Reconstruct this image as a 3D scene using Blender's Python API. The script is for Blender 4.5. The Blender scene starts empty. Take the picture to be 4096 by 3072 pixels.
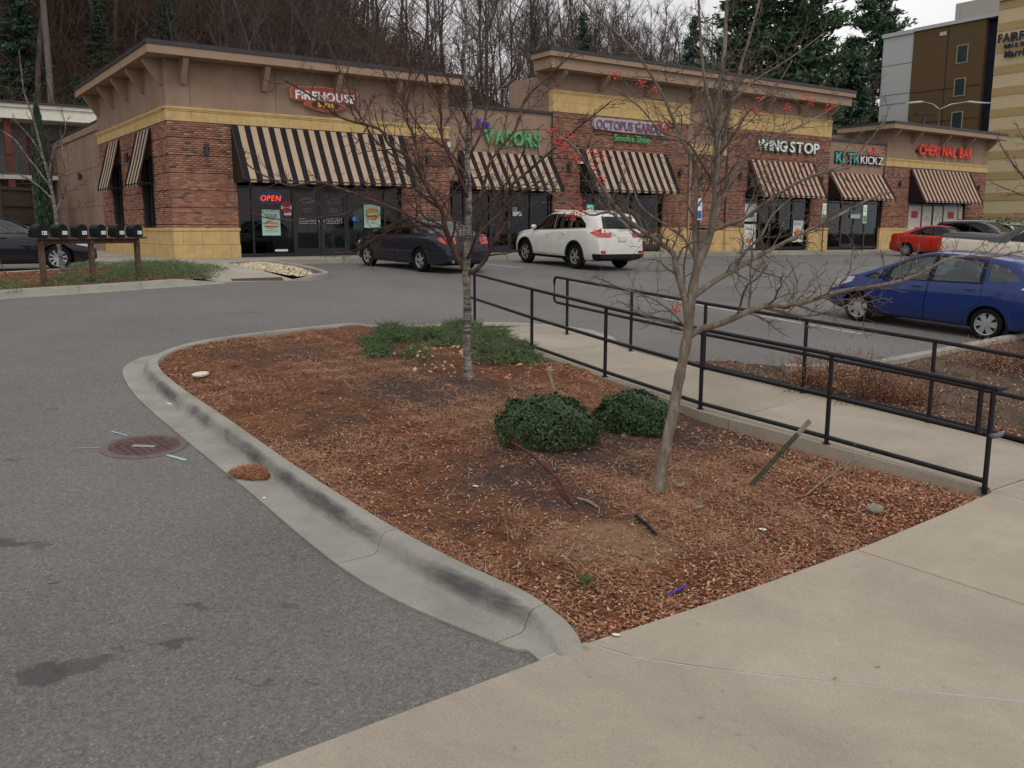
import bpy, bmesh, math, random
import numpy as np
from mathutils import Vector, Matrix
R = math.radians
rnd = random.Random(7)
rs = np.random.RandomState(11)
scene = bpy.context.scene
col = scene.collection
# ------------------------------------------------------------------ camera
FPX, CXP, CYP, HOR, EYE = 3560.0, 2048.0, 1536.0, 912.0, 2.6
PIT = math.atan((CYP - HOR) / FPX)
cd = bpy.data.cameras.new('camera')
cam = bpy.data.objects.new('camera', cd)
col.objects.link(cam)
cam.location = (0, 0, EYE)
cam.rotation_euler = (math.pi / 2 - PIT, 0, 0)
cd.sensor_width = 36.0
cd.lens = 36.0 * FPX / 4096.0
cd.clip_end = 3000
cd.clip_start = 0.1
scene.camera = cam
# ------------------------------------------------------------------ sky, sun, exposure
SUN_EL, SUN_AZ = R(52), R(160)
world = bpy.data.worlds.new('World')
scene.world = world
world.use_nodes = True
wn, wl = world.node_tree.nodes, world.node_tree.links
wn.clear()
sky = wn.new('ShaderNodeTexSky')
sky.sky_type = 'NISHITA'
sky.sun_disc = False
sky.sun_elevation = SUN_EL
sky.sun_rotation = SUN_AZ
sky.dust_density = 4.0
sky.air_density = 1.6
hsv = wn.new('ShaderNodeHueSaturation')
hsv.inputs['Saturation'].default_value = 0.10
wmix = wn.new('ShaderNodeMix'); wmix.data_type = 'RGBA'; wmix.blend_type = 'MULTIPLY'
wmix.inputs['Factor'].default_value = 1.0
wtc = wn.new('ShaderNodeTexCoord')
wno = wn.new('ShaderNodeTexNoise'); wno.inputs['Scale'].default_value = 2.2; wno.inputs['Detail'].default_value = 5
wmr = wn.new('ShaderNodeMapRange'); wmr.inputs['From Min'].default_value = 0.3; wmr.inputs['From Max'].default_value = 0.7; wmr.inputs['To Min'].default_value = 0.72; wmr.inputs['To Max'].default_value = 1.18
wbg = wn.new('ShaderNodeBackground'); wbg.inputs['Strength'].default_value = 0.11
wo = wn.new('ShaderNodeOutputWorld')
wl.new(sky.outputs['Color'], hsv.inputs['Color'])
wl.new(wtc.outputs['Generated'], wno.inputs['Vector'])
wl.new(wno.outputs['Fac'], wmr.inputs['Value'])
wcl = wn.new('ShaderNodeMix'); wcl.data_type = 'RGBA'; wcl.inputs['Factor'].default_value = 0.78   # cloud sheet over most of the sky
wcl.inputs[7].default_value = (11.6, 11.5, 11.6, 1)
wl.new(hsv.outputs['Color'], wcl.inputs[6]); wl.new(wcl.outputs[2], wmix.inputs[6])
wl.new(wmr.outputs['Result'], wmix.inputs[7])
wl.new(wmix.outputs[2], wbg.inputs['Color'])
wl.new(wbg.outputs['Background'], wo.inputs['Surface'])
sl = bpy.data.lights.new('sun', 'SUN')
sl.energy = 0.8; sl.angle = R(14); sl.color = (1, 0.96, 0.9)
so = bpy.data.objects.new('sun', sl); col.objects.link(so)
so.rotation_euler = (math.pi / 2 - SUN_EL, 0, -SUN_AZ + math.pi)
so.location = (0, -10, 40)
scene.view_settings.view_transform = 'Standard'
scene.view_settings.look = 'None'
scene.view_settings.exposure = -0.2
scene.view_settings.gamma = 1.0
scene.cycles.max_bounces = 5
scene.cycles.transparent_max_bounces = 12
# ------------------------------------------------------------------ helpers
def mesh_data(name, V, F, mats=None, mi=None, smooth=False, sharp=None):
    me = bpy.data.meshes.new(name)
    if isinstance(V, np.ndarray) and isinstance(F, np.ndarray) and len(F):
        n = F.shape[1]
        me.vertices.add(len(V)); me.vertices.foreach_set('co', V.astype(np.float32).ravel())
        me.loops.add(F.size); me.loops.foreach_set('vertex_index', F.astype(np.int32).ravel())
        me.polygons.add(len(F))
        me.polygons.foreach_set('loop_start', np.arange(0, F.size, n, dtype=np.int32))
        me.polygons.foreach_set('loop_total', np.full(len(F), n, dtype=np.int32))
        me.update(calc_edges=True)
    else:
        me.from_pydata([tuple(v) for v in V], [], [tuple(f) for f in F])
        me.update()
    for m in (mats or []):
        me.materials.append(m)
    if mi is not None:
        me.polygons.foreach_set('material_index', np.asarray(mi, dtype=np.int32))
    if smooth:
        me.polygons.foreach_set('use_smooth', np.ones(len(me.polygons), dtype=bool))
        if sharp: me.set_sharp_from_angle(angle=R(sharp))
    return me
def link(name, me, parent=None, **props):
    o = bpy.data.objects.new(name, me)
    col.objects.link(o)
    if parent is not None: o.parent = parent
    for k, v in props.items(): o[k] = v
    return o
def empty(name, loc=(0, 0, 0), rz=0.0, **props):
    o = bpy.data.objects.new(name, None); col.objects.link(o)
    o.location = loc; o.rotation_euler = (0, 0, rz); o.empty_display_size = 0.2
    for k, v in props.items(): o[k] = v
    return o
TMP = bpy.data.scenes.new('workbench')
def evaluated_mesh(objs):
    """mesh of objs[0] with its modifiers applied, worked out in a scratch scene"""
    for o in objs: TMP.collection.objects.link(o)
    vl = TMP.view_layers[0]; vl.update(); dg = vl.depsgraph; me = bpy.data.meshes.new_from_object(objs[0].evaluated_get(dg))
    for o in objs: bpy.data.objects.remove(o)
    return me
def kids(o): return [c for c in bpy.data.objects if c.parent is o]
class MB:
    def __init__(s): s.V = []; s.F = []; s.M = []; s.m = 0
    def add(s, V, F):
        b = len(s.V); s.V.extend([tuple(v) for v in V]); s.F.extend([tuple(i + b for i in f) for f in F]); s.M.extend([s.m] * len(F)); return s
    def box(s, a, b, M=None):
        x0, y0, z0 = a; x1, y1, z1 = b
        V = [(x0,y0,z0),(x1,y0,z0),(x1,y1,z0),(x0,y1,z0),(x0,y0,z1),(x1,y0,z1),(x1,y1,z1),(x0,y1,z1)]
        if M is not None: V = [tuple(M @ Vector(v)) for v in V]
        return s.add(V, [(0,3,2,1),(4,5,6,7),(0,1,5,4),(1,2,6,5),(2,3,7,6),(3,0,4,7)])
    def beam(s, p, q, w, h, up=(0,0,1)):
        p, q = Vector(p), Vector(q); d = (q - p); L = d.length; d = d / L
        u = Vector(up); sd = d.cross(u)
        if sd.length < 1e-4: sd = d.cross(Vector((1,0,0)))
        sd.normalize(); u = sd.cross(d)
        M = Matrix((sd, d, u)).transposed().to_4x4(); M.translation = p
        return s.box((-w/2, 0, -h/2), (w/2, L, h/2), M)
    def tube(s, pts, rad, n=8, cap=True):
        V, F = tube_arrays(pts, rad, n)
        k = len(pts)
        F = [tuple(f) for f in F]
        if cap: F.append(tuple(range(n-1, -1, -1))); F.append(tuple(range((k-1)*n, k*n)))
        return s.add(V, F)
    def prism(s, poly, f0, f1):
        n = len(poly); V = [f0(*p) for p in poly] + [f1(*p) for p in poly]
        F = [tuple(range(n-1, -1, -1)), tuple(range(n, 2*n))] + [(i, (i+1) % n, n + (i+1) % n, n + i) for i in range(n)]
        return s.add(V, F)
    def cyl(s, c, r, h, n=16, axis='z', r2=None):
        r2 = r if r2 is None else r2; V = []
        for k, rr in ((0, r), (1, r2)):
            for i in range(n):
                a = 2*math.pi*i/n; u, v, w = rr*math.cos(a), rr*math.sin(a), h*k
                V.append({'z':(c[0]+u,c[1]+v,c[2]+w),'y':(c[0]+u,c[1]+w,c[2]-v),'x':(c[0]+w,c[1]+u,c[2]+v)}[axis])
        return s.add(V, [tuple(range(n-1,-1,-1)), tuple(range(n,2*n))] + [(i,(i+1)%n,n+(i+1)%n,n+i) for i in range(n)])
    def lathe(s, prof, n=24, axis='z', c=(0,0,0)):
        V = []; k = len(prof)
        for (r, h) in prof:
            for i in range(n):
                a = 2*math.pi*i/n; u, v = r*math.cos(a), r*math.sin(a)
                V.append((c[0]+u,c[1]+v,c[2]+h) if axis=='z' else (c[0]+u,c[1]+h,c[2]+v))
        F = []
        for j in range(k-1):
            for i in range(n):
                f = (j*n+i, j*n+(i+1)%n, (j+1)*n+(i+1)%n, (j+1)*n+i)
                F.append(f if axis=='z' else f[::-1])
        return s.add(V, F)
    def build(s, name, mat, parent=None, smooth=False, sharp=None, bevel=0, **props):
        mats = mat if isinstance(mat, (list, tuple)) else [mat]
        me = mesh_data(name, s.V, s.F, mats, s.M if len(mats) > 1 else None, smooth, sharp)
        if bevel:
            bm = bmesh.new(); bm.from_mesh(me)
            bmesh.ops.bevel(bm, geom=bm.edges[:], offset=bevel, segments=2, affect='EDGES', clamp_overlap=True)
            bm.to_mesh(me); bm.free()
        return link(name, me, parent, **props)
def tube_arrays(pts, rad, n=6):
    P = np.asarray(pts, float); k = len(P)
    r = np.full(k, rad, float) if np.isscalar(rad) else np.asarray(rad, float)
    T = np.gradient(P, axis=0); T /= (np.linalg.norm(T, axis=1, keepdims=True) + 1e-9)
    ref = np.array([0, 0, 1.0]) if abs(T[:, 2]).mean() < 0.8 else np.array([1.0, 0.2, 0])
    A = np.cross(T, ref); A /= (np.linalg.norm(A, axis=1, keepdims=True) + 1e-9)
    B = np.cross(T, A)
    an = np.arange(n) * 2 * math.pi / n
    V = P[:, None, :] + r[:, None, None] * (np.cos(an)[None, :, None] * A[:, None, :] + np.sin(an)[None, :, None] * B[:, None, :])
    i = np.arange(k - 1)[:, None] * n; j = np.arange(n)[None, :]; j2 = (j + 1) % n
    F = np.stack([i + j, i + n + j, i + n + j2, i + j2], -1).reshape(-1, 4)
    return V.reshape(-1, 3), F
class NB:                                   # numpy collector of quads
    def __init__(s): s.V = []; s.F = []; s.n = 0
    def add(s, V, F): s.V.append(V); s.F.append(F + s.n); s.n += len(V)
    def tube(s, p, r, n=4): s.add(*tube_arrays(p, r, n))
    def data(s, name, mat, smooth=True): return mesh_data(name, np.concatenate(s.V), np.concatenate(s.F), [mat], None, smooth)
# ------------------------------------------------------------------ materials
def nodes(name, rough=0.8, spec=0.3, metal=0.0):
    m = bpy.data.materials.new(name); m.use_nodes = True
    nt = m.node_tree; b = nt.nodes['Principled BSDF']
    b.inputs['Roughness'].default_value = rough; b.inputs['Metallic'].default_value = metal
    b.inputs['Specular IOR Level'].default_value = spec
    return m, nt, b
def N(nt, t, **kw):
    n = nt.nodes.new(t)
    for k, v in kw.items():
        if hasattr(n, k): setattr(n, k, v)
        else: n.inputs[k.replace('_', ' ')].default_value = v
    return n
def ramp(nt, src, stops, interp='LINEAR'):
    r = nt.nodes.new('ShaderNodeValToRGB'); cr = r.color_ramp; cr.interpolation = interp
    while len(cr.elements) < len(stops): cr.elements.new(0.5)
    for e, (p, c) in zip(cr.elements, stops):
        e.position = p; e.color = (c[0], c[1], c[2], 1) if not np.isscalar(c) else (c, c, c, 1)
    nt.links.new(src, r.inputs['Fac']); return r.outputs['Color']
def mixc(nt, fac, a, b, mode='MIX'):
    n = nt.nodes.new('ShaderNodeMix'); n.data_type = 'RGBA'; n.blend_type = mode
    for k, v in (('Factor', fac), ('A', a), ('B', b)):
        s = [i for i in n.inputs if i.name == k and (i.type == ('VALUE' if k == 'Factor' else 'RGBA'))][0]
        if hasattr(v, 'links') or hasattr(v, 'is_linked'): nt.links.new(v, s)
        elif k == 'Factor': s.default_value = v
        else: s.default_value = (v[0], v[1], v[2], 1)
    return [o for o in n.outputs if o.type == 'RGBA'][0]
def noise(nt, scale, detail=4, rough=0.55, vec=None, dist=0.0):
    n = nt.nodes.new('ShaderNodeTexNoise'); n.inputs['Scale'].default_value = scale; n.inputs['Detail'].default_value = detail
    n.inputs['Roughness'].default_value = rough; n.inputs['Distortion'].default_value = dist
    if vec is not None: nt.links.new(vec, n.inputs['Vector'])
    return n.outputs['Fac']
def coords(nt, kind='Object', scale=None):
    t = nt.nodes.new('ShaderNodeTexCoord'); o = t.outputs[kind]
    if kind == 'World':
        g = nt.nodes.new('ShaderNodeNewGeometry'); o = g.outputs['Position']
    if scale:
        mp = nt.nodes.new('ShaderNodeMapping'); mp.inputs['Scale'].default_value = scale
        nt.links.new(o, mp.inputs['Vector']); o = mp.outputs['Vector']
    return o
def wpos(nt, scale=None):
    g = nt.nodes.new('ShaderNodeNewGeometry'); o = g.outputs['Position']
    if scale:
        mp = nt.nodes.new('ShaderNodeMapping'); mp.inputs['Scale'].default_value = scale
        nt.links.new(o, mp.inputs['Vector']); o = mp.outputs['Vector']
    return o
def bump(nt, b, h, strength=0.3, dist=0.01):
    n = nt.nodes.new('ShaderNodeBump'); n.inputs['Strength'].default_value = strength; n.inputs['Distance'].default_value = dist
    nt.links.new(h, n.inputs['Height']); nt.links.new(n.outputs['Normal'], b.inputs['Normal'])
def mat(name, c, rough=0.7, spec=0.3, metal=0.0, var=0.12, scale=6.0, bmp=0.0, bscale=60.0, obj=True, streak=0.0):
    """plain material: colour with a two-octave noise variation and optional fine relief"""
    m, nt, b = nodes(name, rough, spec, metal)
    v = coords(nt, 'Object') if obj else wpos(nt)
    f = noise(nt, scale, 5, 0.6, v)
    if streak:
        g_ = noise(nt, 2.4, 5, .65, wpos(nt, (1.2, 1.2, .10)))
        mm = N(nt, 'ShaderNodeMath', operation='MULTIPLY_ADD'); nt.links.new(g_, mm.inputs[0]); mm.inputs[1].default_value = streak; nt.links.new(f, mm.inputs[2]); sb = N(nt, 'ShaderNodeMath', operation='SUBTRACT'); nt.links.new(mm.outputs[0], sb.inputs[0]); sb.inputs[1].default_value = streak * .5; f = sb.outputs[0]
    lo = [x * (1 - var) for x in c]; hi = [min(1, x * (1 + var)) for x in c]
    nt.links.new(ramp(nt, f, [(0.3, lo), (0.7, hi)]), b.inputs['Base Color'])
    if bmp: bump(nt, b, noise(nt, bscale, 3, 0.6, v), bmp, 0.01)
    return m
M = {}
def concrete(name, c, stain=0.25):
    m, nt, b = nodes(name, 0.9, 0.2)
    v = wpos(nt)
    a = ramp(nt, noise(nt, 0.7, 8, 0.72, v, 0.6), [(0.3, [x * (1 - stain) for x in c]), (0.7, [x * (1 + stain * .35) for x in c])])
    s = ramp(nt, noise(nt, 90, 3, 0.7, v), [(0.3, 0.80), (0.5, 1.0), (0.72, 1.12)])
    c2 = mixc(nt, 1.0, a, s, 'MULTIPLY')
    sp = ramp(nt, noise(nt, 11, 3, 0.6, v), [(0.24, 0.45), (0.33, 1.0)])
    oi = nt.nodes.new('ShaderNodeObjectInfo'); pv = ramp(nt, oi.outputs['Random'], [(0.0, .90), (1.0, 1.05)]); c2 = mixc(nt, 1.0, c2, pv, 'MULTIPLY')
    nt.links.new(mixc(nt, 0.6, c2, sp, 'MULTIPLY'), b.inputs['Base Color'])
    bump(nt, b, noise(nt, 160, 3, 0.6, v), 0.25, 0.004)
    return m
M['walk'] = concrete('sidewalk_concrete', (0.36, 0.312, 0.245))
M['walk2'] = concrete('old_concrete', (0.33, 0.30, 0.25))
def kerb_mat():
    m, nt, b = nodes('kerb_concrete', 0.88, 0.2)
    v = wpos(nt)
    base = ramp(nt, noise(nt, 1.6, 6, 0.65, v), [(0.3, (0.22, 0.21, 0.185)), (0.7, (0.34, 0.32, 0.275))])
    fine = ramp(nt, noise(nt, 110, 3, 0.7, v), [(0.3, 0.75), (0.55, 1.0), (0.75, 1.15)])
    c = mixc(nt, 1.0, base, fine, 'MULTIPLY')
    at = nt.nodes.new('ShaderNodeAttribute'); at.attribute_name = 'wear'
    n2 = noise(nt, 2.2, 9, 0.72, wpos(nt, (1, 1, 3.5)), 0.5)
    mu = N(nt, 'ShaderNodeMath', operation='MULTIPLY'); nt.links.new(at.outputs['Fac'], mu.inputs[0]); nt.links.new(n2, mu.inputs[1]); lo_ = ramp(nt, noise(nt, .9, 3, .6, v), [(.35, .45), (.6, 1.15)]); mu2 = N(nt, 'ShaderNodeMath', operation='MULTIPLY'); nt.links.new(mu.outputs[0], mu2.inputs[0]); nt.links.new(lo_, mu2.inputs[1]); mu = mu2
    f = ramp(nt, mu.outputs[0], [(0.26, 0.0), (0.46, 0.5), (0.62, 0.82)])
    nt.links.new(mixc(nt, f, c, (0.05, 0.052, 0.056)), b.inputs['Base Color'])
    bump(nt, b, noise(nt, 120, 4, 0.6, v), 0.35, 0.005)
    return m
M['kerb'] = kerb_mat()
STAINS = []
def asphalt():
    m, nt, b = nodes('asphalt', 0.82, 0.35)
    v = wpos(nt)
    big = ramp(nt, noise(nt, 0.35, 6, 0.6, v), [(0.3, (0.112, 0.107, 0.100)), (0.72, (0.162, 0.154, 0.142))])
    vo = N(nt, 'ShaderNodeTexVoronoi', Scale=85.0); nt.links.new(v, vo.inputs['Vector'])
    cell = ramp(nt, vo.outputs['Color'], [(0.12, 0.68), (0.5, 0.97), (0.8, 1.12), (0.97, 1.75)])
    c = mixc(nt, 1.0, big, cell, 'MULTIPLY')
    md = ramp(nt, noise(nt, 26, 3, 0.7, v), [(0.25, 0.78), (0.6, 1.08)])
    c = mixc(nt, 1.0, c, md, 'MULTIPLY')
    # oil spots with ragged outline
    wob = N(nt, 'ShaderNodeTexNoise', Scale=5.0, Detail=5.0); nt.links.new(v, wob.inputs['Vector'])
    wv = N(nt, 'ShaderNodeVectorMath', operation='MULTIPLY_ADD'); nt.links.new(wob.outputs['Color'], wv.inputs[0])
    wv.inputs[1].default_value = (0.45, 0.45, 0); nt.links.new(v, wv.inputs[2])
    for (x, y, ax, ay, k) in STAINS:
        mp = N(nt, 'ShaderNodeVectorMath', operation='SUBTRACT'); nt.links.new(wv.outputs[0], mp.inputs[0]); mp.inputs[1].default_value = (x + .225, y + .225, 0)
        ms = N(nt, 'ShaderNodeVectorMath', operation='MULTIPLY'); nt.links.new(mp.outputs[0], ms.inputs[0]); ms.inputs[1].default_value = (1 / ax, 1 / ay, 0)
        ln = N(nt, 'ShaderNodeVectorMath', operation='LENGTH'); nt.links.new(ms.outputs[0], ln.inputs[0])
        f = ramp(nt, ln.outputs['Value'], [(0.55, k), (1.0, 0.0)])
        c = mixc(nt, f, c, (0.045, 0.044, 0.045))
    # scattered small drips and worn streaks
    dr = ramp(nt, noise(nt, 2.6, 5, 0.75, wpos(nt, (1, 2.2, 1))), [(0.66, 0.0), (0.74, 0.45)])
    c = mixc(nt, dr, c, (0.06, 0.058, 0.06))
    nt.links.new(c, b.inputs['Base Color'])
    bump(nt, b, vo.outputs['Distance'], 0.5, 0.006)
    return m
def soil_mat(name, a, bcol, ccol, s=3.0):
    m, nt, b = nodes(name, 0.95, 0.1)
    v = wpos(nt)
    c = ramp(nt, noise(nt, s, 8, 0.7, v, 0.6), [(0.3, a), (0.5, bcol), (0.68, ccol)])
    f = ramp(nt, noise(nt, 55, 5, 0.75, wpos(nt, (1, 1.6, 1))), [(0.3, 0.35), (0.5, 0.95), (0.7, 1.7)])
    c = mixc(nt, 1.0, c, f, 'MULTIPLY')
    sp = ramp(nt, noise(nt, 140, 2, 0.6, v), [(0.66, 0.0), (0.74, 0.7)])
    nt.links.new(mixc(nt, sp, c, (0.30, 0.22, 0.15)), b.inputs['Base Color'])
    bump(nt, b, noise(nt, 60, 6, 0.75, v), 0.9, 0.02)
    return m
M['soil0'] = soil_mat('mulch_soil', (0.060, 0.034, 0.025), (0.14, 0.070, 0.044), (0.22, 0.115, 0.065), 1.3)
def bed_soil():
    m, nt, b = nodes('island_soil', 0.95, 0.1); v = wpos(nt)
    at = nt.nodes.new('ShaderNodeAttribute'); at.attribute_name = 'zone'; at2 = nt.nodes.new('ShaderNodeAttribute'); at2.attribute_name = 'sand'
    rust = ramp(nt, noise(nt, 4, 8, .75, v, .8), [(.3, (.055, .027, .018)), (.5, (.155, .066, .036)), (.7, (.29, .135, .07))])
    dark = ramp(nt, noise(nt, 7, 8, .75, v, .4), [(.3, (.045, .030, .025)), (.6, (.095, .062, .050)), (.75, (.15, .10, .08))])
    tan = ramp(nt, noise(nt, 6, 6, .7, v), [(.3, (.19, .115, .065)), (.7, (.30, .20, .125))])
    n_ = noise(nt, 2.2, 7, .75, v); ad = N(nt, 'ShaderNodeMath', operation='ADD'); nt.links.new(at.outputs['Fac'], ad.inputs[0]); nt.links.new(n_, ad.inputs[1])
    c = mixc(nt, ramp(nt, ad.outputs[0], [(.56, 0.0), (.90, 1.0)]), rust, dark)
    ad2 = N(nt, 'ShaderNodeMath', operation='ADD'); nt.links.new(at2.outputs['Fac'], ad2.inputs[0]); nt.links.new(n_, ad2.inputs[1])
    c = mixc(nt, ramp(nt, ad2.outputs[0], [(.75, 0.0), (1.2, .9)]), c, tan)
    f = ramp(nt, noise(nt, 60, 5, .8, wpos(nt, (1, 1.6, 1))), [(.3, .45), (.5, .95), (.7, 1.6)]); c = mixc(nt, 1.0, c, f, 'MULTIPLY')
    nt.links.new(c, b.inputs['Base Color']); bump(nt, b, noise(nt, 60, 6, .75, v), .9, .02); return m
M['soil'] = bed_soil()
M['forest_floor'] = soil_mat('forest_floor', (0.04, 0.024, 0.019), (0.075, 0.045, 0.034), (0.125, 0.072, 0.05), 0.25)
M['gravel_bed'] = soil_mat('bed_soil', (0.06, 0.045, 0.035), (0.10, 0.075, 0.055), (0.15, 0.11, 0.08), 2.0)
# ------------------------------------------------------------------ the lie of the land
def G(x, y):
    """height of the paving: falls towards the viewer, level along the shops"""
    a = -0.07 + 0.0556 * y - 0.0315 * x; c = 1.48 - 0.011 * np.maximum(x, 0)
    k = 0.25; h = np.maximum(0, 1 - np.abs(a - c) / k)
    return np.minimum(a, c) - h * h * k / 4
def ray(px, py):
    d = Vector(((px - CXP) / FPX, 1.0, 0)); v = -(py - CYP) / FPX
    return Vector((d.x, math.cos(PIT) + v * math.sin(PIT), -math.sin(PIT) + v * math.cos(PIT)))
def gp(px, py, dz=0.0):
    """point of the ground that the photograph shows at a pixel of the 4096 x 3072 original"""
    d = ray(px, py); lo, hi = 1.0, 140.0
    f = lambda t: EYE + d.z * t - float(G(d.x * t, d.y * t)) - dz
    for _ in range(60):
        mid = (lo + hi) / 2
        if f(mid) > 0: lo = mid
        else: hi = mid
    return Vector((d.x * lo, d.y * lo, EYE + d.z * lo))
def at(px, py, Y):
    """point at distance Y in front of the camera"""
    d = ray(px, py); t = Y / d.y
    return Vector((d.x * t, Y, EYE + d.z * t))
AZ = math.atan2(7150 - 2048, 3614.0)
U3 = Vector((math.sin(AZ), math.cos(AZ), 0)); N3 = Vector((-math.cos(AZ), math.sin(AZ), 0))
C0 = Vector((-10.77, 28.77, 1.63)); BROT = math.pi / 2 - AZ
def stw(s, t, z=0.0): return C0 + U3 * s + N3 * t + Vector((0, 0, z))
def inpoly(x, y, P):
    c = np.zeros(np.shape(x), bool); n = len(P)
    for i in range(n):
        x0, y0 = P[i][0], P[i][1]; x1, y1 = P[(i + 1) % n][0], P[(i + 1) % n][1]
        k = ((y0 > y) != (y1 > y)) & (x < (x1 - x0) * (y - y0) / (y1 - y0 + 1e-12) + x0)
        c ^= k
    return c
def sheet(name, P, zf, mat_, step=1.0, thick=0.0, parent=None, **props):
    """a ground-following slab: outline P (x, y), height function zf(x, y), cut into a grid so it follows the slope"""
    bm = bmesh.new()
    vs = [bm.verts.new((p[0], p[1], 0)) for p in P]
    bm.faces.new(vs)
    xs = [p[0] for p in P]; ys = [p[1] for p in P]
    if step:
        for a, b_, ax in ((min(xs), max(xs), 0), (min(ys), max(ys), 1)):
            k = a + step
            while k < b_ - 1e-4:
                co = (k, 0, 0) if ax == 0 else (0, k, 0); no = (1, 0, 0) if ax == 0 else (0, 1, 0)
                bmesh.ops.bisect_plane(bm, geom=bm.verts[:] + bm.edges[:] + bm.faces[:], plane_co=co, plane_no=no)
                k += step
    bmesh.ops.recalc_face_normals(bm, faces=bm.faces[:])
    if bm.faces and sum(f.normal.z for f in bm.faces) < 0: bmesh.ops.reverse_faces(bm, faces=bm.faces[:])
    if thick:
        r = bmesh.ops.extrude_face_region(bm, geom=bm.faces[:])
        top = [g for g in r['geom'] if isinstance(g, bmesh.types.BMVert)]
        ts = set(top)
        for v in bm.verts: v.co.z = float(zf(v.co.x, v.co.y)) - (0 if v in ts else thick)
    else:
        for v in bm.verts: v.co.z = float(zf(v.co.x, v.co.y))
    bmesh.ops.recalc_face_normals(bm, faces=bm.faces[:])
    me = bpy.data.meshes.new(name); bm.to_mesh(me); bm.free(); me.materials.append(mat_)
    return link(name, me, parent, **props)
# ================================================================== GROUND AND PAVING
for (px, py, ax, ay, k) in [(180, 2680, .16, .13, .75), (330, 2655, .22, .07, .6), (60, 2170, .30, .10, .7), (700, 2555, .14, .05, .7),
                            (770, 2425, .14, .04, .6), (1130, 2430, .10, .03, .5), (175, 2318, .06, .035, .85), (60, 1840, .12, .06, .45),
                            (315, 2170, .04, .02, .8), (500, 2615, .07, .03, .5), (1020, 2720, .08, .03, .55), (1250, 2730, .05, .02, .55),
                            (210, 1640, .10, .06, .45), (2720, 1335, .22, .10, .75), (3560, 1437, .45, .25, .55), (2600, 1180, .4, .15, .3), (3050, 1150, .6, .2, .35), (1000, 1250, .3, .1, .3)]:
    p = gp(px, py); STAINS.append((p.x, p.y, ax, ay, k))
M['asphalt'] = asphalt()
def catmull(P, n=6):
    P = [Vector(p) for p in P]; out = []
    Q = [P[0] * 2 - P[1]] + P + [P[-1] * 2 - P[-2]]
    for i in range(1, len(Q) - 2):
        for k in range(n):
            t = k / n; a, b, c, d = Q[i-1], Q[i], Q[i+1], Q[i+2]
            out.append(0.5 * ((2*b) + (c - a)*t + (2*a - 5*b + 4*c - d)*t*t + (3*b - a - 3*c + d)*t**3))
    out.append(P[-1]); return out
KERB_BACK = [(0.43,4.76),(0.27,5.08),(-0.41,5.74),(-1.1,6.53),(-2.04,7.76),(-2.9,8.95),(-4.0,10.45),(-4.62,11.5),(-4.74,12.23),(-4.60,12.95),(-4.2,13.6),(-3.5,14.35),(-2.45,15.22),(-1.97,15.2)]
kb = catmull([Vector((a, b, 0)) for a, b in KERB_BACK], 8)
WALK_NEAR = [(4.34,7.77),(3.24,8.86),(2.15,10.05),(1.57,11.10),(0.93,12.2),(0.37,13.14),(-0.35,14.2),(-1.2,15.1),(-1.97,15.2)]
BED_EDGE = [(0.43,4.86),(1.16,5.36),(1.72,5.75),(2.59,6.38),(3.52,7.11),(4.34,7.77)]
ISLAND = [(p.x, p.y) for p in kb[::3]] + WALK_NEAR[::-1][1:] + BED_EDGE[::-1][1:]
def dline(x, y, P):
    d = np.full(np.shape(x), 1e9)
    for (x0, y0), (x1, y1) in zip(P[:-1], P[1:]):
        L = (x1-x0)**2 + (y1-y0)**2; t = np.clip(((x-x0)*(x1-x0) + (y-y0)*(y1-y0)) / L, 0, 1)
        d = np.minimum(d, np.hypot(x - x0 - t*(x1-x0), y - y0 - t*(y1-y0)))
    return d
def bumps(x, y, a=0.02):
    return a * (np.sin(x*2.1+.3)*np.cos(y*1.7+1) + .6*np.sin(x*5.3+y*3.1) + .4*np.sin(y*9.1-x*7.3) + .25*np.sin(x*17+y*13))
def walk_off(x, y):
    return np.clip(0.03 + (y - 8.0) * 0.06, 0.03, 0.10) * np.clip((16.4 - y) / 1.5, 0.15, 1)
def zwalk(x, y): return G(x, y) + walk_off(x, y)
def zbed(x, y):
    d = dline(x, y, BED_EDGE); dw = dline(x, y, WALK_NEAR[:5]); dn = dline(x, y, [(-1.97, 15.2), (-.35, 14.2), (.37, 13.1)])
    z = np.minimum(0.115, -0.005 + 0.10 * d)
    z = np.minimum(z, np.where(np.asarray(y) < 12, -0.06 + 0.11 * dw + np.clip((np.asarray(y) - 9) * .05, 0, .15), 9))
    z = np.minimum(z, 0.03 + .12 * dn)
    return G(x, y) + z + bumps(x, y) * np.clip(d * 1.5, 0.15, 1) * np.clip(dw * 2, .2, 1)
def G3(px, py, dz=0.0):
    """point on the planting bed (or the paving beside it) seen at a pixel; dz is ignored on the bed but for its height above 0.05"""
    p = gp(px, py, dz)
    for _ in range(6):
        if bool(inpoly(np.array(p.x), np.array(p.y), ISLAND)): p = gp(px, py, float(zbed(p.x, p.y)) - float(G(p.x, p.y)) + .008)
    return p
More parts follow.
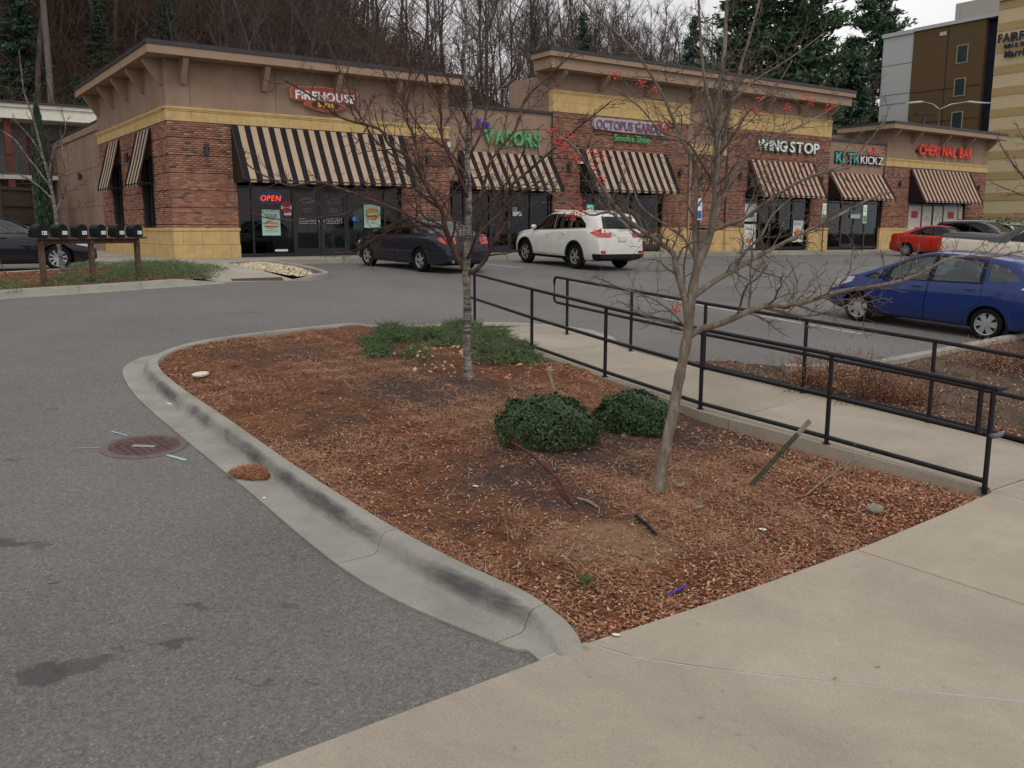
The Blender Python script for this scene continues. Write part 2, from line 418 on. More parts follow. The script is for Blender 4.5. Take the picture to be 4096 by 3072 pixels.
# asphalt: one sheet, cut down under the planting island so the bed can sit lower
xs = np.unique(np.round(np.concatenate([np.arange(-60, -7, 2.0), np.arange(-7, 8, 0.2), np.arange(8, 70.1, 2.0)]), 3))
ys = np.unique(np.round(np.concatenate([np.arange(-14, 3, 1.0), np.arange(3, 18, 0.2), np.arange(18, 78.1, 1.0)]), 3))
def gridmesh(xs, ys, zf, name, mat_, **props):
    X, Y = np.meshgrid(xs, ys); Z = zf(X, Y); V = np.stack([X, Y, Z], -1).reshape(-1, 3); nx = len(xs)
    j, i = np.meshgrid(np.arange(len(ys) - 1), np.arange(nx - 1), indexing='ij'); a = (j * nx + i).ravel()
    F = np.stack([a, a + 1, a + nx + 1, a + nx], -1)
    return link(name, mesh_data(name, V, F, [mat_], None, True), **props)
INNER = [(p[0] * .97 + (-.6) * .03, p[1] * .97 + 10.5 * .03) for p in ISLAND]
def zlot(X, Y):
    Z = np.array(G(X, Y)); ins = inpoly(X, Y, ISLAND) & (dline(X, Y, ISLAND + [ISLAND[0]]) > 0.05); Z[ins] -= 0.35; return Z
gridmesh(xs, ys, zlot, 'parking_lot', M['asphalt'], kind='structure')
def hillz(X, Y):
    X = np.asarray(X, float); Y = np.asarray(Y, float)
    s = (X - C0.x) * U3.x + (Y - C0.y) * U3.y; t = (X - C0.x) * N3.x + (Y - C0.y) * N3.y
    w = np.clip((t - 27) / 55, 0, 1); w = w * w * (3 - 2 * w) * .55 + w * .45
    Hm = np.interp(s, [-120, 15, 40, 62, 85, 130, 300], [44, 42, 31, 19, 12, 10, 8])
    z = np.minimum(G(X, np.maximum(Y, -14)), 1.5) - 0.25 + w * Hm + np.clip((t - 14) / 6, 0, 1) * np.clip((-s + 1) / 3, 0, 1) * 1.5
    z = np.maximum(z, -3.0)
    return z + np.clip(w * 8, 0, 1) * (1.2 * np.sin(X * .13 + 1) * np.cos(Y * .11) + .4 * np.sin(X * .5 + Y * .37))
gx = np.unique(np.concatenate([np.linspace(-900, -120, 14), np.arange(-120, 161, 3.0), np.linspace(160, 900, 14)]))
gy = np.unique(np.concatenate([np.linspace(-700, -30, 10), np.arange(-30, 220, 3.0), np.linspace(220, 1000, 12)]))
gridmesh(gx, gy, hillz, 'ground', M['forest_floor'], kind='structure')
# ---- kerb and gutter round the island, cast in lengths with open joints
PROF = [(0.0, -0.10), (0.0, 0.13), (0.012, 0.146), (0.09, 0.15), (0.125, 0.142), (0.15, 0.12), (0.17, 0.075), (0.19, 0.02), (0.225, 0.004), (0.53, 0.014), (0.53, -0.1)]
kerb = empty('kerb', (0, 0, 0), kind='structure')
cuts = [0, 9, 21, 33, 41, 49, 60, 72, 84, 96, len(kb) - 1]
n_k = len(kb)
def kerb_sweep(path, prof, name, i0, i1, parent, hfun, gfun, zf, wear=True):
    V = []; W = []
    for i in range(i0, i1 + 1):
        p = path[i]; q0 = path[max(i-1, 0)]; q1 = path[min(i+1, len(path)-1)]
        T = (q1 - q0).normalized(); side = Vector((-T.y, T.x, 0)) * -1
        pp = p + T * (0.004 if i == i0 else -0.004 if i == i1 else 0)
        h, g = hfun(i), gfun(i)
        for k, (d, z) in enumerate(prof):
            dd = d if d < 0.2 else 0.2 + (d - 0.2) * g
            zz = z * h if z > 0.016 else z
            q = pp - side * dd
            V.append((q.x, q.y, float(zf(q.x, q.y)) + zz)); W.append({4: .75, 5: 1.0, 6: .95, 7: .55, 3: .35}.get(k, 0.25))
    m = len(prof); F = []
    for j in range(i1 - i0):
        for k in range(m - 1): F.append((j*m+k, j*m+k+1, (j+1)*m+k+1, (j+1)*m+k))
    F.append(tuple(range(m-1, -1, -1))); F.append(tuple((i1-i0)*m + k for k in range(m)))
    me = mesh_data(name, V, F, [M['kerb']], None, True, 45)
    bm = bmesh.new(); bm.from_mesh(me); bmesh.ops.recalc_face_normals(bm, faces=bm.faces[:]); bm.to_mesh(me); bm.free()
    a = me.attributes.new('wear', 'FLOAT', 'POINT'); a.data.foreach_set('value', [w if wear else .2 for w in W])
    return link(name, me, parent)
def kh(i):
    e = (kb[i] - kb[0]).length; f = min(1.0, 0.02 + (e / 0.62) ** 0.6) if e < 0.62 else 1.0
    e2 = (kb[i] - kb[-1]).length
    return f * (1.0 if e2 > 0.7 else max(0.1, e2 / 0.7))
GOUT = [(p.x, p.y) for p in catmull([Vector((a, b, 0)) for a, b in ((.16, 4.66), (-1.01, 5.62), (-2.30, 7.35), (-3.27, 8.66), (-4.38, 10.22), (-5.10, 11.5), (-5.25, 12.13), (-5.20, 12.7), (-4.95, 13.4))], 5)]
def kg(i):
    y = kb[i].y; x = kb[i].x
    if i < 66:
        D = float(dline(kb[i].x, kb[i].y, GOUT)); return max(.1, min(1.5, (D - .2) / .33))
    return max(0.03, (1 - (i - 66) / 8) * kg(65))
for a, b in zip(cuts[:-1], cuts[1:]):
    kerb_sweep(kb, PROF, 'kerb_length', a, b, kerb, kh, kg, G)
# ---- planting bed
def bed_mesh(name, P, zf, res, mat_, grow=0.10, **props):
    X0, X1 = min(p[0] for p in P) - grow, max(p[0] for p in P) + grow; Y0, Y1 = min(p[1] for p in P) - grow, max(p[1] for p in P) + grow
    ax, ay = np.arange(X0, X1, res), np.arange(Y0, Y1, res); X, Y = np.meshgrid(ax, ay)
    ok = inpoly(X, Y, P) | (dline(X, Y, P + [P[0]]) < grow)
    Z = zf(X, Y); V = np.stack([X, Y, Z], -1).reshape(-1, 3); nx = len(ax)
    j, i = np.meshgrid(np.arange(len(ay) - 1), np.arange(nx - 1), indexing='ij')
    keep = (ok[:-1, :-1] & ok[1:, :-1] & ok[:-1, 1:] & ok[1:, 1:]).ravel(); a = (j * nx + i).ravel()[keep]
    return link(name, mesh_data(name, V, np.stack([a, a+1, a+nx+1, a+nx], -1), [mat_], None, True), **props)
DARKZ = [(gp(px, py).x, gp(px, py).y, rx, ry, k) for px, py, rx, ry, k in [(2330, 1830, 1.0, .95, .62), (1750, 1600, 1.1, 1.0, .55), (1330, 1740, .6, .6, .3), (1150, 1450, .9, .9, .3), (2750, 1750, 1.0, .9, .6), (1900, 2100, .5, .5, .25), (900, 1450, .4, .5, .3), (2960, 1760, .7, .8, .55), (2020, 1960, .55, .6, .5), (2480, 1900, .6, .5, .45), (2250, 2060, .5, .4, .45), (1600, 1480, .7, .6, .4)]]
SANDZ = [(gp(px, py).x, gp(px, py).y, rx, ry, k) for px, py, rx, ry, k in [(2430, 2220, .55, .35, .85), (2260, 2240, .35, .3, .6), (2680, 1985, .28, .22, .55), (2560, 1860, .3, .25, .35), (2090, 1770, .12, .12, .7)]]
def zone(x, y, Z_):
    r = np.zeros(np.shape(x))
    for cx, cy, rx, ry, k in Z_: r = np.maximum(r, k * np.exp(-((x - cx) / rx) ** 2 - ((y - cy) / ry) ** 2))
    return r
pbed = bed_mesh('planting_bed', ISLAND, zbed, 0.07, M['soil'], 0.07, kind='structure')
co = np.empty(len(pbed.data.vertices) * 3); pbed.data.vertices.foreach_get('co', co); co = co.reshape(-1, 3)
for nm, Z_ in (('zone', DARKZ), ('sand', SANDZ)): a_ = pbed.data.attributes.new(nm, 'FLOAT', 'POINT'); a_.data.foreach_set('value', zone(co[:, 0], co[:, 1], Z_).astype(np.float32))
# ---- foreground sidewalk in cast panels
side_l = gp(1850, 2766); sw = gp(2158, 2649)
dl = (side_l - sw).normalized(); far_l = sw + dl * 5.5
J1 = [(0.44, 4.88), (0.72, 4.73), (1.32, 4.6), (2.02, 4.5), (4.75, 4.12)]
zsw = lambda x, y: G(x, y) + 0.016
walk = empty('sidewalk', (0, 0, 0), kind='structure')
def inset(P, d=0.006):
    cx, cy = sum(p[0] for p in P) / len(P), sum(p[1] for p in P) / len(P)
    return [(p[0] + (cx - p[0]) * d / max(.3, math.hypot(cx - p[0], cy - p[1])), p[1] + (cy - p[1]) * d / max(.3, math.hypot(cx - p[0], cy - p[1]))) for p in P]
BE = BED_EDGE
jf = mat('joint_dirt', (.045, .038, .030), .95)
_lines = [J1, [(2.59, 6.38), (4.75, 4.12), (6, 2.8)], [(4.36, 7.79), (6.85, 5.15), (8.5, 3.4)], [(4.34, 7.75), (4.9, 8.16), (5.75, 8.74)]]
for P in ([(sw.x, sw.y)] + J1 + [(8.5, 1.2), (8.5, -1.5), (far_l.x, far_l.y)],
          [J1[0], BE[1], BE[2], BE[3], (4.75, 4.12)] + J1[::-1][1:-1],
          [BE[3], BE[4], (4.36, 7.79), (6.85, 5.15), (8.5, 1.2), (4.75, 4.12)],
          [(4.36, 7.79), (4.86, 8.13), (5.75, 8.72), (9.5, 5.6), (6.85, 5.15)],
          [(5.75, 8.72), (7.6, 10.0), (12.5, 6.0), (9.5, 5.6)], [(6.85, 5.15), (12.5, 6.0), (14, 0), (8.5, 1.2)]):
    sheet('sidewalk_panel', inset(P, .009), zsw, M['walk'], 1.0, 0.12, walk)
for Ln in _lines:
    q = [Vector((a, b, 0)) for a, b in Ln]; V = []; 
    q = [q[i].lerp(q[i + 1], k / 6) for i in range(len(q) - 1) for k in range(6)] + [q[-1]]
    for i, p in enumerate(q):
        T = (q[min(i + 1, len(q) - 1)] - q[max(i - 1, 0)]).normalized(); n_ = Vector((-T.y, T.x, 0)) * .011
        for w in (p - n_, p + n_): V.append((w.x, w.y, float(G(w.x, w.y)) + .006))
    link('joint_filler', mesh_data('joint_filler', V, [(2*i, 2*i+1, 2*i+3, 2*i+2) for i in range(len(q) - 1)], [jf]), walk)
# sealant strip laid in the long joint and at the walkway
mb = MB()
pts = catmull([Vector((a, b, float(G(a, b)) + .014)) for a, b in J1], 5); mb.tube(pts, 0.0045, 5)
pts = [Vector((a, b, float(G(a, b)) + .018)) for a, b in ((4.34, 7.77), (4.6, 7.95), (5.3, 8.42))]; mb.tube(pts, 0.008, 5)
pts = [Vector((a, b, float(G(a, b)) + .012)) for a, b in ((sw.x, sw.y), (0.30, 4.79), (0.44, 4.88))]; mb.tube(pts, 0.007, 5)
mb.build('joint_sealant', mat('sealant', (.42, .42, .40), .6), walk, smooth=True)
# ---- railed walkway in panels
WALK_FAR = [(4.95,8.2),(5.55,8.9),(4.43,10.51),(3.21,11.95),(2.25,13.05),(1.72,13.9),(1.55,14.7)]
pw = empty('walkway', (0, 0, 0), kind='structure')
PAN = [[(4.35,7.79),(4.95,8.2),(5.50,8.95),(4.43,10.51),(3.9,11.12),(2.42,9.72),(3.24,8.86)],
       [(2.42,9.72),(3.9,11.12),(3.21,11.95),(2.62,12.62),(1.33,11.45),(1.57,11.10),(2.15,10.05)],
       [(1.33,11.45),(2.62,12.62),(2.25,13.05),(1.72,13.9),(1.62,14.2),(0.30,13.25),(0.37,13.14),(0.93,12.2)],
       [(0.30,13.25),(1.62,14.2),(1.5,15.2),(-0.9,14.8),(-0.35,14.2)]]
for P in PAN: sheet('walkway_panel', inset(P, .006), zwalk, M['walk'], 0.6, 0.30, pw)
zr = lambda x, y: G(x, y) + np.clip(0.10 * (16.4 - y) / 1.5, 0.012, .1)
sheet('ramp_panel', [(-1.1,15.0),(-.9,14.82),(1.48,15.22),(1.1,15.95),(.3,16.25),(-.7,16.15),(-1.9,15.62),(-1.97,15.22)], zr, M['walk'], .5, .2, pw)
sheet('flush_kerb', [(1.52,15.2),(1.66,14.5),(1.78,14.55),(1.75,15.3),(1.45,15.95),(.95,16.35),(0,16.55),(-.75,16.38),(-1.9,15.85),(-2.3,15.42),(-1.93,15.63),(-.7,16.16),(.3,16.26),(1.1,15.96)], lambda x, y: G(x, y) + .02, M['walk2'], .5, .2, pw)
pm = mat('tactile_brown', (0.085, 0.045, 0.035), .85, bmp=.6, bscale=90)
def tact(P, zf, parent):
    o = sheet('tactile_pad', P, zf, pm, .3, .02, parent)
    mb = MB(); a, b, c, d = [Vector((p[0], p[1], 0)) for p in P]; n1 = int((b - a).length / .07); n2 = int((d - a).length / .07)
    for i in range(1, n1):
        for j in range(1, n2):
            p = a.lerp(b, i / n1).lerp(d.lerp(c, i / n1), j / n2); mb.cyl((p.x, p.y, float(zf(p.x, p.y))), .014, .006, 6)
    mb.build('tactile_bumps', pm, o, kind='stuff')
tact([(-1.0,15.45),(-.35,15.55),(.15,16.05),(-.62,15.98)], lambda x, y: zr(x, y) + .004, pw)
# kerb along the far side of the walkway and the second bed
B2 = [(5.62,9.05),(4.5,10.6),(3.3,12.0),(2.35,13.15),(3.0,13.25),(4.15,12.98),(5.46,13.3),(8.01,15.3),(10.5,17.3),(12.5,17.0),(13,12),(9.5,9.8),(7.4,10.1)]
def zb2(x, y): return G(x, y) + 0.07 + bumps(x, y, .012)
bed_mesh('second_planting_bed', B2, zb2, 0.10, M['gravel_bed'], .05, kind='structure')
k2 = catmull([Vector((a, b, 0)) for a, b in ((3.9,12.75),(4.6,12.9),(5.46,13.3),(8.01,15.3),(10.6,17.45),(12.6,19.0))], 6)
K2 = empty('bed_kerb', (0, 0, 0), kind='structure')
P2 = [(0.0, -0.1), (0.0, 0.13), (0.02, 0.15), (0.12, 0.15), (0.145, 0.135), (0.16, 0.0), (0.16, -0.1)]
for a in range(0, len(k2) - 1, 5):
    kerb_sweep(k2[::-1], P2, 'kerb_length', a, min(a + 5, len(k2) - 1), K2, lambda i: 1.0, lambda i: 1.0, G, False)
# ---- stall lines
lines = empty('parking_lines', (0, 0, 0), kind='structure')
lm = mat('worn_line_paint', (.36, .36, .35), .8, var=.35, scale=9, obj=False)
def gline(a, b, w=.1, mat_=lm, parent=lines, name='painted_line', dz=.005):
    a, b = Vector((a[0], a[1], 0)), Vector((b[0], b[1], 0)); t = (b - a).normalized(); n = Vector((-t.y, t.x, 0)) * w / 2; L = (b - a).length
    k = max(1, int(L / 1.0)); V = []
    for i in range(k + 1):
        p = a + t * L * i / k
        for q in (p - n, p + n): V.append((q.x, q.y, float(G(q.x, q.y)) + dz))
    return link(name, mesh_data(name, V, [(2*i, 2*i+1, 2*i+3, 2*i+2) for i in range(k)], [mat_]), parent)
for i in range(12):
    s0 = 5.45 + i * 2.74
    a, b = stw(s0, -2.85), stw(s0, -7.6); gline(a, b)
for i in range(2):
    a = Vector((3.95, 15.45, 0)) + U3 * (2.75 * i); b = a - N3 * (-4.6 if i else -4.4)
    a2 = a - N3 * 1.4 if i == 0 else a - N3 * .6
    gline(a2, b)
# ---- mailbox island
MI = [(-15.5,11.4),(-13,14.4),(-10.20,17.70),(-8.81,19.15),(-7.6,20.55),(-7.05,21.25),(-7.35,21.75),(-9.3,25.4),(-10.7,24.7),(-12.0,22.3),(-13.6,20.0),(-17.5,14.6)]
zmi = lambda x, y: G(x, y) + .10 + bumps(x, y, .015)
bed_mesh('mailbox_bed', MI, zmi, 0.15, M['soil'], .0, kind='structure')
k3 = catmull([Vector((a, b, 0)) for a, b in ((-16.2,10.6),(-13.1,14.35),(-10.22,17.72),(-8.83,19.15),(-7.65,20.5),(-6.95,21.3))], 7)
K3 = empty('mailbox_kerb', (0, 0, 0), kind='structure')
n3 = len(k3) - 1
h3 = lambda i: 1.0 if (k3[i] - k3[-1]).length > 1.1 else max(.12, (k3[i] - k3[-1]).length / 1.1)
P3 = [(0.0, -0.1), (0.0, 0.14), (0.02, 0.155), (0.11, 0.155), (0.14, 0.135), (0.165, 0.03), (0.19, 0.012), (0.34, 0.012), (0.34, -0.1)]
k3r = k3
for a, b in ((0, 12), (12, 19), (19, 24), (24, n3)):
    kerb_sweep(k3[::-1], P3, 'kerb_length', n3 - b, n3 - a, K3, lambda i: h3(n3 - i), lambda i: 1.0, G, False)
k3b = catmull([Vector((a, b, 0)) for a, b in ((-7.3,21.8),(-9.25,25.4),(-10.8,24.8),(-12.15,22.3),(-13.75,20.0),(-17.6,14.6))], 5)
kerb_sweep(k3b, P2, 'kerb_length', 0, len(k3b) - 1, K3, lambda i: .75, lambda i: 1.0, G, False)
# ---- sidewalk round the shops
fs = empty('shop_sidewalk', (0, 0, 0), kind='structure')
def zfs(x, y): return G(x, y) * 0 + (1.48 - .011 * np.maximum(x, 0)) + .148
KT = -2.75
s0 = 3.2
while s0 < 53:
    s1 = s0 + 1.52
    Pq = [stw(s0, KT), stw(s1, KT), stw(s1, 0.3), stw(s0, 0.3)]
    sheet('sidewalk_panel', inset([(p.x, p.y) for p in Pq], .006), zfs, M['walk2'], 0, .30, fs); s0 = s1
# corner piece with the ramp down to the driveway
ctop = [stw(3.2, .3), stw(3.2, KT), stw(1.3, KT - .35), stw(.3, KT - 1.3)]
RAMP = [(p.x, p.y) for p in ctop] + [(-9.1,27.0),(-7.2,24.3),(-5.95,22.75),(-5.35,22.05),(-6.1,21.75),(-7.0,21.28),(-7.45,21.75),(-9.3,25.1),(-10.55,26.3),(-12.4,26.6)] + [tuple(stw(-2.4, .2))[:2], tuple(stw(-2.4, 24))[:2], tuple(stw(0.3, 24))[:2]]
def zramp(x, y):
    q = float(np.clip((y - 21.9) / 4.0, 0, 1)); return float(G(x, y)) * (1 - q) + 0.012 * (1 - q) + q * (1.48 - .011 * max(x, 0) + .148)
sheet('ramp_panel', RAMP, zramp, M['walk2'], 0.8, .2, fs)
tact([(-6.75,21.55),(-5.6,21.95),(-5.75,22.35),(-6.9,21.95)], lambda x, y: zramp(x, y) + .012, fs)
# gravel wedge with its kerb
GW = [(-9.0,27.05),(-7.15,24.3),(-5.9,22.75),(-5.3,22.2),(-4.95,22.75),(-5.35,23.7),(-6.2,25.3),(-7.35,27.1),(-8.2,28.1)]
bed_mesh('gravel_wedge', GW, lambda x, y: G(x, y) + .09 + bumps(x, y, .01), .1, M['gravel_bed'], .0, kind='structure')
k4 = catmull([Vector((a, b, 0)) for a, b in ((stw(1.2, KT).x, stw(1.2, KT).y), (-7.45,27.3),(-6.15,25.42),(-5.25,23.83),(-4.85,22.9),(-5.1,22.3),(-5.5,22.1))], 6)
kerb_sweep(k4, P2, 'kerb_length', 0, len(k4) - 1, fs, lambda i: max(.15, min(1, (len(k4) - i) / 10)), lambda i: 1.0, G, False)
gm = NB()
peb = np.array([(1,0,0),(0,1,0),(-1,0,0),(0,-1,0),(0,0,.8)]); pf = np.array([(0,1,4,4),(1,2,4,4),(2,3,4,4),(3,0,4,4)])
k = 0
while k < 1500:
    x, y = rnd.uniform(-9.2, -4.8), rnd.uniform(22, 28.3)
    if inpoly(np.array(x), np.array(y), GW):
        a = rnd.uniform(0, 6); r = rnd.uniform(.02, .045); c, s_ = math.cos(a), math.sin(a)
        V = peb * [r, r * .7, r * .8]; V = V @ np.array([[c, s_, 0], [-s_, c, 0], [0, 0, 1]]) + [x, y, float(G(x, y)) + .095]; gm.add(V, pf); k += 1
link('pale_gravel', gm.data('pale_gravel', mat('pale_pebbles', (.50, .42, .28), .8, var=.4, scale=12), False), kind='stuff')
# ================================================================== SHOP BUILDING
M['tan'] = mat('tan_stucco', (0.285, 0.196, 0.142), .92, .15, var=.14, scale=1.2, bmp=.35, bscale=70, streak=0.45)
M['tan2'] = mat('trim_tan', (0.32, 0.222, 0.155), .85, .2, var=.06, scale=2)
M['cream'] = mat('cream_block', (0.53, 0.37, 0.165), .88, .2, var=.14, scale=3, bmp=.4, bscale=120, streak=0.5)
M['mortar'] = mat('mortar', (0.23, 0.18, 0.145), .95, .1, bmp=.4, bscale=150)
M['cap'] = mat('dark_coping', (0.028, 0.024, 0.028), .5, .5, var=.2)
M['black'] = mat('black_aluminium', (0.012, 0.012, 0.014), .35, .5, var=.15)
M['dark'] = mat('dark_interior_joint_shade', (0.06, 0.054, 0.05), .9, .1)
M['steel'] = mat('brushed_steel', (0.45, 0.45, 0.46), .35, .5, .8)
M['white'] = mat('white_paint', (0.72, 0.71, 0.68), .5, .4, var=.05)
def brick_mat():
    m, nt, b = nodes('brick', 0.9, 0.15)
    a = nt.nodes.new('ShaderNodeAttribute'); a.attribute_name = 'tone'
    c = ramp(nt, a.outputs['Fac'], [(0.0, (.085, .078, .080)), (0.06, (.11, .085, .08)), (0.12, (.23, .105, .075)), (0.5, (.32, .15, .102)), (0.8, (.37, .185, .125)), (1.0, (.44, .25, .185))])
    v = wpos(nt)
    f = ramp(nt, noise(nt, 60, 4, .7, v), [(.3, .72), (.6, 1.1)])
    g = ramp(nt, noise(nt, .8, 4, .6, v), [(.3, .85), (.7, 1.08)])
    nt.links.new(mixc(nt, 1.0, mixc(nt, 1.0, c, f, 'MULTIPLY'), g, 'MULTIPLY'), b.inputs['Base Color'])
    bump(nt, b, noise(nt, 180, 3, .6, v), .3, .003)
    return m
M['brick'] = brick_mat()
def glass_mat(name='window_glass', tint=(0.70, 0.76, 0.76), refl=0.02, rough=0.02):
    m = bpy.data.materials.new(name); m.use_nodes = True; nt = m.node_tree; nt.nodes.clear()
    o = nt.nodes.new('ShaderNodeOutputMaterial'); t = nt.nodes.new('ShaderNodeBsdfTransparent'); g = nt.nodes.new('ShaderNodeBsdfGlossy')
    t.inputs['Color'].default_value = (*tint, 1); g.inputs['Roughness'].default_value = rough; g.inputs['Color'].default_value = (.95, .97, 1, 1)
    fr = nt.nodes.new('ShaderNodeLayerWeight'); fr.inputs['Blend'].default_value = 0.5
    pw = N(nt, 'ShaderNodeMath', operation='POWER'); nt.links.new(fr.outputs['Facing'], pw.inputs[0]); pw.inputs[1].default_value = 3.5
    ad = N(nt, 'ShaderNodeMath', operation='MULTIPLY_ADD'); nt.links.new(pw.outputs[0], ad.inputs[0]); ad.inputs[1].default_value = .6; ad.inputs[2].default_value = refl
    mx = nt.nodes.new('ShaderNodeMixShader'); nt.links.new(ad.outputs[0], mx.inputs['Fac']); nt.links.new(t.outputs[0], mx.inputs[1]); nt.links.new(g.outputs[0], mx.inputs[2])
    nt.links.new(mx.outputs[0], o.inputs['Surface']); return m
M['glass'] = glass_mat()
shop = empty('shop_building', C0, BROT, label='long single storey row of shops in brick and tan stucco with striped awnings', category='shop building')
rv = lambda e: setattr(e, 'rotation_euler', (0, 0, BROT))
# --- stucco walls and masses
mb = MB()
mb.box((0, 0.0, 4.72), (10.3, .25, 6.15)); mb.box((0.0, .25, 4.72), (.25, 10.4, 6.15)); mb.box((10.05, .25, 3.0), (10.3, 10.4, 6.15)); mb.box((.25, 10.15, 4.6), (10.05, 10.4, 6.15))
mb.box((0.30, 10.4, -.6), (.55, 23.8, 5.33)); mb.box((.55, 23.55, -.6), (49.9, 23.8, 5.33)); mb.box((49.65, .3, -.6), (49.9, 23.55, 5.33))
mb.box((10.3, 0.10, 2.75), (15.25, .35, 5.52)); mb.box((2.1, 0.02, 2.75), (8.2, .25, 4.3))
mb.box((15.25, 0.0, 6.5), (23.1, .25, 7.2)); mb.box((25.85, 0.0, 6.5), (33.7, .25, 7.2)); mb.box((23.1, .12, 4.77), (25.85, .37, 7.2))
mb.box((15.25, .25, 5.2), (15.5, 3.1, 7.15)); mb.box((33.45, .25, 5.2), (33.7, 3.1, 7.1)); mb.box((15.5, 2.85, 5.2), (33.45, 3.1, 7.1))
mb.box((33.7, 0.10, 2.75), (38.9, .35, 5.52)); mb.box((38.9, 0.0, 4.84), (49.9, .25, 6.35)); mb.box((38.9, .25, 5.2), (39.15, 4.0, 6.35)); mb.box((49.65, .25, 5.35), (49.9, 4.0, 6.35)); mb.box((39.15, 3.75, 5.2), (49.65, 4, 6.35))
mb.box((0.25, 10.4, 5.33 - .3), (.30, 23.8, 5.33 - .02))
mb.build('stucco_wall', M['tan'], shop)
js = mat('joint_dark', (.10, .075, .055), .95)  # dark brown strips marking the stucco joints
for lo, hi in [((.296, a, 0), (.302, a + .03, 5.3)) for a in (10.62, 14.9, 19.2)] + [((.2965, 10.45, z), (.3022, 23.75, z + .02)) for z in (1.9, 3.55)] + [((s_, -.003, 4.75), (s_ + .015, .004, 6.1)) for s_ in (.75, 3.55, 6.6, 9.2)]:
    mb = MB(); mb.box(lo, hi); mb.build('stucco_joint', js, shop)
mb = MB(); mb.box((.3, .36, 5.0), (49.6, 23.5, 5.1)); mb.build('flat_roof', mat('roof_membrane', (.25, .24, .23), .9), shop)
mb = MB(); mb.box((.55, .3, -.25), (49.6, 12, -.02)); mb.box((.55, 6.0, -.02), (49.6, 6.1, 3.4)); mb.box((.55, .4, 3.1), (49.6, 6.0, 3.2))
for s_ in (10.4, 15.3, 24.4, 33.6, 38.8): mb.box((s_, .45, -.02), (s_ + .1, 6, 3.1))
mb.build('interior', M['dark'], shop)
# --- mortar backing with brick faces
BR = [(0.0, 2.1, .97, 4.28), (8.2, 10.3, .97, 4.28), (15.25, 16.8, .97, 5.63), (21.6, 23.1, .97, 5.63), (25.85, 27.2, .97, 5.63), (32.3, 33.75, .97, 5.63),
      (16.8, 21.6, 2.75, 5.63), (27.2, 32.3, 2.75, 5.63), (38.8, 41.5, .70, 4.38), (47.7, 49.9, .70, 4.38), (41.5, 47.7, 2.75, 4.38)]
SD = [(0.0, 2.16, .97, 4.28), (3.77, 6.77, .97, 4.28), (8.48, 10.4, .97, 4.28), (2.16, 3.77, 3.4, 4.28), (6.77, 8.48, 3.4, 4.28)]
BH0 = .0677
def courses(z0, z1):
    """mortar beds between the deep raked joints, one bed every eight courses"""
    out = []; r = int(math.floor(z0 / BH0)); z = z0 - .02
    while z < z1:
        nx = (math.floor(z / (BH0 * 8) + 1e-6) + 1) * BH0 * 8; e = min(nx - .018, z1 + .03)
        if e > z: out.append((z, e))
        z = nx + .006
    return out
for a, b, z0, z1 in BR + [(23.1, 25.85, .97, 4.34)]:
    f = .12 if a == 23.1 else 0
    mb = MB(); mb.box((a + (.012 if a == 0 else 0), .034 + f, z0 - .02), (b, .30 + f * .4, z1 + .03)); mb.build('brick_backing', M['dark'], shop)  # dark backing paints the shadow line of the deep raked joints
    for p, q in courses(z0, z1): mb = MB(); mb.box((a + (.012 if a == 0 else 0), .005 + f, p), (b, .033 + f, q)); mb.build('mortar_bed', M['mortar'], shop)
for a, b, z0, z1 in SD:
    mb = MB(); mb.box((.034, max(a, .30), z0 - .02), (.30, b, z1 + .03)); mb.build('brick_backing', M['dark'], shop)  # same painted joint shade on the side wall
    for p, q in courses(z0, z1): mb = MB(); mb.box((.005, max(a, .10), p), (.033, b, q)); mb.build('mortar_bed', M['mortar'], shop)
BL, BH, BG = .203, .0677, .010
def brick_rows(a, b, z0, z1):
    out = []; r = int(round(z0 / BH)); z = r * BH
    while z + BH <= z1 + .02:
        if True:
            ht = BH - BG - (.016 if r % 8 == 7 else 0); zz = z + (.006 if r % 8 == 0 else 0)
            x = a - (BL / 2 if r % 2 else 0)
            while x < b - .02:
                q0, q1 = max(x, a), min(x + BL - BG, b)
                if q1 - q0 > .03: out.append((q0, q1, zz, z + ht, 0.0))
                x += BL
        z += BH; r += 1
    return out
tones = rs.rand(4000)
single = [mesh_data('brick_face', [(0,-.006,0),(1,-.006,0),(1,-.006,1),(0,-.006,1),(0,.09,0),(1,.09,0),(1,.09,1),(0,.09,1)],
                    [(0,1,2,3),(4,7,6,5),(0,4,5,1),(1,5,6,2),(2,6,7,3),(3,7,4,0)], [M['brick']]) for _ in range(9)]
for i, me in enumerate(single):
    a = me.attributes.new('tone', 'FLOAT', 'POINT'); t = [.03, .16, .3, .4, .5, .6, .7, .8, .92][i]; a.data.foreach_set('value', [t] * 8)
V = []; F = []; T = []
def addbrick(x0, x1, z0, z1, rec, side, toff=0.0):
    b = len(V); y0, y1 = -.006 + rec + toff, .05 + toff
    P = [(x0,y0,z0),(x1,y0,z0),(x1,y0,z1),(x0,y0,z1),(x0,y1,z0),(x1,y1,z0),(x1,y1,z1),(x0,y1,z1)]
    if side: P = [(p[1], p[0], p[2]) for p in P]
    V.extend(P); f = [(0,1,2,3),(0,4,5,1),(1,5,6,2),(2,6,7,3),(3,7,4,0)]
    if side: f = [q[::-1] for q in f]
    F.extend([tuple(i + b for i in q) for q in f])
    t = .14 + .84 * rs.rand() if rs.rand() > .06 else .04
    T.extend([t] * 8)
cnt = 0
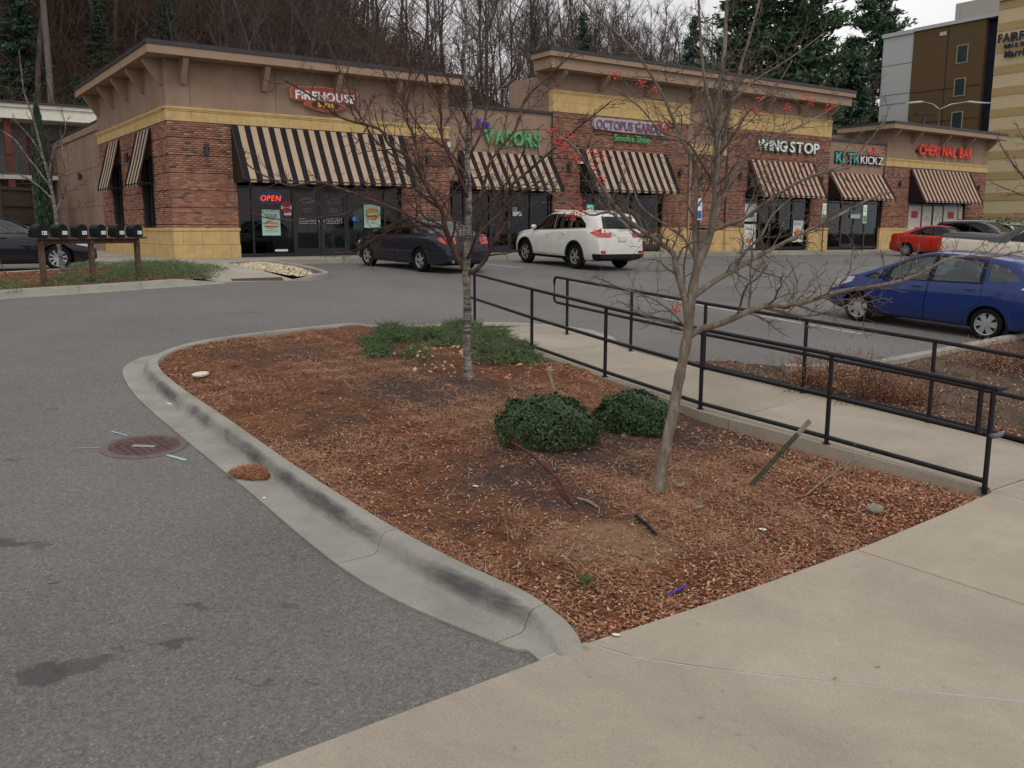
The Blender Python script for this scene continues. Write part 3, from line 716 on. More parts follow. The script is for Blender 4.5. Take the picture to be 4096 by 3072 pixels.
for a, b, z0, z1 in BR:
    for (x0, x1, q0, q1, rec) in brick_rows(a - (.006 if a == 0 else 0), b, z0, z1):
        if a == 0 and rec == 0 and cnt < 300:
            o = link('brick', single[1 + int(rs.rand() * 8) if rs.rand() > .04 else 0], shop); o.location = (x0, 0, q0); o.scale = (x1 - x0, 1, q1 - q0); cnt += 1
        else: addbrick(x0, x1, q0, q1, rec, False)
for (x0, x1, q0, q1, rec) in brick_rows(23.1, 25.85, .97, 4.34): addbrick(x0, x1, q0, q1, rec, False, .12)
for a, b, z0, z1 in SD:
    for (x0, x1, q0, q1, rec) in brick_rows(max(a, .10), b, z0, z1): addbrick(x0, x1, q0, q1, rec, True)
me = mesh_data('brickwork', np.array(V), np.array(F), [M['brick']])
a = me.attributes.new('tone', 'FLOAT', 'POINT'); a.data.foreach_set('value', T)
link('brickwork', me, shop, kind='stuff')
# --- cream base blocks, cap course and bands
def blocks(a, b, z0, z1, side=False, w=.61, rows=2, off=0.0, name='base_block', proud=.03, toff=0):
    h = (z1 - z0) / rows
    for r in range(rows):
        x = a - (w / 2 if (r % 2) else 0) - off
        while x < b - .03:
            q0, q1 = max(x, a), min(x + w - .008, b)
            if q1 - q0 > .04:
                mb = MB(); lo, hi = (q0, -proud + toff, z0 + r * h), (q1, .25 + toff, z0 + (r + 1) * h - .008)
                if side: lo, hi = (-proud, q0, z0 + r * h), (.25, q1, z0 + (r + 1) * h - .008)
                mb.box(lo, hi); mb.build(name, M['cream'], shop)
            x += w
for a, b in ((-.03, 2.12), (8.18, 10.32), (15.25, 16.82), (21.58, 23.1), (25.85, 27.22), (32.28, 33.9), (38.68, 41.52), (47.68, 49.93)):
    blocks(a, b, -.0 if a < 20 else -.4, .88, rows=2)
    mb = MB(); mb.box((a - .012, -.055, .88), (b + .012, .2, .972)); mb.build('base_cap', M['cream'], shop)
blocks(23.1, 25.85, -.4, .88, toff=.12)
blocks(.26, 10.4, 0, .88, side=True); mb = MB(); mb.box((-.055, .21, .88), (.2, 10.42, .972)); mb.build('base_cap', M['cream'], shop)
def band(a, b, z0, z1, side=False, rows=1, toff=0):
    blocks(a, b, z0, z1 - .07, side, w=.8, rows=rows, name='band_panel', proud=.035, toff=toff)
    mb = MB()
    if side: mb.box((-.075, a, z1 - .07), (.2, b, z1)); mb.box((-.055, a, z1 - .12), (-.034, b, z1 - .07))
    else: mb.box((a, -.075 + toff, z1 - .07), (b, .2 + toff, z1)); mb.box((a, -.055 + toff, z1 - .12), (b, -.034 + toff, z1 - .07))
    mb.build('band_moulding', M['cream'], shop)
band(-.035, 10.3, 4.29, 4.72); band(.26, 10.4, 4.29, 4.72, True)
mb = MB(); mb.box((-.075, -.04, 4.65), (-.035, .26, 4.719)); mb.build('band_moulding', M['cream'], shop)
band(15.22, 23.13, 5.65, 6.5, rows=2); band(25.82, 33.73, 5.65, 6.5, rows=2); band(23.1, 25.85, 4.36, 4.77, toff=.12); band(38.87, 49.93, 4.40, 4.83)
# --- parapet copings
for a, b in ((10.31, 15.24), (33.71, 38.88)):
    mb = MB(); mb.box((a, .02, 5.52), (b, .45, 5.63)); mb.build('parapet_coping', M['cap'], shop)
mb = MB(); mb.box((.24, 10.42, 5.33), (.62, 23.85, 5.42)); mb.build('parapet_coping', M['cap'], shop)
# --- overhanging roofs: fascia, soffit, coping
def canopy(x0, x1, y0, y1, z, name, fh=.25, two=False):
    mb = MB()
    if two:
        mb.box((x0 + .14, y0 + .14, z), (x1 - .14, y1, z + .42)); mb.build('deep_fascia', M['tan2'], shop)
        mb = MB(); mb.box((x0, y0, z + .422), (x1, y1, z + .62)); mb.build('fascia', M['tan2'], shop); zt = z + .622
    else:
        mb.box((x0, y0, z), (x1, y1, z + fh)); mb.build('fascia', M['tan2'], shop); zt = z + fh + .002
    mb = MB(); mb.box((x0 - .03, y0 - .03, zt), (x1 + .03, y1 + .03, zt + .13)); mb.build('roof_coping', M['cap'], shop)
canopy(-.62, 10.9, -.68, 11.0, 6.152, 'fh')
canopy(14.45, 34.45, -.85, .45, 7.202, 'oct', two=True)
canopy(38.2, 50.55, -.80, 2.8, 6.352, 'cheri')
def bracket(s_, z, side=False, d=.52, h=.75, w=.17, face=0.0):
    prof = [(0, 0), (d, 0), (d, -.12), (.10, -h), (0, -h)]
    mb = MB()
    if side: mb.prism(prof, lambda a, b: (face - a, s_ - w/2, z + b), lambda a, b: (face - a, s_ + w/2, z + b))
    else: mb.prism(prof, lambda a, b: (s_ - w/2, face - a, z + b), lambda a, b: (s_ + w/2, face - a, z + b))
    o = mb.build('bracket', M['tan2'], shop)
    bm = bmesh.new(); bm.from_mesh(o.data); bmesh.ops.recalc_face_normals(bm, faces=bm.faces[:]); bm.to_mesh(o.data); bm.free()
for s_ in (.55, 3.15, 5.7, 8.0, 9.9): bracket(s_, 6.15)
for t_ in (.35, 2.6, 4.9, 7.2, 9.9): bracket(t_, 6.15, True)
for s_ in (15.45, 17.7, 20.4, 23.3, 25.7, 28.3, 31.0, 33.4): bracket(s_, 7.2, d=.6, h=.55)
for s_ in (39.1, 41.3, 44.3, 47.0, 49.7): bracket(s_, 6.35, d=.62, h=.6)
bracket(.4, 7.2, True, d=.6, h=.5, face=15.25)
# --- awnings
M['aw_tan'] = mat('awning_tan', (0.42, 0.315, 0.22), .85, .2, var=.05, scale=2)
M['aw_blk'] = mat('awning_black', (0.016, 0.013, 0.016), .85, .2)
M['aw_red'] = mat('awning_maroon', (0.055, 0.014, 0.016), .85, .2)
def awning(a, b, z0, z1, d, dk, side=False, stripe=.212, face=0.0, lab=None):
    V = []; F = []; MI = []
    n = max(4, int(round((b - a) / stripe)));  n += (n % 2 == 0)
    f = (lambda x, o, z: (face - o, x, z)) if side else (lambda x, o, z: (x, face - o, z))
    for i in range(n):
        x0, x1 = a + (b - a) * i / n, a + (b - a) * (i + 1) / n
        k = len(V); sag = .012
        V += [f(x0, .03, z1), f(x1, .03, z1), f(x0, d * .52 , z1 + (z0 - z1) * .52 - sag), f(x1, d * .52, z1 + (z0 - z1) * .52 - sag), f(x0, d, z0), f(x1, d, z0), f(x0, d, z0 - .10), f(x1, d, z0 - .10),
              f(x0, .03, z1 - .012), f(x1, .03, z1 - .012), f(x0, d - .02, z0 - .01), f(x1, d - .02, z0 - .01)]
        F += [(k, k+1, k+3, k+2), (k+2, k+3, k+5, k+4), (k+8, k+10, k+11, k+9)]; MI += [i % 2] * 3
        F += [(k+4, k+5, k+7, k+6)]; MI += [i % 2]
    me = mesh_data('awning', V, F, [M[dk], M['aw_tan']], MI)
    o = link('awning', me, shop)
    mb = MB(); mb.m = 0
    for x in (a - .015, b + .015):
        for p, q in (((.03, z1), (d, z0)), ((.03, z0), (d, z0)), ((.03, z0), (.03, z1))):
            mb.beam(f(x, *p), f(x, *q), .03, .03)
        if not side: mb.add([f(x, .03, z1), f(x, d, z0), f(x, d, z0 - .1), f(x, .03, z0 - .1)], [(0, 1, 2, 3)])
    mb.beam(f(a, d, z0 - .015), f(b, d, z0 - .015), .03, .03); mb.beam(f(a, .04, z0), f(b, .04, z0), .03, .03)
    mb.build('awning_frame', M['black'], o); return o
awning(2.02, 8.28, 2.52, 4.26, 1.0, 'aw_blk')
awning(10.75, 15.2, 2.52, 3.88, .95, 'aw_blk', face=.10)
awning(16.72, 21.7, 2.56, 4.24, .95, 'aw_blk')
awning(27.3, 32.4, 2.56, 4.25, .95, 'aw_red')
awning(33.8, 38.78, 2.55, 3.88, .95, 'aw_red', face=.10)
awning(41.35, 47.85, 2.52, 4.33, 1.0, 'aw_red')
awning(2.0, 3.9, 2.45, 4.22, .52, 'aw_blk', True, .22); awning(6.6, 8.55, 2.45, 4.22, .52, 'aw_blk', True, .22)
# --- storefront windows and doors
def frame_bar(mb, lo, hi): mb.box(lo, hi)
def storefront(a, b, mull, doors, z0=0.0, z1=2.75, y=.14, tr=2.28):
    """mull: mullion positions; doors: (x0, x1) leaves"""
    mb = MB()
    mb.box((a, y - .04, z0), (a + .07, y + .07, z1)); mb.box((b - .07, y - .04, z0), (b, y + .07, z1))
    mb.box((a + .07, y - .04, z1 - .09), (b - .07, y + .07, z1)); mb.box((a + .07, y - .038, tr), (b - .07, y + .068, tr + .07))
    xs = sorted(set([a + .035, b - .035] + mull))
    for m_ in mull: mb.box((m_ - .03, y - .04, z0), (m_ + .03, y + .07, z1 - .09))
    isdoor = lambda c: any(d0 < c < d1 for d0, d1 in doors)
    for q0, q1 in zip(xs[:-1], xs[1:]):
        if not isdoor((q0 + q1) / 2): mb.box((q0 + .03, y - .037, z0), (q1 - .03, y + .067, z0 + .12))
    w = mb.build('window_frame', M['black'], shop)
    for q0, q1 in zip(xs[:-1], xs[1:]):
        mb = MB(); mb.box((q0 + .02, y + .01, tr + .06), (q1 - .02, y + .02, z1 - .08)); mb.build('pane', M['glass'], w)
        if not isdoor((q0 + q1) / 2): mb = MB(); mb.box((q0 + .02, y + .01, z0 + .11), (q1 - .02, y + .02, tr + .01)); mb.build('pane', M['glass'], w)
    for k, (d0, d1) in enumerate(doors):
        mb = MB(); d0 += .035; d1 -= .035; yy = y - .02
        mb.box((d0, yy, z0 + .01), (d0 + .09, yy + .045, tr - .01)); mb.box((d1 - .09, yy, z0 + .01), (d1, yy + .045, tr - .01))
        mb.box((d0 + .09, yy, z0 + .01), (d1 - .09, yy + .045, z0 + .27)); mb.box((d0 + .09, yy, tr - .11), (d1 - .09, yy + .045, tr - .01))
        d = mb.build('door', M['black'], shop)
        mb = MB(); mb.box((d0 + .08, yy + .02, z0 + .26), (d1 - .08, yy + .028, tr - .10)); mb.build('pane', M['glass'], d)
        mb = MB(); hx = d1 - .06 if k % 2 == 0 else d0 + .06
        mb.tube([(hx, yy, z0 + .95), (hx, yy - .06, z0 + .97), (hx, yy - .06, z0 + 1.22), (hx, yy, z0 + 1.24)], .012, 6); mb.build('handle', M['steel'], d, True)
    return w
w_fh = storefront(2.1, 8.2, [2.62, 4.05, 5.06, 6.07, 7.55], [(4.05, 5.06), (5.06, 6.07)])
storefront(10.45, 15.2, [11.0, 12.2, 13.2, 14.2], [(12.2, 13.2)])
storefront(16.8, 21.6, [17.6, 18.8, 19.8], [(17.6, 18.8)])
storefront(27.2, 32.3, [28.4, 29.3, 31.0], [(28.4, 29.3)], z0=-.1)
storefront(33.9, 38.7, [35.2, 36.4, 37.4], [(35.2, 36.4)], z0=-.15)
storefront(41.5, 47.7, [43.0, 44.2, 45.4, 47.1], [(43.0, 44.2), (44.2, 45.4)], z0=-.25)
for t0, t1 in ((2.16, 3.77), (6.77, 8.48)):
    mb = MB(); mb.box((.10, t0, .97), (.2, t0 + .06, 3.4)); mb.box((.10, t1 - .06, .97), (.2, t1, 3.4)); mb.box((.10, t0 + .06, .97), (.2, t1 - .06, 1.03)); mb.box((.10, t0 + .06, 3.3), (.2, t1 - .06, 3.4)); mb.box((.10, (t0+t1)/2 - .03, 1.03), (.2, (t0+t1)/2 + .03, 3.3))
    w = mb.build('window_frame', M['black'], shop)
    mb = MB(); mb.box((.145, t0 + .04, 1.0), (.155, t1 - .04, 3.36)); mb.build('pane', M['glass'], w)
# interior fittings seen through the glass
mb = MB(); mb.box((2.3, 3.6, 1.3), (8.6, 3.7, 2.5)); mb.box((6.7, .9, 1.95), (9.9, .96, 2.7)); mb.build('red_wall_panel', mat('deep_red_panel', (.38, .03, .025), .7), shop)
mb = MB(); mb.box((4.2, 2.6, 0), (7.6, 3.3, 1.05)); mb.build('counter', mat('grey_counter', (.16, .15, .14), .6), shop)
mb = MB(); mb.box((10.8, 1.6, 1.9), (15.0, 1.7, 2.7)); mb.build('red_wall_panel', M.setdefault('dred', mat('dark_red_panel', (.34, .03, .025), .7)), shop)
mb = MB()
for i in range(7): mb.box((17.0 + i * .65, 1.5, .2), (17.4 + i * .65, 1.9, 1.0 + (i % 3) * .3))
mb.build('shelf_stock', mat('shelf_stock', (.14, .12, .08), .7, var=.6, scale=5), shop)
# wall lamps, cameras, boxes
def lamp_at(s_, z, side=False, f=0.0):
    mb = MB(); c = (s_, f - .13, z - .17) if not side else (f - .13, s_, z - .17)
    mb.cyl(c, .075, .34, 14); mb.box(*( ((s_ - .05, f - .08, z - .06), (s_ + .05, f, z + .06)) if not side else ((f - .08, s_ - .05, z - .06), (f, s_ + .05, z + .06)) ))
    mb.build('wall_lamp', M['cap'], shop, smooth=True, sharp=40)
for s_ in (1.14, 9.28, 16.05, 22.55, 26.65, 33.0, 40.26, 48.9): lamp_at(s_, 3.45)
lamp_at(5.2, 3.45, True); lamp_at(16.0, 3.3, True, .3)
mb = MB(); mb.cyl((10.22, -.1, 3.98), .06, .12, 12); mb.box((10.16, -.08, 4.06), (10.28, 0, 4.16)); mb.build('dome_camera', M['white'], shop, smooth=True, sharp=40)
mb = MB(); mb.box((16.5, -.22, 3.62), (16.78, -.1, 3.72)); mb.box((16.6, -.1, 3.64), (16.66, 0, 3.7)); mb.build('bullet_camera', M['white'], shop)
mb = MB(); mb.box((21.98, -.05, 3.1), (22.08, 0, 3.35)); mb.build('sensor_box', M['white'], shop)
mb = MB(); mb.beam((.1, -.06, 4.2), (.1, -.06, 1.0), .0, .0) if False else None
mb.box((23.3, .03, -.3), (23.4, .12, 4.7)); mb.box((23.28, -.02, .0), (23.42, .12, .25)); mb.build('downpipe', M['tan2'], shop)
mb = MB(); mb.box((23.75, -.16, -.15), (24.35, .1, .85)); mb.build('meter_cabinet', mat('cabinet_brown', (.12, .095, .07), .7), shop)
# ---------------- lettering
def glyph(ch, size, ext, bold, shear=0.0, sx=1.0):
    cu = bpy.data.curves.new('glyph', 'FONT'); cu.body = ch; cu.size = size; cu.extrude = ext; cu.offset = bold; cu.resolution_u = 3; cu.shear = shear
    o = bpy.data.objects.new('glyph', cu); me = evaluated_mesh([o]); bpy.data.curves.remove(cu); return me
def letters(root, text, x0, x1, z0, z1, mats, y=-.12, depth=.06, bold=.0, arc=0.0, shear=0.0, name='letter', split=True, gap=.12):
    """row of raised letters from x0 to x1, cap height z0..z1, in the root's x-z plane facing -y"""
    H = z1 - z0; sz = H / .70; gl = []
    x = 0
    for ch in text:
        if ch == ' ': x += .30 * sz; gl.append(None); continue
        me = glyph(ch, sz, depth / 2, bold * H, shear); co = np.empty(len(me.vertices) * 3); me.vertices.foreach_get('co', co); co = co.reshape(-1, 3)
        lo, hi = co[:, 0].min(), co[:, 0].max(); co[:, 0] -= lo; co[:, 0] += x; x += hi - lo + gap * H; gl.append((me, co))
    x -= gap * H; k = (x1 - x0) / x; obs = []
    for i, g in enumerate(gl):
        if g is None: continue
        me, co = g; c = co.copy(); c[:, 0] = x0 + co[:, 0] * k
        u = (c[:, 0].mean() - x0) / (x1 - x0) * 2 - 1
        zz = z0 + co[:, 1] - arc * u * u * H
        v = np.stack([c[:, 0], y - co[:, 2], zz], -1)
        me.vertices.foreach_set('co', v.ravel()); me.materials.clear(); me.materials.append(mats[i % len(mats)] if isinstance(mats, list) else mats)
        me.update(); me.name = name
        obs.append(link(name, me, root))
    if not split and len(obs) > 1:
        Vv = []; Ff = []; 
        for o in obs:
            b = len(Vv); Vv += [tuple(v.co) for v in o.data.vertices]; Ff += [tuple(i + b for i in p.vertices) for p in o.data.polygons]
        m0 = obs[0].data.materials[0]
        for o in obs: bpy.data.objects.remove(o)
        return link(name, mesh_data(name, Vv, Ff, [m0]), root)
    return obs
def pm_(name, c, rough=.5, em=0):
    m, nt, b = nodes(name, rough, .4); b.inputs['Base Color'].default_value = (*c, 1)
    if em: b.inputs['Emission Color'].default_value = (*c, 1); b.inputs['Emission Strength'].default_value = em
    return m
def sign(label, cat='sign'): return empty('shop_sign', C0, BROT, label=label, category=cat)
W_ = pm_('sign_white', (.75, .75, .73)); RED = pm_('sign_red', (.33, .06, .045)); ORG = pm_('sign_orange_rim', (.62, .33, .14)); YEL = pm_('sign_yellow', (.75, .42, .06))
GRN = pm_('sign_green', (.09, .34, .13), em=.05); BLU = pm_('sign_violet', (.07, .035, .38)); BLK = pm_('sign_black', (.02, .02, .022)); DGR = pm_('sign_dark_green', (.02, .10, .06))
# red board sign
sg = sign('red shield shaped sign with white and yellow lettering above the widest awning')
def board(P, y0, y1, m, name, root):
    mb = MB(); mb.prism(P, lambda a, b: (a, y0, b), lambda a, b: (a, y1, b)); o = mb.build(name, m, root)
    bm = bmesh.new(); bm.from_mesh(o.data); bmesh.ops.recalc_face_normals(bm, faces=bm.faces[:]); bm.to_mesh(o.data); bm.free(); return o
OUT = [(4.10,5.62),(5.25,5.68),(6.40,5.62),(6.46,5.50),(6.43,5.27),(6.30,5.20),(6.02,5.18),(5.97,5.06),(5.62,4.97),(5.25,4.90),(4.88,4.97),(4.53,5.06),(4.48,5.18),(4.20,5.20),(4.07,5.27),(4.04,5.50)]
grow = lambda P, k: [(5.25 + (a - 5.25) * (1 + k), 5.3 + (b - 5.3) * (1 + 2.6 * k)) for a, b in P]
board(grow(OUT, .025), -.16, -.004, ORG, 'sign_rim', sg); board(OUT, -.19, -.161, RED, 'sign_face', sg)
board([(4.72,5.10),(4.82,5.20),(5.68,5.20),(5.78,5.10),(5.68,5.01),(4.82,5.01)], -.20, -.191, BLK, 'name_panel', sg)
letters(sg, 'FIREHOUSE', 4.17, 6.33, 5.25, 5.52, W_, y=-.205, depth=.02, bold=.05, arc=-.0)
letters(sg, 'SUBS', 4.95, 5.55, 5.035, 5.175, YEL, y=-.215, depth=.02, bold=.06)
sg = sign('green and violet channel letter sign on the low tan wall left of the lilac sign')
letters(sg, 'VAPORS', 11.85, 14.55, 4.20, 4.74, GRN, y=.0, depth=.10, bold=.045)
letters(sg, 'in', 11.5, 12.1, 4.78, 5.12, BLU, y=-.03, depth=.10, bold=.06, shear=.2)
sg = sign('lilac lettered sign with green second line on brick above an awning')
LIL = pm_('sign_lilac', (.40, .36, .36)); PUR = pm_('sign_purple', (.17, .07, .16))
board([(17.4,5.08),(17.3,5.2),(17.32,5.42),(17.45,5.55),(21.4,5.55),(21.5,5.4),(21.5,5.15),(21.4,5.02),(19,5.02)], -.16, -.02, LIL, 'sign_backing', sg)
letters(sg, 'OCTOPUS GARDEN', 17.42, 21.42, 5.10, 5.47, PUR, y=-.18, depth=.04, bold=.02, gap=.10)
letters(sg, 'Smoke Shop', 18.5, 20.6, 4.66, 4.93, GRN, y=-.1, depth=.06, bold=.02)
sg = sign('large white letters edged dark green on brick between two tall bands of cream')
letters(sg, 'WING', 27.75, 29.95, 4.72, 5.27, DGR, y=-.05, depth=.09, bold=.09); letters(sg, 'STOP', 30.25, 32.6, 4.72, 5.27, DGR, y=-.05, depth=.09, bold=.09)
letters(sg, 'WING', 27.75, 29.95, 4.74, 5.25, W_, y=-.13, depth=.05, bold=.02); letters(sg, 'STOP', 30.25, 32.6, 4.74, 5.25, W_, y=-.13, depth=.05, bold=.02)
mb = MB(); mb.cyl((30.1, -.04, 4.98), .09, .12, 12, 'y'); mb.build('dot', W_, sg)
sg = sign('teal and white lettering with a red stroke on the low wall near the far end')
TEAL = pm_('sign_teal', (.05, .33, .30), em=.2)
letters(sg, 'KLTR', 34.25, 36.3, 4.42, 4.96, BLK, y=.04, depth=.08, bold=.10); letters(sg, 'KICKZ', 36.45, 38.55, 4.42, 4.86, BLK, y=.04, depth=.08, bold=.10)
letters(sg, 'KLTR', 34.25, 36.3, 4.43, 4.94, TEAL, y=-.02, depth=.03, bold=.01); letters(sg, 'KICKZ', 36.45, 38.55, 4.43, 4.84, W_, y=-.02, depth=.03, bold=.0)
board([(36.9,4.92),(37.5,5.06),(38.3,5.03),(37.6,4.90)], -.04, .0, RED, 'red_stroke', sg)
sg = sign('bright red channel letters on the tan wall of the farthest shop')
RLT = pm_('sign_bright_red', (.60, .06, .035), em=.15)
mb = MB(); mb.box((41.7, -.09, 5.28), (47.75, -.002, 5.44)); mb.build('raceway', BLK, sg)
letters(sg, 'CHERI', 41.85, 43.95, 5.16, 5.72, RLT, y=-.15, depth=.10, bold=.025); letters(sg, 'NAIL', 44.3, 45.85, 5.16, 5.72, RLT, y=-.15, depth=.10, bold=.025); letters(sg, 'BAR', 46.2, 47.65, 5.16, 5.72, RLT, y=-.15, depth=.10, bold=.025)
# neon OPEN
sg = empty('neon_sign', C0, BROT, label='red neon open sign with blue ring behind the shop glass', category='neon sign')
NR = pm_('neon_red', (1.0, .05, .02), em=2.6); NBL = pm_('neon_blue', (.02, .06, .5), em=.5)
letters(sg, 'OPEN', 2.95, 3.66, 1.88, 2.06, NR, y=.19, depth=.015, bold=.015, shear=.15)
mb = MB(); mb.tube([(3.30 + .44 * math.cos(a * .2618), .2, 1.97 + .185 * math.sin(a * .2618)) for a in range(25)], .009, 6, False); mb.build('blue_ring', NBL, sg, True)
mb = MB(); mb.box((2.9, .215, 1.8), (3.7, .235, 2.14)); mb.build('backing', M['black'], sg)
# posters and door notices
def poster(label, x0, x1, z0, z1, m, y=.115, cat='poster'):
    e = empty('poster', C0, BROT, label=label, category=cat); mb = MB(); mb.box((x0, y, z0), (x1, y + .005, z1)); mb.build('sheet', m, e); return e
def ell(root, x, z, rx, rz, m, y, name='print'):
    P = [(x + rx * math.cos(i * math.pi / 9), z + rz * math.sin(i * math.pi / 9)) for i in range(18)]
    return board(P, y, y + .002, m, name, root)
MINT = pm_('mint_paper', (.42, .60, .52), .7); BUN = pm_('bun_print', (.52, .28, .10), .7); MEAT = pm_('meat_print', (.28, .06, .04), .7); LET = pm_('lettuce_print', (.32, .38, .12), .7); CRM = pm_('cream_print', (.62, .50, .32), .7)
GREY = pm_('print_grey', (.12, .12, .12), .7); PAPER = pm_('white_paper', (.62, .63, .60), .7)
e = poster('mint poster with a long sandwich, left of the shop doors', 2.93, 3.57, .72, 1.58, MINT)
letters(e, 'COLD', 3.07, 3.45, 1.33, 1.43, BLK, y=.112, depth=.003, bold=.04, split=False)
for z in (1.52, 1.27): letters(e, 'NEW SUBS', 3.1, 3.42, z, z + .03, GREY, y=.112, depth=.003, split=False)
board([(3.0,1.14),(3.2,1.2),(3.5,1.14),(3.53,1.08),(3.3,1.10),(2.99,1.1)], .110, .114, BUN, 'print', e); board([(2.98,1.09),(3.3,1.1),(3.54,1.06),(3.5,1.03),(3.0,1.05)], .1095, .1138, CRM, 'print', e); board([(2.99,1.05),(3.5,1.04),(3.52,1.01),(3.02,1.01)], .1092, .1136, MEAT, 'print', e); board([(3.02,1.01),(3.5,1.0),(3.3,.94),(3.08,.95)], .109, .1134, BUN, 'print', e)
for z in (.88, .83): letters(e, 'MADE FRESH DAILY', 3.03, 3.47, z, z + .022, GREY, y=.112, depth=.003, split=False)
e = poster('mint poster with a stacked burger, right of the shop doors', 6.72, 7.38, .98, 1.84, MINT)
ell(e, 7.05, 1.56, .25, .13, BUN, .110); ell(e, 7.05, 1.50, .23, .06, LET, .1085); ell(e, 7.05, 1.44, .25, .05, CRM, .107); ell(e, 7.05, 1.38, .25, .045, MEAT, .1055); ell(e, 7.05, 1.31, .25, .055, BUN, .104); ell(e, 7.05, 1.15, .06, .02, MEAT, .11)
STK = pm_('red_sticker', (.36, .04, .035), .6)
e = poster('round red and white notice on the glass beside the neon sign', 3.62, 4.0, 1.60, 1.74, PAPER, cat='notice'); ell(e, 3.81, 1.77, .19, .10, STK, .11); ell(e, 3.81, 1.56, .19, .09, STK, .112); letters(e, 'CARDS', 3.66, 3.95, 1.63, 1.69, GREY, y=.11, depth=.002, split=False)
e = poster('small white notice under the round red notice', 3.72, 3.98, 1.40, 1.5, PAPER, cat='notice')
e = poster('blue accessible entrance sticker on the glass right of the doors', 6.25, 6.5, 1.22, 1.38, pm_('sticker_blue', (.02, .12, .5), .6), cat='sticker')
ell(e, 6.33, 1.33, .02, .02, PAPER, .112); mb = MB(); mb.beam((6.33, .111, 1.31), (6.345, .111, 1.27), .003, .02); mb.beam((6.30, .111, 1.25), (6.37, .111, 1.25), .003, .015); mb.build('print', PAPER, e)
e = poster('grey menu sheet behind the glass at the burger poster', 6.32, 6.72, .92, 1.66, pm_('menu_grey', (.20, .22, .22), .7), y=.175, cat='menu')
for x0, x1, lab in ((4.2, 4.92, 'left'), (5.2, 5.9, 'right')):
    e = empty('door_decal', C0, BROT, label='white arched fire helmet decal and hours text on the %s glass door' % lab, category='door decal')
    DEC = M.setdefault('decal', pm_('frosted_decal', (.30, .30, .30), .7)); c = (x0 + x1) / 2
    mb = MB()
    for k, r in ((0, .30), (1, .25)):
        mb.tube([(c + r * math.cos(a), .117, 1.78 + r * .75 * math.sin(a)) for a in np.linspace(.35, 2.79, 12)], .012, 4)
    mb.build('arch', DEC, e)
    letters(e, 'SUBS', c - .2, c + .2, 1.80, 1.88, DEC, y=.115, depth=.003, split=False); letters(e, 'HOURS 1030 TO 9', c - .17, c + .17, 1.60, 1.64, DEC, y=.115, depth=.003, split=False); letters(e, 'OPEN DAILY', c - .17, c + .17, 1.52, 1.56, DEC, y=.115, depth=.003, split=False)
    mb = MB()
    for q in (1.28, 1.12): mb.box((c - .3, .112, q), (c + .3, .117, q + .012))
    mb.box((c - .3, .112, 1.13), (c - .288, .117, 1.28)); mb.box((c + .288, .112, 1.13), (c + .3, .117, 1.28)); mb.build('border', PAPER, e)
    letters(e, 'ROUTE', c - .24, c + .24, 1.17, 1.24, PAPER, y=.113, depth=.003, split=False)
e = poster('tall white poster with food left of the open shop doorway', 27.3, 28.2, -.05, 1.15, PAPER, y=.08); ell(e, 27.75, .35, .3, .12, pm_('food_orange', (.55, .15, .03), .7), .075); letters(e, 'MEAL', 27.4, 28.1, .85, 1.0, GREY, y=.078, depth=.003, split=False)
e = poster('upper white poster above the tall food poster', 27.3, 28.2, 1.3, 2.15, PAPER, y=.08); ell(e, 27.75, 1.6, .25, .14, GREY, .075)
e = poster('white poster with red bowl right of the doorway', 31.1, 31.95, .25, 1.35, PAPER, y=.08); ell(e, 31.5, .7, .3, .16, M['dred'] if False else STK, .075); ell(e, 31.5, .8, .22, .12, pm_('food_orange2', (.6, .2, .03), .7), .073); letters(e, 'BOWL', 31.2, 31.8, 1.1, 1.25, GREY, y=.078, depth=.003, split=False)
e = poster('pale door poster inside the dark green doorway', 36.0, 36.9, 1.5, 1.72, PAPER, y=.08, cat='notice'); letters(e, 'KICKZ', 36.05, 36.85, 1.75, 1.95, TEAL, y=.08, depth=.003, split=False)
FILM = pm_('window_film', (.56, .52, .48), .7)
for a, b, lab in ((41.62, 42.95, 'leftmost pane'), (43.12, 44.1, 'left door'), (44.32, 45.3, 'right door'), (45.46, 47.03, 'wide pane right of the doors'), (47.14, 47.6, 'narrow last pane')):
    e = poster('pale printed film on the %s of the farthest shop' % lab, a, b, .05, 2.25, FILM, y=.10, cat='window film')
    c = (a + b) / 2; w = (b - a)
    if 'pane' in lab and w > 1: board([(c - .35, 1.55), (c + .35, 1.55), (c + .35, 1.95), (c - .35, 1.95)], .096, .099, STK, 'print', e)
    elif w > .6: mb = MB(); mb.tube([(c + .25 * math.cos(q), .096, 1.35 + .3 * math.sin(q)) for q in np.linspace(0, 3.14, 10)], .012, 4); mb.build('print', GREY, e); letters(e, 'NAILS', c - .3, c + .3, 1.0, 1.1, STK, y=.098, depth=.003, split=False)
    for k in range(4): ell(e, a + w * rnd.uniform(.2, .8), rnd.uniform(.2, 2.1), .08, .06, pm_('pink_print', (.5, .22, .16), .7) if k == 0 and 'ppk' not in M else M.setdefault('ppk', pm_('pink_print', (.5, .22, .16), .7)), .097)
e = poster('brown poster with large pale brush lettering low in the smoke shop window', 19.9, 21.5, .1, 1.0, pm_('poster_brown', (.05, .03, .02), .7), y=.09)
letters(e, 'VAPE', 20.0, 21.4, .25, .75, pm_('brush_print', (.38, .30, .20), .7), y=.085, depth=.003, split=False, shear=.2)
e = poster('white house number decal over the vapor shop door', 13.3, 13.75, 1.45, 1.62, PAPER, y=.095, cat='decal'); letters(e, '151', 13.3, 13.5, 1.64, 1.8, PAPER, y=.095, depth=.003, split=False)
e = poster('white notice low left on the glass below the sandwich poster', 3.35, 3.8, .18, .25, PAPER, cat='notice')
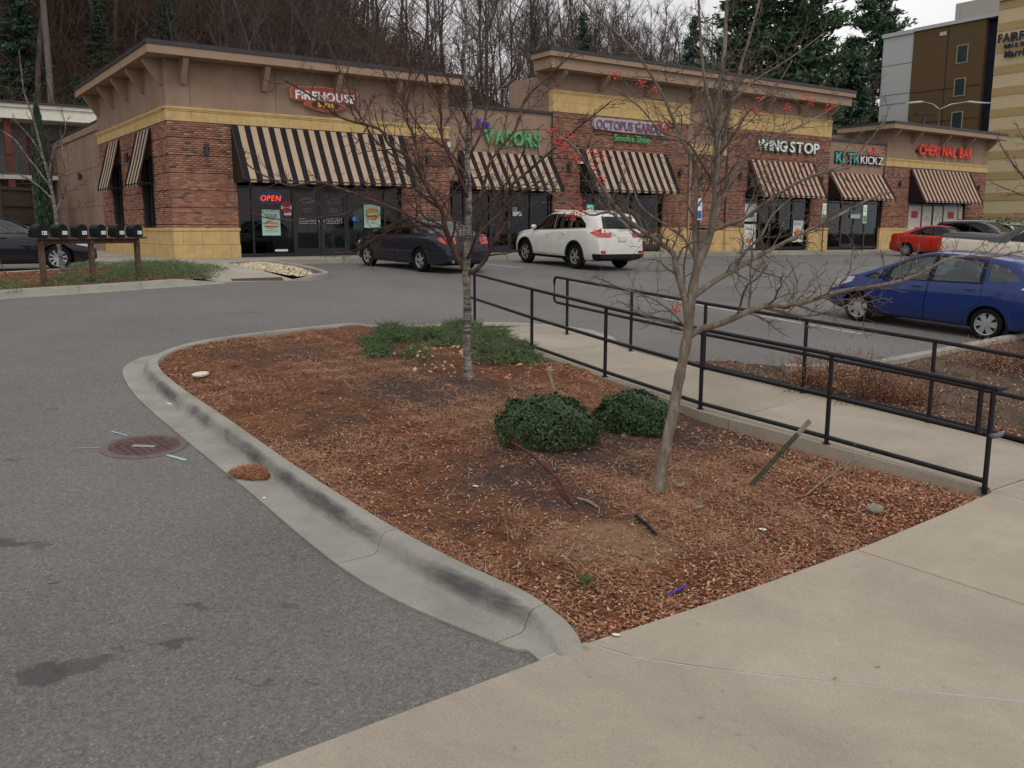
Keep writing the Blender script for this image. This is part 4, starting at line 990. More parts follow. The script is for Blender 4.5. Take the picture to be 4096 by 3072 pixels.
e = poster('green lit window sign in the smoke shop window', 17.2, 17.6, 1.7, 1.95, pm_('lit_teal', (.1, .5, .4), em=.8), y=.1, cat='window sign')
# reserved parking signs at the kerb
def post_sign(x, z0, z1, label, col_, txt, zb=-.15, y=-2.55):
    p = stw(x, y); e = empty('parking_sign', (p.x, p.y, float(G(p.x, p.y)) + (.14 if y > KT else 0)), BROT, label=label, category='parking sign')
    hz = z1 + .05 - zb; mb = MB(); mb.box((-.025, -.015, 0), (.025, .015, 2.35)); mb.build('post', M['cap'], e)
    mb = MB(); mb.box((-.155, -.022, 1.42), (.155, -.018, 2.32)); mb.build('plate', W_, e)
    mb = MB(); mb.box((-.13, -.025, 1.46), (.13, -.0225, 1.80)); mb.build('lower_print', col_, e)
    letters(e, txt, -.13, .13, 2.12, 2.2, col_, y=-.024, depth=.002, split=False); letters(e, 'PARKING', -.13, .13, 1.98, 2.06, col_, y=-.024, depth=.002, split=False)
SG = pm_('sign_post_green', (.10, .28, .10), .6); SB = pm_('sign_post_blue', (.03, .12, .42), .6)
post_sign(21.25, 1.3, 2.2, 'white and blue accessible parking sign between the two cream bands', SB, 'RESERVED')
post_sign(29.95, 1.3, 2.2, 'white and green parking sign at the brick pier right of the white letters', SG, '15 MIN')
post_sign(33.3, 1.3, 2.2, 'white and green parking sign before the dark shopfront near the red car', SG, '15 MIN')
# ================================================================== MOTEL AND FENCE, LEFT
mo = empty('motel', (-26.0, 46.0, 3.0), BROT, label='two storey motel with a deep white roof edge and red posts behind the fence', category='motel')
mb = MB(); mb.box((-22, 1.6, -2), (16, 9, 5.0)); mb.build('wall', mat('motel_wall', (.16, .155, .15), .9), mo)
mb = MB(); mb.box((-22.5, -.6, 5.0), (16.5, 9.6, 5.55)); mb.build('roof_edge', mat('motel_white', (.66, .63, .54), .7), mo)
mb = MB(); mb.box((-22.6, -.7, 5.552), (16.6, 9.7, 5.72)); mb.build('fascia_board', mat('motel_white2', (.70, .67, .58), .7), mo)
mb = MB(); mb.box((-22.7, -.8, 5.722), (16.7, 9.8, 5.83)); mb.build('roof_rim', M['cap'], mo)
mb = MB(); mb.box((-22, -.3, 2.05), (16, 1.6, 2.25)); mb.build('walkway_deck', mat('deck_white', (.45, .44, .40), .7), mo)
for k in range(9):
    x = -20.5 + k * 4.2
    mb = MB(); mb.box((x, -.25, -2), (x + .3, .05, 5.0)); mb.build('post', mat('motel_red', (.14, .035, .025), .7) if k == 0 else bpy.data.materials['motel_red'], mo)
    mb = MB(); mb.box((x + 1.2, 1.55, 2.3), (x + 2.1, 1.6, 4.3)); mb.build('door', bpy.data.materials['motel_red'], mo)
    mb = MB(); mb.box((x + 2.5, 1.55, 3.0), (x + 3.8, 1.6, 4.2)); mb.build('window', M['black'], mo)
mb = MB(); mb.box((-22, -.28, 3.25), (16, -.22, 3.3)); mb.box((-22, -.28, 2.35), (16, -.22, 2.4)); mb.build('rail', M['cap'], mo)
mb = MB()
for k in range(240): x = -21.9 + k * .158; mb.box((x, -.265, 2.4), (x + .025, -.235, 3.25))
mb.build('balusters', M['cap'], mo, kind='stuff')
fp0, fp1 = at(-160, 820, 39.0), at(192, 820, 45.0)
fe = empty('wood_fence', (fp0.x, fp0.y, 2.55), math.atan2(fp1.y - fp0.y, fp1.x - fp0.x), label='tall brown board fence behind the black car', category='fence')
L = math.hypot(fp1.x - fp0.x, fp1.y - fp0.y); fm = mat('fence_boards', (.085, .062, .046), .9, var=.25, scale=3, bmp=.3)
nb = int(L / .145); bme = None
for k in range(nb):
    mb = MB(); h = 1.92 + .01 * (k % 3)
    if bme is None: mb.box((0, 0, .08), (.137, .02, 1.95)); o = mb.build('board', fm, fe); bme = o.data
    else: o = link('board', bme, fe)
    o.location = (k * .145, rnd.uniform(-.004, .004), rnd.uniform(-.015, .015))
for z in (.25, 1.05, 1.8): mb = MB(); mb.box((0, -.05, z), (L, -.006, z + .09)); mb.build('rail', fm, fe)
for k in range(int(L / 2.4) + 1): mb = MB(); mb.box((k * 2.4, -.16, -.2), (k * 2.4 + .12, -.052, 2.05)); mb.build('fence_post', fm, fe)
# ================================================================== HOTEL, RIGHT
W0 = Vector((45.9, 95.0, 0)); HD = Vector((.578, -.816, 0)); HN = Vector((-.816, -.578, 0))
hrot = math.atan2(HD.y, HD.x)
ho = empty('hotel', (W0.x, W0.y, 0), hrot, label='six storey hotel with pale, brown and cream striped wall sections rising behind the shops', category='hotel')
# local x = along HD (towards the viewer), local -y = outwards (HN)
def topz(px, py, k):
    x = W0.x + HD.x * k; y = W0.y + HD.y * k; d = ray(px, py); return EYE + d.z * y / d.y
H1, H2, H3 = topz(3545, 178, -7.2), topz(3740, 150, -1.5), topz(3990, 100, 4.0)
print('HOTEL', H1, H2, H3)
H1 = 23.0; H2 = 23.1; H3 = 24.4
hm = {'grey': mat('hotel_pale', (.46, .47, .45), .9, var=.05), 'brown': mat('hotel_brown', (.115, .072, .034), .9, var=.05), 'navy': mat('hotel_navy', (.012, .014, .03), .8), 'c1': mat('hotel_cream', (.56, .46, .28), .9, var=.05), 'c2': mat('hotel_tan', (.42, .30, .145), .9, var=.05)}
mb = MB(); mb.box((-9.05, 0, 0), (-5.5, 12, H1)); mb.build('pale_wall', hm['grey'], ho)
mb = MB(); mb.box((-5.5, -.05, 0), (2.15, 12, H2)); mb.build('brown_wall', hm['brown'], ho)
mb = MB(); mb.box((2.15, .6, 0), (3.4, 12, H2 - .2)); mb.build('recess_wall', hm['navy'], ho)
z = 0; i = 0
while z < H3:
    mb = MB(); mb.box((3.4, -.25 - (.04 if i % 2 else 0), z), (24, 12, min(z + (1.25 if i % 2 == 0 else .78), H3))); mb.build('siding_band', hm['c1'] if i % 2 == 0 else hm['c2'], ho); z += 1.25 if i % 2 == 0 else .78; i += 1
mb = MB(); mb.box((-9.2, -.15, H1), (-5.5, 12, H1 + .4)); mb.box((-5.5, -.2, H2), (3.4, 12, H2 + .35)); mb.box((3.3, -.5, H3), (24.2, 12, H3 + .35)); mb.build('parapet_coping', mat('hotel_coping', (.45, .46, .46), .6), ho)
mb = MB()
for q in (20, 16.9, 15.9, 12.9, 11.9, 9): mb.box((-9.06, -.02, q), (-5.5, .0, q + .06))
mb.build('panel_joint', mat('hotel_joint', (.15, .15, .14), .9), ho)
mb = MB()
for q in (16.8, 13.6, 10.4): mb.box((-5.5, -.075, q), (2.15, -.05, q + .06))
mb.box((-1.7, -.074, 8), (-1.64, -.05, H2)); mb.build('panel_joint', hm['navy'], ho)
for q in (19.15, 15.9, 12.6, 9.4, 6.2):
    mb = MB(); mb.box((-.65, -.10, q), (.55, -.05, q + .09)); mb.box((-.65, -.10, q + 1.71), (.55, -.05, q + 1.8)); mb.box((-.65, -.10, q + .09), (-.56, -.05, q + 1.71)); mb.box((.46, -.10, q + .09), (.55, -.05, q + 1.71)); w = mb.build('window', mat('hotel_window_trim', (.30, .28, .22), .7) if q == 19.15 else bpy.data.materials['hotel_window_trim'], ho)
    mb = MB(); mb.box((-.56, -.07, q + .09), (.46, -.052, q + 1.71)); mb.build('pane', mat('hotel_glass', (.03, .05, .045), .15, .6) if q == 19.15 else bpy.data.materials['hotel_glass'], w)
mb = MB(); mb.box((-2.6, -.1, H2 - .9), (-1.9, -.05, H2 - .55)); mb.build('vent', hm['grey'], ho)
mb = MB(); mb.box((-4, 5, H2), (6, 12, H2 + 3.2)); mb.build('roof_house', mat('hotel_roof_house', (.33, .31, .27), .9), ho)
mb = MB(); mb.box((-1.5, 1, H2 + .35), (-1.3, 1.2, H2 + 1.6)); mb.build('vent_pipe', M['steel'], ho)
hs = empty('hotel_sign', (W0.x, W0.y, 0), hrot, label='dark hotel name letters high on the cream striped wall', category='hotel sign')
NV = pm_('sign_ink', (.02, .02, .04))
kz = lambda px: (lambda q: (W0.x - q * W0.y) / (-q * .816 * -1 * -1 - .578) if False else (q * W0.y - W0.x) / (.578 + q * .816))((px - CXP) / 3614.0)
def hz_(px, py): k = kz(px); y = W0.y - .816 * k; d = ray(px, py); return EYE + d.z * y / d.y
letters(hs, 'FAIRFIELD', 3.65, 7.9, hz_(3948, 172), hz_(3948, 138), NV, y=-.42, depth=.12, bold=.03)
letters(hs, 'INN & SUITES', 4.3, 7.3, hz_(4000, 188), hz_(4000, 173), NV, y=-.42, depth=.1, bold=.04); letters(hs, 'Marriott', 4.4, 7.4, hz_(4000, 226), hz_(4000, 200), NV, y=-.42, depth=.1, bold=.05)
# ================================================================== VEHICLES
def paint(name, c, rough=.28, metal=.0, flake=.1):
    m, nt, b = nodes(name, rough + .1, .12, metal); v = coords(nt, 'Object')
    f = noise(nt, 3.0, 5, .6, v); d = ramp(nt, f, [(.3, [x * .86 for x in c]), (.7, c)])
    # road film towards the sills
    sx = nt.nodes.new('ShaderNodeSeparateXYZ'); nt.links.new(v, sx.inputs[0])
    g = ramp(nt, sx.outputs['Z'], [(.18, .28), (.5, 0.0)])
    nt.links.new(mixc(nt, g, d, (.09, .085, .08)), b.inputs['Base Color'])
    
    b.inputs['Coat Weight'].default_value = .6; b.inputs['Coat Roughness'].default_value = .04
    return m
M['tyre'] = mat('tyre_rubber', (.012, .012, .012), .9, .1, var=.2)
M['rim'] = mat('alloy_rim', (.42, .42, .42), .35, .5, .6, var=.1)
M['rimdark'] = mat('rim_recess', (.02, .02, .02), .7)
M['trim'] = mat('black_trim', (.010, .010, .011), .6, .2)
M['chrome'] = mat('chrome', (.6, .6, .6), .12, .5, 1.0, var=.05)
M['car_glass'] = glass_mat('car_glass', (.13, .15, .15), .03)
M['car_glass_clear'] = glass_mat('car_glass_clear', (.66, .74, .74), .05)
M['seat'] = mat('seat_fabric', (.045, .045, .048), .9)
M['seat_light'] = mat('seat_grey', (.16, .16, .165), .9)
def lens(name, c, em=0.0, rough=.15):
    m, nt, b = nodes(name, rough, .6); b.inputs['Base Color'].default_value = (*c, 1); b.inputs['Coat Weight'].default_value = .8
    v = coords(nt, 'Object'); f = noise(nt, 9, 2, .5, v); nt.links.new(ramp(nt, f, [(.35, [x * .7 for x in c]), (.6, c)]), b.inputs['Base Color'])
    return m
M['red_lens'] = lens('red_lens', (.55, .02, .012)); M['clear_lens'] = lens('clear_lens', (.45, .46, .47)); M['plate'] = mat('number_plate', (.60, .58, .50), .5)
def interp(P, x): return np.interp(x, [p[0] for p in P], [p[1] for p in P])
class Car:
    def __init__(s, spec, name, label, category, body, glass=None):
        s.sp = spec; s.root = empty(name, (0, 0, 0), 0, label=label, category=category); s.body = body; s.glass = glass or M['car_glass']
        s.flip = None; s.grid = s.loft()
    def loft(s):
        sp = s.sp; L2 = sp['L'] / 2; hw = sp['W'] / 2
        xs = np.unique(np.concatenate([L2 - (np.linspace(0, 1, 7) ** 2) * .35, np.linspace(L2 - .35, -L2 + .35, sp.get('n', 34)), -L2 + (np.linspace(0, 1, 7) ** 2) * .35]))
        top = sp['top']; belt = sp['belt']; rows = []
        for x in xs:
            zt = interp(top, x); zb = min(interp(belt, x), zt - .045)
            e = min(1.0, (L2 - abs(x)) / .75); tp = sp.get('nose', .30) if x > 0 else sp.get('tail', .22)
            w = hw * (1 - tp * (1 - e) ** 2.3)
            zl = sp['sill'] + (.10 * (1 - min(1, (L2 - abs(x)) / .5)) ** 1.5)
            cab = np.clip((zt - zb - .05) / .3, 0, 1)
            tum = sp.get('tumble', .76) * cab + .93 * (1 - cab)
            h = zb - zl
            q = [(0, zl), (w * .80, zl), (w * .93, zl + min(.03, h * .08)), (w * .985, zl + min(.12, h * .28)), (w * 1.0, zl + h * .42), (w * 1.002, zl + h * .62), (w * .985, zl + h * .80), (w * .962, zb - .035), (w * .93, zb)]
            ht = zt - zb; wr = w * tum; w0 = w * .93
            for f in (.25, .5, .75): q.append((w0 + (wr - w0) * (f ** 1.25) , zb + (ht - .05 * cab) * f))
            q += [(wr, zb + (zt - zb - .045 * cab) * (.86 + .10 * cab)), (wr - .05, zt - .016 * cab - .001), (wr * .72, zt + .003), (wr * .36, zt + .012), (0, zt + .018)]
            full = q + [(-a, b) for a, b in q[-2:0:-1]]
            rows.append([(x, a, b) for a, b in full])
        return np.array(rows)
    def shell(s, off=0.0, thick=.03, lim=None):
        """closed surface offset outwards by off; thick > 0 hollows it (the hollow stops short of nose and tail)"""
        g = s.grid; m = g.shape[1]; Lh = abs(g[0, 0, 0])
        def surf(d, keep):
            a = g[keep].copy(); n = len(a)
            zc = (a[:, 0, 2] + a[:, m // 2, 2]) / 2; hh = (a[:, m // 2, 2] - a[:, 0, 2]) / 2; wm = a[:, :, 1].max(axis=1)
            a[:, :, 0] *= (Lh + d) / Lh; a[:, :, 1] *= (1 + d / wm)[:, None]; a[:, :, 2] = zc[:, None] + (a[:, :, 2] - zc[:, None]) * (1 + d / hh)[:, None]
            F = [(i * m + k, i * m + (k + 1) % m, (i + 1) * m + (k + 1) % m, (i + 1) * m + k) for i in range(n - 1) for k in range(m)]
            V = a.reshape(-1, 3); c0, c1 = len(V), len(V) + 1
            V = np.vstack([V, [[a[0, 0, 0], 0, zc[0]], [a[-1, 0, 0], 0, zc[-1]]]])
            F += [(c0, (k + 1) % m, k) for k in range(m)] + [(c1, (n - 1) * m + k, (n - 1) * m + (k + 1) % m) for k in range(m)]
            return V, F
        every = np.ones(len(g), bool); X = abs(g[:, 0, 0])
        if s.flip is None:
            me = mesh_data('q', *surf(0, every)); bm = bmesh.new(); bm.from_mesh(me); s.flip = bm.calc_volume(signed=True) < 0; bm.free(); bpy.data.meshes.remove(me)
        V, F = surf(off, every if lim is None else X < Lh - lim)
        if s.flip: F = [f[::-1] for f in F]
        if thick <= 0: return mesh_data('shell', V, F)
        Vi, Fi = surf(off - thick, X < Lh - (lim if lim is not None else s.sp.get('hollow', .10)))
        if not s.flip: Fi = [f[::-1] for f in Fi]
        k = len(V); return mesh_data('shell', np.vstack([V, Vi]), F + [tuple(i + k for i in f) for f in Fi])
    def cut(s, me, cutter, op='DIFFERENCE', mats=None, name='part', parent=None, sharp=32, hide=False):
        a = bpy.data.objects.new('a', me); b = bpy.data.objects.new('b', cutter)
        md = a.modifiers.new('b', 'BOOLEAN'); md.operation = op; md.object = b; md.solver = 'EXACT'
        r = evaluated_mesh([a, b])
        if op == 'DIFFERENCE' and mats is None: return r
        r.materials.clear(); r.materials.append(mats)
        r.polygons.foreach_set('material_index', np.zeros(len(r.polygons), dtype=np.int32)); r.polygons.foreach_set('use_smooth', np.ones(len(r.polygons), dtype=bool)); r.set_sharp_from_angle(angle=R(sharp))
        r.name = name
        return link(name, r, parent if parent is not None else s.root) if len(r.polygons) else None
    @staticmethod
    def prism(poly, lo, hi, plane='xz'):
        mb = MB()
        f = {'xz': lambda d: (lambda a, b: (a, d, b)), 'yz': lambda d: (lambda a, b: (d, a, b))}[plane]
        mb.prism(poly, f(lo), f(hi)); me = mesh_data('c', mb.V, mb.F)
        bm = bmesh.new(); bm.from_mesh(me); bmesh.ops.recalc_face_normals(bm, faces=bm.faces[:]); bm.to_mesh(me); bm.free(); return me
    @staticmethod
    def join(ms):
        V = []; F = []
        for m in ms:
            b = len(V); V += [tuple(v.co) for v in m.vertices]; F += [tuple(i + b for i in p.vertices) for p in m.polygons]
        return mesh_data('j', V, F)
    def make(s, detail=True):
        sp = s.sp; rw = sp['rw']; ra = rw + sp.get('arch', .055); W = sp['W']; P = s.prism
        sides = sp['windows']                                     # polygons x, z
        front, rear = sp['front_glass'], sp['rear_glass']         # polygons y, z with x range
        cutters = [P(w, *((W * .3, W) if sg > 0 else (-W, -W * .3))) for w in sides for sg in (1, -1)]
        arch = lambda x, r: [(x + r * math.cos(a), rw + r * math.sin(a)) for a in np.linspace(0, 2 * math.pi, 28, endpoint=False)]
        for x in (sp['fx'], sp['rx']):
            for sg in (1, -1): cutters.append(P(arch(x, ra), sg * W * .32, sg * W * .7) if sg > 0 else P(arch(x, ra), -W * .7, -W * .32))
        me = s.shell(0, .022); me = s.cut(me, s.join(cutters)); me = s.cut(me, s.join([P(front[0], front[1], front[2], 'yz'), P(rear[0], rear[1], rear[2], 'yz')]))
        # doors: taken out of the shell with a shut line all round
        doors = sp.get('doors', [])
        if doors and detail:
            shr = lambda Q, d: [(cx + (a - cx) * (1 - d / max(.2, abs(a - cx))), cz + (b - cz) * (1 - d / max(.2, abs(b - cz)))) for (cx, cz) in [(sum(p[0] for p in Q) / len(Q), sum(p[1] for p in Q) / len(Q))] for a, b in Q]
            whole = me.copy()
            me = s.cut(me, s.join([P(Q, sg * W * .28, sg * W * .8) if sg > 0 else P(Q, -W * .8, -W * .28) for Q in doors for sg in (1, -1)]))
            for di, Q in enumerate(doors):
                for sg in (1, -1):
                    lo, hi = (W * .28, W * .8) if sg > 0 else (-W * .8, -W * .28)
                    d = s.cut(whole.copy(), P(shr(Q, .009), lo, hi), 'INTERSECT', s.body, 'door')
                    hx, hz = sp['handles'][di]; y = s.side_y(hx, hz) * sg
                    mb = MB(); mb.tube([(hx + .09, y - .005 * sg, hz), (hx + .06, y + .035 * sg, hz + .005), (hx - .06, y + .035 * sg, hz + .005), (hx - .09, y - .005 * sg, hz)], [.011, .014, .014, .011], 6)
                    mb.build('handle', s.body if not sp.get('chrome_handles') else M['chrome'], d, True)
        me.name = 'body'; me.materials.clear(); me.materials.append(s.body); me.polygons.foreach_set('material_index', np.zeros(len(me.polygons), dtype=np.int32))
        me.polygons.foreach_set('use_smooth', np.ones(len(me.polygons), dtype=bool)); me.set_sharp_from_angle(angle=R(32)); link('body', me, s.root)
        # panes
        gl = lambda c, nm: s.cut(s.shell(-.010, .006, .06), c, 'INTERSECT', s.glass, nm)
        grow_ = lambda Q, d: [(cx + (a - cx) * (1 + d / max(.12, abs(a - cx))), cz + (b - cz) * (1 + d / max(.12, abs(b - cz)))) for (cx, cz) in [(sum(p[0] for p in Q) / len(Q), sum(p[1] for p in Q) / len(Q))] for a, b in Q]
        for w in sides:
            for lo, hi in ((.05, W), (-W, -.05)): gl(P(grow_(w, .012), lo, hi), 'window')
        gl(P(grow_(front[0], .012), front[1], front[2], 'yz'), 'windscreen'); gl(P(grow_(rear[0], .012), rear[1], rear[2], 'yz'), 'rear_window')
        # black window surrounds
        if sp.get('surround'):
            Q = sp['surround']; ring = s.cut(s.shell(.003, .012, .06), s.join([P(Q, .05, W), P(Q, -W, -.05)]), 'INTERSECT', M['trim'], 'window_surround')
            r2 = s.cut(ring.data.copy(), s.join([P(grow_(w, .002), -W, W) for w in sides]), 'DIFFERENCE', M['trim'], 'window_surround'); bpy.data.objects.remove(ring)
        # patches: lamps, bumpers, cladding
        for (nm, m_, Q, lo, hi, pl, off) in sp.get('patches', []):
            both = pl.endswith('2'); p2 = pl[:2]
            if both and p2 == 'xz': rng = ((lo, hi), (-hi, -lo))
            elif both: rng = None
            else: rng = ((lo, hi),)
            if rng:
                for a, b in rng: s.cut(s.shell(off, 0), P(Q, a, b, p2), 'INTERSECT', M[m_] if isinstance(m_, str) else m_, nm)
            else:
                for sg in (1, -1): s.cut(s.shell(off, 0), P([(a * sg, b) for a, b in Q], lo, hi, p2), 'INTERSECT', M[m_] if isinstance(m_, str) else m_, nm)
        # underbody, liners, cabin
        mb = MB(); mb.box((sp['rx'] - .5, -W * .30, sp['sill'] - .02), (sp['fx'] + .4, W * .30, sp['sill'] + .2)); mb.box((sp['rx'] + ra, -W * .42, sp['sill'] + .02), (sp['fx'] - ra, W * .42, sp['sill'] + .16))
        for x in (sp['fx'], sp['rx']): mb.box((x - .05, -W * .4, rw - .05), (x + .05, W * .4, rw + .05))
        mb.build('underbody', M['trim'], s.root)
        for x in (sp['fx'], sp['rx']):
            for sg in (1, -1):
                mb = MB(); A = np.linspace(-.15, math.pi + .15, 14); V = []
                for a in A: V += [(x + ra * math.cos(a), sg * W * .49, rw + ra * math.sin(a)), (x + ra * math.cos(a), sg * W * .30, rw + ra * math.sin(a))]
                mb.add(V, [(2*i, 2*i+1, 2*i+3, 2*i+2) for i in range(13)]); c = len(mb.V)
                mb.V += [(x, sg * W * .30, rw)]; mb.F += [(c, 2*i+1, 2*i+3) for i in range(13)]; mb.M += [0] * 13
                mb.build('arch_liner', M['rimdark'], s.root)
                if sp.get('cladding'):
                    mb = MB(); pts = [(x + (ra + .02) * math.cos(a), sg * (s.side_y(np.clip(x + ra * math.cos(a), -sp['L']/2 + .1, sp['L']/2 - .1), max(sp['sill'] + .05, rw + ra * math.sin(a))) - .012), rw + (ra + .02) * math.sin(a)) for a in np.linspace(-.35, math.pi + .35, 18)]
                    mb.tube(pts, .036, 6); mb.build('arch_cladding', M['trim'], s.root, True)
        st = M['seat_light'] if sp.get('light_seats') else M['seat']
        c0, c1 = sp['cabin']; fl = sp['sill'] + .2
        for x, ys in ((c1 - .95, (-.36, .36)), (c0 + .55, (-.36, .36))):
            for y in ys:
                mb = MB(); mb.box((x - .25, y - .25, fl), (x + .28, y + .25, fl + .28)); mb.beam((x - .22, y, fl + .2), (x - .42, y, fl + .80), .48, .13, (1, 0, 0)); mb.beam((x - .42, y, fl + .83), (x - .46, y, fl + .98), .26, .09, (1, 0, 0)); mb.build('seat', st, s.root, bevel=.03)
        mb = MB(); zb = float(interp(sp['belt'], c1)); mb.box((c1 - .42, -W * .42, zb - .30), (c1 + .05, W * .42, zb - .04)); mb.build('dashboard', M['trim'], s.root, bevel=.04)
        mb = MB(); c = Vector((c1 - .52, .36, zb - .02)); mb.tube([c + Vector((-.06 * math.sin(a), .18 * math.cos(a), .17 * math.sin(a))) for a in np.linspace(0, 6.283, 17)], .016, 6, False); mb.beam(c, c + Vector((.15, 0, -.06)), .05, .05); mb.build('steering_wheel', M['trim'], s.root, True)
        # wheels
        for x in (sp['fx'], sp['rx']):
            for sg in (1, -1): s.wheel(x, sg * (W / 2 - .13), sg)
        # mirrors
        for sg in (1, -1):
            x, z = sp['mirror']; y = s.side_y(x, z)
            bm = bmesh.new(); bmesh.ops.create_icosphere(bm, subdivisions=2, radius=1)
            for v in bm.verts: v.co = Vector((x + v.co.x * .075 * (1.1 if v.co.x > 0 else .6), sg * (y + .115 + v.co.y * .105), z + .075 + v.co.z * .07))
            me = bpy.data.meshes.new('mirror'); bm.to_mesh(me); bm.free(); me.materials.append(s.body if not sp.get('black_mirror') else M['trim']); me.polygons.foreach_set('use_smooth', np.ones(len(me.polygons), dtype=bool))
            mr = link('mirror', me, s.root); mb = MB(); mb.beam((x + .02, sg * (y - .03), z + .03), (x + .01, sg * (y + .06), z + .05), .05, .03); mb.build('mirror_stalk', M['trim'], mr)
        # plates, badge, wiper, exhausts
        for nm, m_, lo, hi in sp.get('boxes', []):
            mb = MB(); mb.box(lo, hi); mb.build(nm, M[m_], s.root, bevel=min(.008, min(h - l for l, h in zip(lo, hi)) * .3))
        for p, q, r, m_, nm in sp.get('tubes', []):
            mb = MB(); mb.tube([p, q], r, 10); mb.build(nm, M[m_], s.root, True, 40)
        return s.root
    def side_y(s, x, z):
        g = s.grid; i = int(np.argmin(abs(g[:, 0, 0] - x))); r = g[i, :len(g[0]) // 2 + 1]
        k = [j for j in range(1, len(r)) if r[j - 1][2] <= z <= r[j][2]]
        j = k[0] if k else 5
        t = (z - r[j-1][2]) / max(1e-6, r[j][2] - r[j-1][2]); return float(r[j-1][1] + (r[j][1] - r[j-1][1]) * t)
    def wheel(s, x, y, sg):
        sp = s.sp; R_ = sp['rw']; w = .20; rr = R_ * sp.get('rimf', .64)
        key = (R_, sg, sp.get('spokes', (5, 'Y')), sp.get('rimf', .64), id(sp))
        cache = Car.WC
        if key not in cache:
            mb = MB(); pr = [(rr, -w/2), (R_ * .86, -w/2 - .012), (R_ * .97, -w/2 + .02), (R_, -w/2 + .05), (R_, w/2 - .05), (R_ * .97, w/2 - .02), (R_ * .86, w/2 + .012), (rr, w/2)]
            mb.lathe(pr + [(rr * .97, w/2 - .02), (rr * .95, -w/2 + .02), (rr, -w/2)], 32, 'y')
            t = mesh_data('wheel', mb.V, mb.F, [M['tyre']], None, True, 40)
            f = sg; yo = f * (w/2 - .022)
            mb = MB(); mb.m = 0
            ring = [(rr, yo), (rr * .985, yo + f * .012), (rr * .93, yo + f * .008), (rr * .90, yo - f * .03)]
            mb.lathe(ring if f > 0 else ring, 32, 'y')
            n, kind = sp.get('spokes', (5, 'Y'))
            for k in range(n):
                a0 = 2 * math.pi * k / n + .3
                def sp_(r0, r1, a, b, w0, w1, d0, d1):
                    p = Vector((r0 * math.cos(a), yo + f * d0, r0 * math.sin(a))); q = Vector((r1 * math.cos(b), yo + f * d1, r1 * math.sin(b)))
                    d = (q - p); sd = Vector((-d.z, 0, d.x)).normalized(); dp = Vector((0, -f * .022, 0))
                    V = [p + sd * w0 / 2, p - sd * w0 / 2, q - sd * w1 / 2, q + sd * w1 / 2]; V += [v + dp for v in V]
                    mb.add(V, [(0, 1, 2, 3), (4, 7, 6, 5), (0, 4, 5, 1), (1, 5, 6, 2), (2, 6, 7, 3), (3, 7, 4, 0)])
                if kind == 'Y':
                    sp_(.03, rr * .93, a0, a0 - .16, .045, .028, -.012, .004); sp_(.03, rr * .93, a0, a0 + .16, .045, .028, -.012, .004)
                elif kind == 'P':      # plastic cover, broad petals
                    sp_(.03, rr * .95, a0 - .05, a0 - .17, .06, rr * .26, .008, .0); sp_(.03, rr * .95, a0 + .05, a0 + .17, .06, rr * .26, .008, .0)
                else:
                    sp_(.03, rr * .93, a0, a0 + .12, .05, .05, -.010, .004)
            mb.cyl((0, yo - f * .02 if f > 0 else yo + .02, 0), .055, .03 if f > 0 else .03, 14, 'y')
            rm = mesh_data('rim', mb.V, mb.F, [M['rim']], None, True, 30)
            bm = bmesh.new(); bm.from_mesh(rm); bmesh.ops.recalc_face_normals(bm, faces=bm.faces[:]); bm.to_mesh(rm); bm.free()
            mb = MB(); mb.cyl((0, yo - f * .05 - .01, 0), rr * .93, .015, 24, 'y'); mb.cyl((0, yo - f * .045 - .005, 0), rr * .5, .02, 18, 'y'); bk = mesh_data('brake', mb.V, mb.F, [M['rimdark']])
            cache[key] = (t, rm, bk)
        t, rm, bk = cache[key]
        o = link('wheel', t, s.root); o.location = (x, y, R_); o.rotation_euler = (0, rnd.uniform(0, 1), 0)
        link('rim', rm, o); link('brake', bk, o)
Car.WC = {}
def place(root, front_axle, rear_axle, sp, hz=None):
    """put a car so that its axles stand over two ground points, following the slope"""
    f, r = Vector(front_axle), Vector(rear_axle); f.z = float(G(f.x, f.y)); r.z = float(G(r.x, r.y))
    d = (f - r); yaw = math.atan2(d.y, d.x); pitch = math.atan2(d.z, math.hypot(d.x, d.y))
    fxw = sp['fx']; dirv = d.normalized(); c = f - dirv * fxw
    n = Vector((-math.sin(yaw), math.cos(yaw), 0)); a, b = c + n * .75, c - n * .75
    roll = math.atan2(float(G(a.x, a.y)) - float(G(b.x, b.y)), 1.5)
    root.rotation_mode = 'XYZ'; root.rotation_euler = (Matrix.Rotation(yaw, 3, 'Z') @ Matrix.Rotation(-pitch, 3, 'Y') @ Matrix.Rotation(roll, 3, 'X')).to_euler()
    root.location = c
